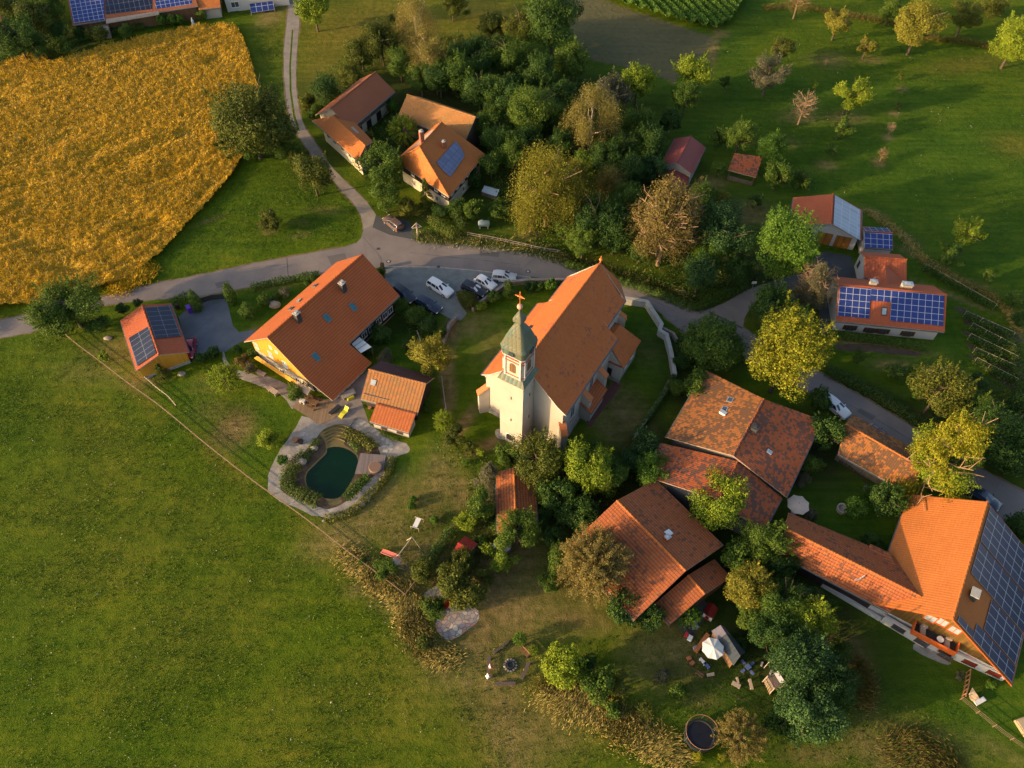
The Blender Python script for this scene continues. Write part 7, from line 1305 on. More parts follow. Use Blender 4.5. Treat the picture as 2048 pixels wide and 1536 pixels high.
hedge([(862, 445), (885, 463), (910, 478)], 1.8, 1.9, ['leaf_olive', 'leaf_mid'], 'clipped hedge pointing at the road beside the wayside cross'); hedge([(905, 425), (922, 450), (928, 474)], 2.0, 2.0, ['leaf_olive', 'leaf_dark'], 'hedge wing closing the garden above the road'); hedge([(345, 612), (362, 604), (380, 598)], 1.4, 1.6, ['leaf_mid', 'leaf_dark'], 'hedge between the yellow shed and the conical thuja')
hedge([(503, 580), (530, 573), (560, 567), (600, 560), (640, 553)], 1.3, 1.2, ['leaf_dark', 'leaf_mid'], 'mixed shrub hedge along the road behind the farmhouse'); hedge([(1668, 674), (1720, 680), (1780, 688), (1850, 700)], 1.3, 1.3, ['leaf_mid', 'leaf_dark'], 'leafy hedge along the front wall of the solar bungalow'); hedge([(1344, 760), (1322, 800), (1300, 834), (1262, 880)], .9, 1.5, ['leaf_mid', 'leaf_dark'], 'ivy hedge growing over the churchyard wall')
hedge([(1650, 745), (1700, 765), (1760, 800), (1830, 845), (1880, 875)], 2.0, 1.3, ['leaf_dark', 'leaf_olive'], 'rough hedge along the upper side of the road right of the yellow maple'); hedge([(905, 1062), (880, 1095), (858, 1130), (835, 1165)], 1.6, 1.2, ['leaf_dark', 'leaf_mid'], 'low dark hedge along the short pole fence'); hedge([(1130, 530), (1180, 545), (1240, 565), (1310, 588), (1380, 615), (1410, 612)], 1.8, 1.0, ['leaf_mid', 'leaf_dark'], 'bushy roadside growth above the church choir')
hedge([(1410, 612), (1450, 592), (1490, 575)], 1.8, 1.4, ['leaf_dark', 'leaf_mid'], 'green bank along the left side of the side road'); hedge([(2020, 690), (2034, 760), (2040, 830)], 2.0, 1.5, ['leaf_dark', 'leaf_olive'], 'hedge at the right edge below the vine rows'); hedge([(60, 112), (110, 98), (165, 82), (230, 68), (290, 56)], 2.0, 1.3, ['leaf_mid', 'leaf_dark'], 'bushy strip along the top edge of the wheat')
hedge([(614, 908), (594, 928), (577, 950), (578, 975), (604, 990), (640, 1006)], 2.3, .9, ['leaf_olive', 'leaf_bright'], 'band of reeds and water plants on the left shore of the pond', name='pond_plants', cat='water plants', size=.2); hedge([(690, 1000), (706, 985), (722, 968), (738, 957)], 1.6, .9, ['leaf_mid', 'leaf_bright'], 'clump of water plants below the pond dock', name='pond_plants', cat='water plants', size=.2)
hedge([(690, 866), (715, 876), (735, 886), (750, 902)], 1.9, .9, ['leaf_olive', 'leaf_gold'], 'yellowing water plants above the pond dock', name='pond_plants', cat='water plants', size=.2); hedge([(635, 880), (628, 893), (622, 905)], 1.4, .6, ['leaf_dark', 'leaf_mid'], 'dark water plants beside the stone pond steps', name='pond_plants', cat='water plants', size=.18); hedge([(720, 905), (712, 895), (700, 885)], 1.0, .6, ['leaf_mid', 'leaf_dark'], 'lush water plants at the upper right water edge', name='pond_plants', cat='water plants', size=.18)
hedge([(785, 915), (778, 940), (765, 965), (740, 990), (715, 1015), (690, 1030), (650, 1040)], 1.3, .6, ['leaf_gold', 'leaf_olive'], 'flowering border plants along the rocks right of the pond', name='border_plants', cat='plants', size=.2); hedge([(762, 864), (778, 874), (795, 882)], .8, .5, ['leaf_olive', 'leaf_mid'], 'narrow planting under the white annex wall', name='border_plants', cat='plants', size=.16)
hedge([(988, 1304), (1000, 1294), (1014, 1285)], .5, .5, ['leaf_ylw', 'leaf_mid'], 'yellow flowers behind the upper fire pit bench', name='flowers', cat='flowers', size=.14)
# ---------------------------------------------------------------- trees and bushes
def sph(n, rd):
    v = rd.normal(size=(n, 3)); return v/np.linalg.norm(v, axis=1, keepdims=True)
PROTO = {}
def crown_mesh(kind, lod, var):
    key = (kind, lod, var)
    if key in PROTO: return PROTO[key]
    rd = np.random.default_rng(abs(hash(str(key))) % 9999 if False else sum(ord(c) for c in kind)*31+lod*7+var*101)
    N_ = {0: 2600, 1: 9000, 2: 20000, 3: 30000}[lod]; s = {0: .14, 1: .076, 2: .048, 3: .037}[lod]
    if kind in 'BOSU':
        K = {'B': 30, 'O': 48, 'S': 15, 'U': 18}[kind]; cr = {'B': (.50, .76), 'O': (.60, .74), 'S': (.40, .78), 'U': (.45, .72)}[kind]; lr = {'B': (.24, .40), 'O': (.20, .30), 'S': (.20, .32), 'U': (.28, .42)}[kind]
        c = sph(K, rd)*rd.uniform(*cr, (K, 1)); c[:, 2] = c[:, 2]*.9+.06; keep = c[:, 2] > -.62; c = c[keep]; K = len(c); r = rd.uniform(*lr, K)
        if kind in 'BU': c[:, :2] *= rd.uniform(.8, 1.15, (K, 1))
        n = N_ if kind != 'S' else int(N_*.7); i = rd.choice(K, n, p=r**2/(r**2).sum()); d = sph(n, rd); d[:, 2] = d[:, 2]*.8+.25; C = c[i]+d*(r[i]*rd.uniform(.62, 1.08, n))[:, None]; Nr = d+.7*rd.normal(size=(n, 3))+c[i]*.6
        ns = n//5; sh = rd.integers(0, n, 90 if kind != 'S' else 60); sd_ = rd.integers(0, len(sh), ns); tt = rd.random(ns)*.16; C[:ns] = C[sh][sd_]*(1+tt[:, None])+np.column_stack([np.zeros(ns), np.zeros(ns), tt*.7])+rd.normal(size=(ns, 3))*.022
        fill = rd.choice(np.arange(ns, n), n//7); C[fill] *= rd.uniform(.3, .8, (len(fill), 1))
        sz = s*rd.uniform(.7, 1.35, n)*(1.15 if kind == 'O' else 1.)
        v, f = cards(C, Nr, sz, rd, .75)
    elif kind in 'WI':
        K = 34 if kind == 'W' else 42; c = sph(K, rd)*rd.uniform(.45, .92, (K, 1)); c[:, 2] = np.abs(c[:, 2])*.95-.15 if kind == 'W' else c[:, 2]*.9
        per = int(N_*1.0/K); Cs = []
        for k in range(K):
            m = per//6; base = c[k]+rd.normal(size=(m, 3))*[.13, .13, .07]; dr = rd.uniform(.25, .75 if kind == 'W' else .45, m)
            for q in range(6): t = q/5; b = base.copy(); b[:, 2] -= dr*t; b[:, :2] *= 1+.10*t; b += rd.normal(size=b.shape)*.018; Cs.append(b)
        C = np.vstack(Cs); Nr = np.column_stack([C[:, 0], C[:, 1], np.zeros(len(C))])+.8*rd.normal(size=C.shape); Nr[:, 2] *= .35
        v, f = cards(C, Nr, s*.85*rd.uniform(.7, 1.3, len(C)), rd, .6)
    elif kind in 'CTLY':
        # C cone conifer, T columnar, L larch (loose cone), Y old spruce, ragged
        n = N_; t = rd.random(n)**(.75); zz = 1-2*t
        lay = 13 if kind != 'T' else 1; ang = rd.uniform(0, 2*math.pi, n)
        prof = {'C': (t*.95+.05), 'T': np.sin(np.clip(t*1.25+.12, 0, 1)*math.pi*.5)**.8*.98*(1-.3*(t > .9)), 'L': (np.clip(t, 0, 1)**.62)*1.0, 'Y': np.clip(t, 0, 1)**.5}[kind]
        nb = 60 if kind == 'L' else 44; ba = rd.uniform(0, 2*math.pi, nb); bz = rd.random(nb)
        if kind != 'T':
            ib = rd.integers(0, nb, n); tb = np.sort(bz)[ib]*.97; pr = {'C': tb*.95+.06, 'L': tb**.6*rd.uniform(.75, 1.05, nb)[ib], 'Y': tb**.45*rd.uniform(.6, 1.05, nb)[ib]}[kind]; rr_ = rd.random(n)**.6; wd = .05+.16*rr_
            side = rd.normal(size=n)*wd*.6; x = pr*rr_; C = np.column_stack([x*np.cos(ba[ib])-side*np.sin(ba[ib]), x*np.sin(ba[ib])+side*np.cos(ba[ib]), 1-2*tb-(.22 if kind != 'Y' else -.05)*rr_**1.5+rd.normal(size=n)*.03+.05])
            Nr = np.column_stack([np.cos(ba[ib])*.4, np.sin(ba[ib])*.4, np.ones(n)*.6])+.8*rd.normal(size=(n, 3))
        else: C = np.column_stack([prof*np.cos(ang), prof*np.sin(ang), zz])*rd.uniform(.85, 1.0, (n, 1)); Nr = np.column_stack([np.cos(ang), np.sin(ang), .3*np.ones(n)])+.4*rd.normal(size=(n, 3))
        v, f = cards(C, Nr, s*rd.uniform(.7, 1.3, n), rd, .5)
    elif kind == 'K':   # spiky shrub-tree: shoots radiating from the heart
        nb = 170; d = sph(nb, rd); d[:, 2] = d[:, 2]*.75+.28; d /= np.linalg.norm(d, axis=1, keepdims=True); n = N_; ib = rd.integers(0, nb, n); rr_ = rd.uniform(.35, 1.0, n)**.7*rd.uniform(.8, 1.05, nb)[ib]; C = d[ib]*rr_[:, None]+rd.normal(size=(n, 3))*.028; Nr = rd.normal(size=(n, 3))+d[ib]*.3; v, f = cards(C, Nr, s*1.0, rd, .45)
    elif kind == 'N':   # nearly bare
        n = N_//2; nb = 60; d = sph(nb, rd); ib = rd.integers(0, nb, n); C = d[ib]*rd.uniform(.3, 1., (n, 1))+rd.normal(size=(n, 3))*.08; v, f = cards(C, rd.normal(size=(n, 3)), s*.6, rd, .5)
    me = fast_mesh('crown', v, f, ['leaf_mid']); PROTO[key] = me; return me
def limb_mesh(kind, var):
    key = ('limb', kind, var)
    if key in PROTO: return PROTO[key]
    rd = random.Random(var*17+ord(kind)); m = MB(); conic = kind in 'CTLY'
    m.tube([(0, 0, -1.0), (rd.uniform(-.02, .02), rd.uniform(-.02, .02), 0), (.02, .02, .7 if conic else .25)], .055, .014, 7)
    nb = {'B': 9, 'O': 7, 'S': 10, 'U': 6, 'W': 12, 'I': 9, 'C': 0, 'T': 0, 'L': 14, 'Y': 22, 'K': 8, 'N': 60}[kind]
    for k in range(nb):
        a = rd.uniform(0, 2*math.pi); z = rd.uniform(-.5, .3) if not conic else rd.uniform(-.8, .8); L_ = rd.uniform(.5, .85) if not conic else (1.02-z)*.5*rd.uniform(.9, 1.25); up = rd.uniform(.15, .75)*L_ if not conic else rd.uniform(.05, .35)*L_
        p = Vector((0, 0, z)); q = Vector((math.cos(a)*L_*.5, math.sin(a)*L_*.5, z+up*.45)); e = Vector((math.cos(a+.2)*L_, math.sin(a+.2)*L_, z+up)); w_ = (.016 if kind in 'NIS' else .022) if not conic else .011
        if not conic and e.length > 1: e = e.normalized()*.92
        m.tube([p, q, e], w_, .006, 4)
        if kind in 'NY':
            for j in range(3): b = q.lerp(e, rd.uniform(.1, .9)); g_ = b+Vector((rd.uniform(-.22, .22), rd.uniform(-.22, .22), rd.uniform(0, .24))); m.tube([b, g_], .009, .004, 3)
    me0 = m.build('trunk', 'bark'); me = me0.data; me.name = 'trunk'; loc = Vector(me0.location); me.transform(Matrix.Translation(loc)); bpy.data.objects.remove(me0); PROTO[key] = me; return me
NAMES = {'B': ('broadleaf_tree', 'tree'), 'O': ('round_tree', 'tree'), 'S': ('orchard_tree', 'tree'), 'U': ('bush', 'bush'), 'W': ('weeping_willow', 'tree'), 'I': ('birch_tree', 'tree'), 'C': ('conifer', 'tree'), 'T': ('thuja', 'tree'), 'L': ('larch', 'tree'), 'Y': ('spruce', 'tree'), 'K': ('spiky_tree', 'tree'), 'N': ('bare_tree', 'tree')}
HK = {'B': 1.2, 'O': 1.15, 'S': .98, 'U': .85, 'W': 1.35, 'I': 1.6, 'C': 1.7, 'T': 2.3, 'L': 1.5, 'Y': 1.6, 'K': 1.05, 'N': 1.1}
VF = {'B': .48, 'O': .45, 'S': .46, 'U': .55, 'W': .48, 'I': .46, 'C': .48, 'T': .5, 'L': .47, 'Y': .45, 'K': .48, 'N': .42}
def plant(x, y, r, kind, leaf, label, bark=None, hk=None, group=None, sx=1.0):
    hk = hk or HK[kind]; z = 3.0
    for _ in range(6): c = G(x, y, z); R_ = (1.06 if kind in 'OT' else 1.22)*r/ppm(c); Ht = 2*R_*hk; V_ = Ht*VF[kind]; z = Ht-V_
    c = G(x, y, z); lod = 0 if R_ < 1.25 else 1 if R_ < 2.7 else 2 if R_ < 4.4 else 3
    rd = random.Random(int(x*7+y*13)); var = rd.randrange(3 if kind in 'BUOS' else 1); nm, cat = NAMES[kind]; me = crown_mesh(kind, lod, var)
    ang = rd.uniform(0, 2*math.pi); bark = bark or {'I': 'bark_pale', 'N': 'bark_tan', 'Y': 'bark_tan', 'L': 'bark_tan', 'W': 'bark_tan'}.get(kind, 'bark')
    def put(mesh, name, mat, parent, loc, sc, a):
        o = bpy.data.objects.new(name, mesh); COL.objects.link(o); o.parent = parent; o.location = loc; o.scale = sc; o.rotation_euler = (0, 0, a)
        o.material_slots[0].link = 'OBJECT'; o.material_slots[0].material = MATS[mat]; return o
    if kind == 'U' and R_ < 1.4:
        o = put(me, nm, leaf, None, (c.x, c.y, z*.9), (R_*sx, R_, V_), ang); return tag(o, label, cat, group)
    root = thing(nm, label, cat, (c.x, c.y, 0), group)
    put(me, 'crown', leaf, root, (0, 0, z), (R_*sx, R_, V_), ang); lm = limb_mesh(kind, var)
    low = z/1.0; t = put(lm, 'trunk', bark, root, (0, 0, z), (R_, R_, max(z, V_)), ang)
    return root
T = [
# top left corner
(30, 72, 36, 'B', 'leaf_dark', 'broad dark tree at the left edge above the wheat'), (72, 38, 32, 'B', 'leaf_olive', 'olive tree left of the house with the solar roof ends'), (104, 22, 24, 'B', 'leaf_mid', 'mid green tree touching the left gable of the solar roofed house'), (14, 18, 26, 'B', 'leaf_olive', 'olive tree in the very top left corner'), (66, 92, 24, 'B', 'leaf_dark', 'dark tree low at the upper left, just above the field path'), (110, 66, 22, 'U', 'leaf_dark', 'dark bush under the eave end of the solar roofed house'),
(128, 92, 16, 'U', 'leaf_mid', 'light bush at the top border of the wheat, left of the timber stack'), (195, 72, 20, 'U', 'leaf_olive', 'pale olive bush in front of the timber stack'), (252, 64, 15, 'U', 'leaf_mid', 'bush right of the dark lean-to at the top left'), (160, 66, 13, 'U', 'leaf_dark', 'small dark bush left of the pale olive bush'), (323, 40, 11, 'O', 'leaf_bright', 'left one of three clipped round bushes at the top left house'), (343, 40, 10, 'O', 'leaf_bright', 'middle one of three clipped round bushes at the top left house'), (360, 39, 9, 'O', 'leaf_bright', 'right one of three clipped round bushes at the top left house'), (403, 28, 12, 'U', 'leaf_mid', 'loose shrub below the bright orange roof at the top edge'),
(627, 15, 33, 'B', 'leaf_lime', 'sunlit tree right of the lane at the top edge'), (830, 45, 36, 'I', 'leaf_birch', 'tall drooping birch standing above the courtyard barns'), (856, 115, 30, 'I', 'leaf_birch', 'smaller drooping birch at the foot of the tall one'), (762, 86, 32, 'B', 'leaf_olive', 'olive tree left of the tall drooping birch'), (722, 108, 26, 'B', 'leaf_olive', 'rounded olive tree at the left end of the belt above the barns'), (700, 152, 22, 'U', 'leaf_olive', 'olive bush just left of the brown barn ridge'), (652, 186, 27, 'B', 'leaf_dark', 'dark tree against the outer side of the brown barn'), (614, 205, 18, 'U', 'leaf_olive', 'bush beside the lane at the corner of the stable'), (630, 225, 14, 'U', 'leaf_mid', 'small bush at the left tip of the stable roof'),
(905, 10, 22, 'B', 'leaf_olive', 'tree in the hay meadow at the top edge'), (934, 26, 8, 'S', 'leaf_lime', 'sapling right of the tree in the hay meadow'), (784, 38, 9, 'S', 'leaf_olive', 'thin young tree left of the tall birch'),
(1106, 38, 54, 'B', 'leaf_dark', 'massive dark green tree beside the bare field'), (1040, 55, 34, 'B', 'leaf_olive', 'mixed olive tree left of the massive dark tree'), (1012, 110, 36, 'B', 'leaf_mid', 'bushy tree below the mixed olive tree'), (985, 58, 26, 'B', 'leaf_olive', 'tree at the top edge of the wood near the hay meadow'), (1145, 125, 30, 'B', 'leaf_mid', 'tree at the lower left corner of the bare field'), (1080, 152, 32, 'B', 'leaf_dark', 'dark crown in the wood below the massive tree'), (955, 112, 30, 'B', 'leaf_dark', 'dark tree in the wood left of the bushy one'), (1120, 190, 26, 'B', 'leaf_dark', 'dark crown between the birch and the upper wood'),
(1185, 228, 46, 'I', 'leaf_birch', 'golden birch with pale visible limbs in the middle of the wood'), (1226, 196, 34, 'B', 'leaf_grey', 'grey green crown right behind the golden birch'), (1275, 168, 38, 'O', 'leaf_lime', 'compact rounded tree below the bare field'), (1384, 152, 32, 'B', 'leaf_lime', 'tall yellow topped tree at the edge of the slope'), (1372, 195, 27, 'B', 'leaf_mid', 'darker tree at the foot of the yellow topped one'), (1341, 243, 24, 'O', 'leaf_dark', 'dense dark egg shaped tree above the red shed'), (1276, 243, 28, 'B', 'leaf_mid', 'mid green tree below the compact rounded tree'), (1300, 285, 30, 'B', 'leaf_dark', 'dark tree left of the white gable shed'), (1250, 290, 26, 'B', 'leaf_dark', 'dark crown right of the golden birch foot'), (1310, 340, 24, 'B', 'leaf_blue', 'bluish bush tree left of the low red annex'),
(1068, 222, 46, 'B', 'leaf_mid', 'wide tree with yellow tips left of the golden birch'), (1008, 205, 34, 'B', 'leaf_dark', 'dark tree in the wood right of the lichen roof'), (960, 182, 32, 'B', 'leaf_dark', 'dark tree above the right end of the lichen roof'), (925, 150, 32, 'B', 'leaf_mid', 'mid green crown above the lichen roof'), (880, 158, 28, 'B', 'leaf_dark', 'dark crown directly above the lichen roofed barn'), (842, 160, 24, 'B', 'leaf_mid', 'crown at the left top of the lichen roofed barn'), (1000, 285, 27, 'B', 'leaf_dark', 'dark tree right of the half-hipped farmhouse'), (982, 330, 24, 'B', 'leaf_mid', 'tree between the half-hipped farmhouse and the willow'), (1052, 290, 30, 'B', 'leaf_dark', 'dark tree above the large willow'), (800, 130, 24, 'B', 'leaf_mid', 'crown right of the brown barn ridge end'), (905, 100, 26, 'B', 'leaf_olive', 'olive crown on the upper rim of the wood'), (975, 250, 25, 'B', 'leaf_mid', 'crown close to the right corner of the lichen roof'), (1120, 290, 26, 'B', 'leaf_dark', 'dark crown between golden birch and willow'),
(784, 213, 13, 'O', 'leaf_bright', 'small fresh green tree inside the courtyard'), (806, 262, 28, 'K', 'leaf_lime', 'feathery yellow green tree in the courtyard'), (738, 282, 18, 'S', 'leaf_olive', 'thin sunlit tree at the end of the stable roof'), (762, 338, 38, 'B', 'leaf_mid', 'dense rounded tree on the lane side of the half-hipped farmhouse'), (770, 395, 26, 'B', 'leaf_mid', 'tree above the lay-by'), (852, 388, 19, 'C', 'leaf_olive', 'pointed small conifer before the farmhouse front'), (815, 415, 20, 'U', 'leaf_olive', 'sunlit bush right of the lay-by'), (912, 418, 20, 'U', 'leaf_mid', 'bush at the lower corner of the half-hipped farmhouse'), (945, 420, 18, 'B', 'leaf_mid', 'small tree left of the pale gas tank'), (880, 425, 16, 'U', 'leaf_dark', 'bush in the middle of the clipped hedge garden'), (945, 355, 20, 'U', 'leaf_dark', 'dark bush below the right eave of the half-hipped farmhouse'), (1000, 420, 20, 'U', 'leaf_mid', 'bush right of the pale gas tank'),
(498, 238, 78, 'B', 'leaf_olive', 'wide thin crowned tree at the right edge of the wheat', None, .95), (452, 245, 26, 'S', 'leaf_olive', 'low loose greenery reaching into the wheat'), (556, 262, 32, 'B', 'leaf_olive', 'dark olive tree between the wheat and the lane'), (575, 305, 24, 'U', 'leaf_mid', 'bush beside the lane below the dark olive tree'), (625, 348, 36, 'B', 'leaf_olive', 'bushy tree left of the lane opposite the stable'), (598, 320, 20, 'U', 'leaf_olive', 'smaller bush next to the lane opposite the stable'), (540, 442, 22, 'U', 'leaf_olive', 'tussocky shrub alone in the green verge'), (500, 290, 30, 'U', 'leaf_mid', 'undergrowth at the foot of the wide thin crowned tree'),
(1095, 365, 66, 'W', 'leaf_gold', 'large golden weeping willow above the road'), (1062, 420, 34, 'W', 'leaf_gold', 'lower trailing part of willow close to the road'), (1150, 350, 30, 'W', 'leaf_gold', 'right shoulder willow behind the large golden one'), (1222, 360, 28, 'W', 'leaf_birch', 'small sunlit weeping tree right of the willow'), (1188, 436, 44, 'B', 'leaf_dark', 'large dark tree above the choir'), (1165, 480, 26, 'B', 'leaf_mid', 'mid green tree at the foot of the dark one by the road'), (1230, 470, 34, 'B', 'leaf_dark', 'dark tree left of the brown walnut'), (1250, 400, 30, 'B', 'leaf_mid', 'tree above left of the brown walnut'), (1280, 500, 24, 'B', 'leaf_dark', 'dark bush tree under the brown walnut at the road'), (1130, 455, 22, 'B', 'leaf_mid', 'bushy tree below the willow right side'),
(1332, 452, 70, 'N', 'leaf_tan', 'huge brown thinning walnut crown above the road'), (1330, 450, 66, 'B', 'leaf_brown', 'brown leafed inner tree of the huge walnut'), (1445, 470, 56, 'B', 'leaf_blue', 'blue green tree with clumped crown beside the side road'), (1418, 505, 34, 'B', 'leaf_bright', 'lighter lobe tree in front of the blue green one'), (1400, 550, 34, 'B', 'leaf_blue', 'blue green bush tree at the road below the clumped crown'), (1475, 540, 28, 'B', 'leaf_dark', 'dark tree at the mouth of the side road'), (1400, 400, 28, 'B', 'leaf_mid', 'tree above right of the brown walnut'), (1325, 370, 16, 'U', 'leaf_dark', 'dark bush in front of the low red annex'), (1370, 385, 14, 'U', 'leaf_olive', 'olive bush at the lower corner of the red annex'),
(1573, 495, 60, 'B', 'leaf_bright', 'big rounded tree left of the garage barn'), (1629, 568, 42, 'N', 'leaf_tan', 'brown dying conifer between the forecourt and the bungalow'), (1629, 572, 38, 'L', 'leaf_grey', 'grey needled inner tree of the dying conifer'), (1545, 615, 38, 'B', 'leaf_dark', 'dark spreading bush tree at the side road bend'), (1598, 640, 28, 'B', 'leaf_dark', 'dark tree behind the yellow maple top'), (1572, 715, 76, 'B', 'leaf_ylw', 'bright yellow green maple over the patchy barn'), (1424, 688, 66, 'O', 'leaf_mid', 'very broad low tree between the road and the churchyard', None, .75), (1462, 706, 26, 'B', 'leaf_mid', 'right hand mass next to the very broad low tree'), (1395, 775, 30, 'B', 'leaf_mid', 'tree at the upper left corner of the patchy barn'), (1355, 775, 18, 'U', 'leaf_mid', 'bush on the churchyard wall above the patchy barn'), (1365, 720, 20, 'U', 'leaf_dark', 'dark bush at the churchyard wall corner'),
(1292, 893, 28, 'B', 'leaf_blue', 'blue green bush tree below the ivy wall'), (1306, 945, 34, 'B', 'leaf_bright', 'fresh green tree above the ribbed house ridge'), (1262, 925, 24, 'B', 'leaf_blue', 'dim blue green tree next to the church lawn end'), (1072, 922, 46, 'B', 'leaf_olive', 'olive tree directly below the church tower'), (1172, 935, 50, 'B', 'leaf_lime', 'large yellow lit tree below the church wall'), (1214, 955, 34, 'B', 'leaf_mid', 'green tree filling the right side of the yellow lit one'), (1018, 912, 24, 'B', 'leaf_mid', 'small tree at the foot of the tower door path'), (1115, 990, 34, 'B', 'leaf_dark', 'dark tree above the dark half of the narrow tiled roof'), (978, 952, 36, 'C', 'leaf_grey', 'greyish conifer at the end of the church track', None, 1.1), (962, 1012, 28, 'B', 'leaf_mid', 'tree left of the narrow tiled roof'), (934, 1042, 20, 'B', 'leaf_lime', 'light green small tree above the red roofed shed'), (1036, 1064, 38, 'B', 'leaf_mid', 'tree over the lower end of the narrow tiled roof'), (1160, 1030, 32, 'B', 'leaf_dark', 'dark tree above the big tawny tree'), (1085, 1030, 20, 'U', 'leaf_dark', 'dark bush right of the narrow tiled roof'),
(1188, 1130, 66, 'K', 'leaf_tan', 'big tawny feathery tree beside the ribbed house', 'bark_tan', 1.25), (1186, 1135, 54, 'B', 'leaf_tan', 'dense inner crown of the tawny feathery tree'), (1120, 1120, 28, 'B', 'leaf_mid', 'green bush tree at the left foot of the big tawny tree'), (1105, 1165, 20, 'U', 'leaf_mid', 'low bush left of the big tawny tree base'), (1250, 1215, 34, 'B', 'leaf_dark', 'dark bush tree under the corner of the ribbed house'), (1300, 1235, 28, 'B', 'leaf_dark', 'dark bush below the eave corner of the ribbed house'), (1240, 1060, 16, 'U', 'leaf_dark', 'dark bush at the left eave of the ribbed house'), (1434, 1003, 50, 'B', 'leaf_lime', 'yellow green tree between the ribbed house and the patchy barn'), (1376, 1232, 24, 'K', 'leaf_bright', 'bamboo like plant in front of the ribbed annex'),
(1530, 1090, 42, 'B', 'leaf_mid', 'tree at the left end of the farm wing'), (1480, 1120, 34, 'B', 'leaf_mid', 'green tree right of the ribbed house eave'), (1562, 1130, 30, 'B', 'leaf_dark', 'dark tree in front of the wing wall'), (1500, 1178, 42, 'B', 'leaf_gold', 'yellow flowering tree in the upper part of the thicket'), (1562, 1205, 42, 'B', 'leaf_mid', 'green crown in the thicket right of the yellow flowering one'), (1622, 1245, 42, 'B', 'leaf_lime', 'lime green crown at the right of the thicket'), (1540, 1262, 44, 'B', 'leaf_dark', 'dark crown in the middle of the thicket'), (1600, 1325, 56, 'B', 'leaf_blue', 'wide dark blue green crown in the thicket'), (1655, 1360, 46, 'B', 'leaf_dark', 'dark crown at the right rim of the thicket'), (1610, 1425, 60, 'B', 'leaf_blue', 'lowest big dark crown of the thicket'), (1560, 1440, 30, 'B', 'leaf_dark', 'dark low crown left of the lowest big one'), (1650, 1140, 20, 'K', 'leaf_mid', 'feathery shrub over the lower eave of the farm wing'), (1500, 1240, 26, 'B', 'leaf_mid', 'crown at the right side of the toy house'), (1680, 1310, 22, 'B', 'leaf_mid', 'small crown at the upper right rim of the thicket'), (1480, 1290, 14, 'U', 'leaf_dark', 'dark bush behind the grey sheet roofed shed'),
(1892, 915, 74, 'Y', 'leaf_ylw', 'old yellow tipped spruce with dead branch ends over the road'), (1885, 920, 58, 'B', 'leaf_lime', 'leafy tree grown into the yellow tipped spruce'), (1992, 870, 58, 'B', 'leaf_dark', 'big dark tree at the right edge above the road'), (1940, 820, 34, 'B', 'leaf_mid', 'tree above the yellow tipped spruce'), (1878, 785, 46, 'B', 'leaf_olive', 'tangled olive tree in the garden above the road'), (1830, 740, 16, 'S', 'leaf_mid', 'small garden tree below the bungalow hedge'), (1720, 715, 16, 'S', 'leaf_mid', 'loose shrub in the bed below the bungalow hedge'), (1790, 745, 18, 'U', 'leaf_dark', 'dark bush in the lower kitchen garden'), (1835, 790, 10, 'U', 'leaf_bright', 'bright small bush at the roadside hedge'), (2036, 820, 26, 'B', 'leaf_dark', 'dark tree cut by the right edge'), (2035, 1055, 26, 'B', 'leaf_dark', 'dark bush by the road at the right edge'), (1952, 765, 22, 'U', 'leaf_dark', 'dark bush below the vine rows'),
(1652, 868, 32, 'B', 'leaf_dark', 'dark tree between the patchy barn and the wagon shed'), (1640, 800, 22, 'B', 'leaf_dark', 'dark tree overhanging the white roadside car'), (1618, 930, 20, 'B', 'leaf_mid', 'small tree at the right eave of the patchy barn'), (1604, 962, 17, 'U', 'leaf_grey', 'greyish shrub above the beige parasol'), (1620, 1030, 14, 'U', 'leaf_grey', 'greyish shrub below the beige parasol'), (1712, 1017, 25, 'O', 'leaf_bright', 'bright round tree beside the stone well', None, 1.0), (1776, 1002, 32, 'B', 'leaf_dark', 'dark dense bush tree under the wagon shed eave'), (1746, 985, 18, 'U', 'leaf_dark', 'dark bush left of the dense courtyard one'), (1742, 1085, 20, 'U', 'leaf_dark', 'dark bush at the wing side of the courtyard'), (1990, 1405, 0, 'U', 'leaf_mid', ''), (1981, 1368, 10, 'U', 'leaf_bright', 'small bright bush at the lowest corner of the solar farmhouse'),
# orchard slope
(1676, 44, 30, 'S', 'leaf_gold', 'yellowing orchard tree near the top of the slope'), (1733, 95, 19, 'S', 'leaf_gold', 'smaller yellowing orchard tree below the top one'), (1560, 98, 26, 'S', 'leaf_olive', 'orchard tree with a bare broken side'), (1537, 152, 36, 'S', 'leaf_grey', 'greyish wide orchard tree on the left of the slope'), (1608, 213, 27, 'N', 'leaf_grey', 'nearly bare orchard tree on the slope'), (1702, 188, 36, 'S', 'leaf_lime', 'biggest leafy orchard tree in the middle of the slope'), (1682, 255, 22, 'S', 'leaf_mid', 'faint orchard tree right below the biggest one'), (1664, 300, 13, 'S', 'leaf_mid', 'small orchard tree lowest under the biggest one'), (1628, 170, 9, 'S', 'leaf_lime', 'sapling left of the biggest orchard tree'), (1804, 152, 8, 'S', 'leaf_olive', 'topmost sapling of the row on the open slope'), (1797, 212, 8, 'S', 'leaf_olive', 'second sapling of the row on the open slope'), (1782, 256, 10, 'N', 'leaf_grey', 'third sapling, nearly bare, in the row on the open slope'), (1766, 308, 11, 'N', 'leaf_brown', 'lowest brown sapling of the row on the open slope'), (1652, 125, 5, 'N', 'leaf_grey', 'tiny bare sapling high on the slope'), (1452, 165, 12, 'S', 'leaf_mid', 'young tree near the corner of the bare field'),
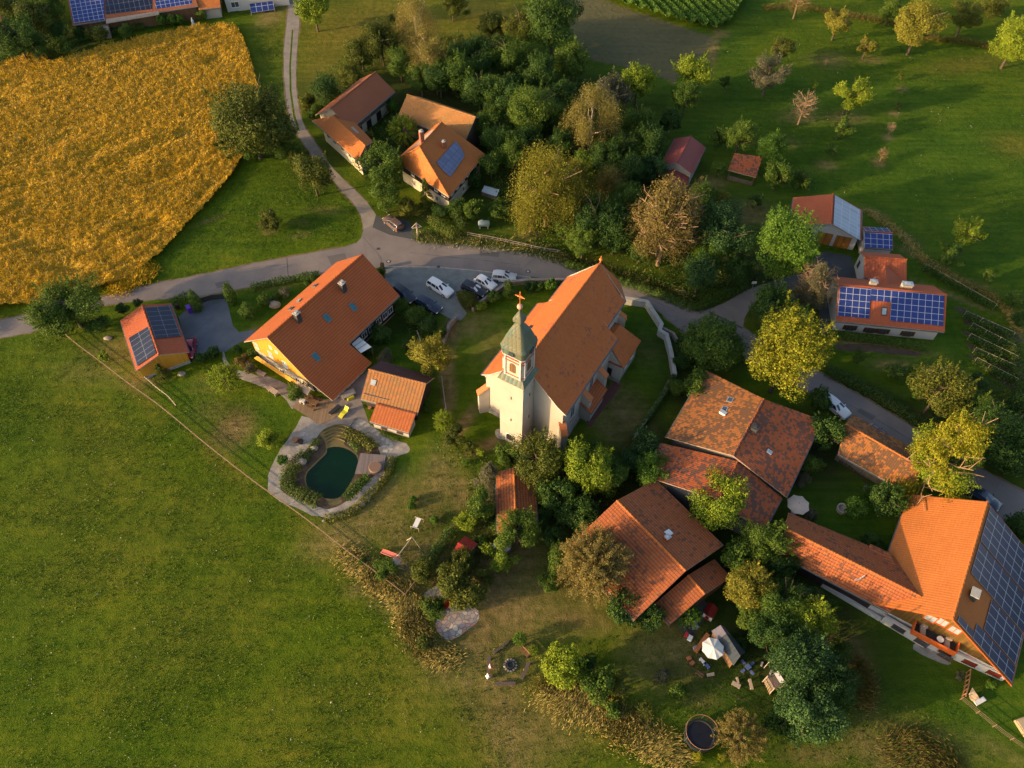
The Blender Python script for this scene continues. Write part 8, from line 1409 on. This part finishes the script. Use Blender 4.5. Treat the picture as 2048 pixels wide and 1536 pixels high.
(1840, 50, 42, 'B', 'leaf_gold', 'large golden tree at the top edge above the slope'), (1932, 32, 34, 'S', 'leaf_olive', 'thin olive tree right of the large golden one'), (1780, 22, 20, 'B', 'leaf_mid', 'green tree left of the large golden one at the top edge'), (2034, 78, 42, 'B', 'leaf_lime', 'bright tree in the top right corner'), (1985, 15, 22, 'U', 'leaf_olive', 'olive bush at the top edge near the right corner'), (1600, -8, 30, 'N', 'leaf_tan', 'dead brown tree cut by the top edge'),
(1480, 275, 28, 'B', 'leaf_mid', 'tree above the open timber shelter'), (1438, 275, 18, 'B', 'leaf_mid', 'small tree right of the white gable shed'), (1545, 300, 26, 'B', 'leaf_bright', 'leafy tree right of the open timber shelter'), (1556, 352, 24, 'B', 'leaf_mid', 'tree right below the open timber shelter'), (1603, 362, 20, 'U', 'leaf_mid', 'bush above the garage barn roof'), (1436, 338, 16, 'O', 'leaf_mid', 'slim young tree between the two red roofed sheds'), (1442, 395, 16, 'U', 'leaf_gold', 'sunlit shrub below the slim young tree'), (1510, 400, 16, 'S', 'leaf_dark', 'dim young tree on the lawn below the shelter'), (1420, 440, 20, 'U', 'leaf_bright', 'bright bush above the blue green tree'),
(1938, 468, 32, 'S', 'leaf_lime', 'loose yellow green tree on the right slope'), (1905, 512, 26, 'S', 'leaf_mid', 'loose green tree just below the yellow green one'), (1977, 552, 14, 'S', 'leaf_mid', 'small loose tree above the slope track'), (2025, 600, 20, 'U', 'leaf_mid', 'bush at the right edge by the pale gate frame'), (2042, 640, 16, 'U', 'leaf_dark', 'dark bush lower at the right edge'),
# left gardens
(138, 615, 60, 'B', 'leaf_mid', 'very large dark tree left of the yellow shed', None, .78), (100, 640, 34, 'B', 'leaf_mid', 'left flank tree of the very large dark one'), (190, 650, 26, 'B', 'leaf_mid', 'right flank tree of the very large dark one', None, .7), (243, 618, 14, 'S', 'leaf_dark', 'thin leaning tree at the shed ridge'), (275, 606, 9, 'S', 'leaf_dark', 'small young tree by the road at the shed'), (388, 600, 12, 'T', 'leaf_mid', 'left conical thuja at the drive gate'), (458, 586, 12, 'T', 'leaf_mid', 'right conical thuja at the drive gate'), (495, 622, 18, 'U', 'leaf_mid', 'round shrub on the small lawn by the drive'), (425, 706, 14, 'U', 'leaf_dark', 'dark shrub at the lower edge of the drive'), (402, 715, 12, 'U', 'leaf_dark', 'small dark shrub next to the yellow shed corner'), (449, 757, 29, 'K', 'leaf_lime', 'feathery lit tree on the lawn below the drive'), (320, 742, 20, 'C', 'leaf_olive', 'low spreading conifer at the yellow shed wall', None, .9), (208, 712, 12, 'S', 'leaf_lime', 'little shrub on the lawn left of the yellow shed'),
(485, 722, 15, 'U', 'leaf_brown', 'reddish shrub in the bed below the farmhouse gable'), (500, 735, 12, 'U', 'leaf_grey', 'pale shrub in the bed below the farmhouse gable'), (505, 708, 12, 'U', 'leaf_mid', 'green shrub at the gable corner'), (475, 700, 9, 'U', 'leaf_dark', 'dark little shrub at the end of the drive'), (592, 786, 21, 'U', 'leaf_mid', 'round shrub between the path and the wooden deck'), (536, 879, 21, 'U', 'leaf_lime', 'lit shrub on the lawn left of the pond'), (565, 920, 12, 'O', 'leaf_bright', 'clipped green ball at the gravel path', None, .9), (570, 585, 11, 'U', 'leaf_grey', 'pale flowering shrub in the road hedge'), (620, 562, 13, 'U', 'leaf_mid', 'shrub in the road hedge closest to the farmhouse'), (527, 600, 12, 'U', 'leaf_mid', 'shrub by the rockery'), (553, 592, 8, 'U', 'leaf_mid', 'tiny shrub behind the brown boulder'),
(859, 712, 38, 'B', 'leaf_gold', 'golden tree behind the striped barn'), (830, 632, 20, 'U', 'leaf_mid', 'bush below the dark blue car'), (858, 652, 21, 'U', 'leaf_dark', 'dark bush left of the church track'), (800, 612, 17, 'U', 'leaf_mid', 'bush at the farmhouse corner by the black car'), (880, 668, 16, 'U', 'leaf_mid', 'bush at the short reddish wall'), (762, 668, 22, 'U', 'leaf_dark', 'dark shrub against the shaded farmhouse wall'), (770, 715, 16, 'U', 'leaf_grey', 'flowering shrub behind the striped barn'), (745, 700, 12, 'U', 'leaf_dark', 'small dark shrub near the awning'), (762, 545, 10, 'U', 'leaf_dark', 'ivy like shrub at the farmhouse road corner'), (815, 690, 12, 'U', 'leaf_dark', 'dark clump on the shaded lawn'),
(887, 842, 20, 'K', 'leaf_lime', 'spiky lit bush at the church track'), (911, 872, 22, 'U', 'leaf_olive', 'olive bush below the spiky lit one'), (908, 850, 9, 'U', 'leaf_bright', 'bright small bush at the church track'), (939, 895, 13, 'U', 'leaf_olive', 'small olive bush on the lawn side of the church track'), (961, 902, 10, 'U', 'leaf_lime', 'small bush left of the tower foot'), (857, 818, 8, 'U', 'leaf_mid', 'little green plant right of the striped barn'), (855, 805, 7, 'U', 'leaf_bright', 'little bright plant right of the striped barn'), (930, 926, 7, 'U', 'leaf_bright', 'little bright shrub left of the greyish conifer'),
(962, 612, 12, 'O', 'leaf_lime', 'round bush at the left end of the churchyard wall', None, .9), (987, 594, 14, 'O', 'leaf_mid', 'round bush second along the churchyard wall', None, .9), (1018, 582, 17, 'U', 'leaf_mid', 'wider bush on the churchyard wall behind the silver car'), (1060, 574, 12, 'U', 'leaf_dark', 'dark bush on the churchyard wall near the cross'), (1080, 573, 10, 'U', 'leaf_mid', 'small bush on the churchyard wall'), (1102, 570, 14, 'O', 'leaf_bright', 'bright round bush at the churchyard wall nearest the nave', None, .9), (1125, 570, 9, 'U', 'leaf_dark', 'dark bush where the wall meets the choir'), (935, 600, 19, 'U', 'leaf_olive', 'bush in the mulched bed between the cars'), (922, 590, 8, 'U', 'leaf_brown', 'small brown bush at the tip of the mulched bed'),
(773, 1140, 23, 'U', 'leaf_mid', 'bush at the pole fence below the swing'), (845, 1142, 23, 'B', 'leaf_olive', 'small tree at the short pole fence'), (1005, 1110, 34, 'S', 'leaf_lime', 'thin lit tree right of the red roofed shed'), (905, 1165, 34, 'B', 'leaf_olive', 'olive tree below the red roofed shed'), (932, 1195, 32, 'B', 'leaf_olive', 'olive tree above the stone patio'), (866, 1215, 24, 'U', 'leaf_mid', 'bush left of the red garden bench'), (890, 1150, 18, 'U', 'leaf_dark', 'dark bush left of the olive tree at the shed'), (967, 1150, 22, 'S', 'leaf_olive', 'thin tree at the edge of the dry grass'), (868, 1040, 9, 'U', 'leaf_bright', 'small bright tuft on the lawn above the white lounger'), (822, 1012, 8, 'U', 'leaf_bright', 'bright tuft on the lawn right of the pond'), (825, 998, 7, 'U', 'leaf_bright', 'second bright tuft on the lawn right of the pond'), (962, 1085, 16, 'U', 'leaf_mid', 'bush right behind the red roofed shed'), (990, 1045, 16, 'U', 'leaf_dark', 'dark bush left of the narrow tiled roof'), (723, 1122, 8, 'U', 'leaf_mid', 'small bush on the long pole fence'), (845, 1285, 14, 'U', 'leaf_olive', 'olive shrub in the straw grass strip'),
(1040, 1278, 13, 'K', 'leaf_bright', 'yellow green bush above the slatted bench'), (1068, 1302, 10, 'K', 'leaf_lime', 'smaller bush right of the slatted bench'), (1124, 1335, 38, 'B', 'leaf_lime', 'bright lit tree on the dry grass bank'), (1195, 1372, 34, 'B', 'leaf_mid', 'middle tree of the group on the dry grass bank'), (1242, 1368, 26, 'S', 'leaf_olive', 'thin tree right of the group on the dry grass bank'), (1170, 1330, 24, 'U', 'leaf_dark', 'dark bush behind the lit tree on the bank'), (1226, 1418, 18, 'U', 'leaf_mid', 'low bush on the lower dry bank'), (1292, 1420, 15, 'K', 'leaf_olive', 'tussock like shrub left of the trampoline'), (1325, 1350, 14, 'U', 'leaf_grey', 'greyish herb clump on the shaded lawn'), (1355, 1380, 16, 'U', 'leaf_mid', 'green herb clump above the trampoline'),
(1482, 1474, 46, 'K', 'leaf_tan', 'large spiky golden tree at the bottom right of the trampoline', None, 1.15), (1396, 1511, 10, 'U', 'leaf_ylw', 'yellow bush directly below the trampoline'), (1446, 1514, 9, 'U', 'leaf_ylw', 'yellow bush at the foot of the spiky golden tree'), (1920, 1352, 10, 'S', 'leaf_grey', 'pale sapling at the wall of the solar farmhouse'),
]
for t in T:
    if t[2] == 0: continue
    x, y, r, kind, leaf, label = t[:6]; plant(x, y, r, kind, leaf, label, t[6] if len(t) > 6 else None, t[7] if len(t) > 7 else None)

def fill_wood(poly, n, label, group, leaves, seed, lo=20, hi=30):
    rd = random.Random(seed); xs = [p[0] for p in poly]; ys = [p[1] for p in poly]; pts = []
    while len(pts) < n:
        x, y = rd.uniform(min(xs), max(xs)), rd.uniform(min(ys), max(ys))
        if not inpoly(np.array([x]), np.array([y]), poly)[0] or any((x-a)**2+(y-b)**2 < 30**2 for a, b in pts): continue
        pts.append((x, y))
    for k, (x, y) in enumerate(sorted(pts)):
        plant(x, y, rd.uniform(lo, hi), 'B', rd.choice(leaves), label % ORD[k], group=group)
ORD = 'first second third fourth fifth sixth seventh eighth ninth tenth eleventh twelfth thirteenth fourteenth fifteenth sixteenth'.split()
fill_wood([(830, 110), (1000, 100), (1130, 140), (1140, 200), (1110, 300), (1010, 340), (975, 220), (900, 190)], 16, 'crown inside the wood right of the barns, %s from the left among its inner trees', 'crowns of the upper wood', ['leaf_dark', 'leaf_mid'], 3)
fill_wood([(1150, 300), (1290, 300), (1300, 400), (1250, 500), (1130, 490)], 9, 'crown between willow and brown walnut, %s from the left among those packed there', 'crowns of the roadside wood', ['leaf_dark', 'leaf_mid'], 4)
fill_wood([(1480, 1160), (1640, 1200), (1690, 1420), (1600, 1480), (1580, 1330), (1500, 1260)], 9, 'crown in the thicket by the play tower, %s from the left of its packed trees', 'crowns of the lower thicket', ['leaf_dark', 'leaf_blue'], 5, 24, 32)
fill_wood([(1900, 780), (2060, 800), (2060, 960), (1960, 900)], 5, 'crown above the road at the right edge, %s from the left of its cluster', 'crowns above the road', ['leaf_dark', 'leaf_mid'], 6)

fill_wood([(1050, 905), (1225, 900), (1255, 1000), (1180, 1055), (1090, 1040)], 8, 'crown below the churchyard, %s from the left of the trees packed there', 'crowns below the churchyard', ['leaf_mid', 'leaf_dark', 'leaf_olive'], 7)
fill_wood([(1100, 1080), (1140, 1060), (1130, 1210), (1090, 1180)], 3, 'green crown beside the tawny feathery tree, %s from the left', 'crowns beside the tawny tree', ['leaf_mid', 'leaf_dark'], 8, 18, 24)
fill_wood([(840, 1130), (900, 1100), (960, 1130), (960, 1210), (860, 1230)], 5, 'small crown around the red roofed shed, %s from the left', 'crowns around the red shed', ['leaf_olive', 'leaf_mid'], 9, 16, 22)
fill_wood([(1450, 1080), (1560, 1090), (1600, 1180), (1480, 1200)], 5, 'crown between the ribbed house and the farm wing, %s from the left', 'crowns by the farm wing', ['leaf_mid', 'leaf_dark'], 10, 20, 28)
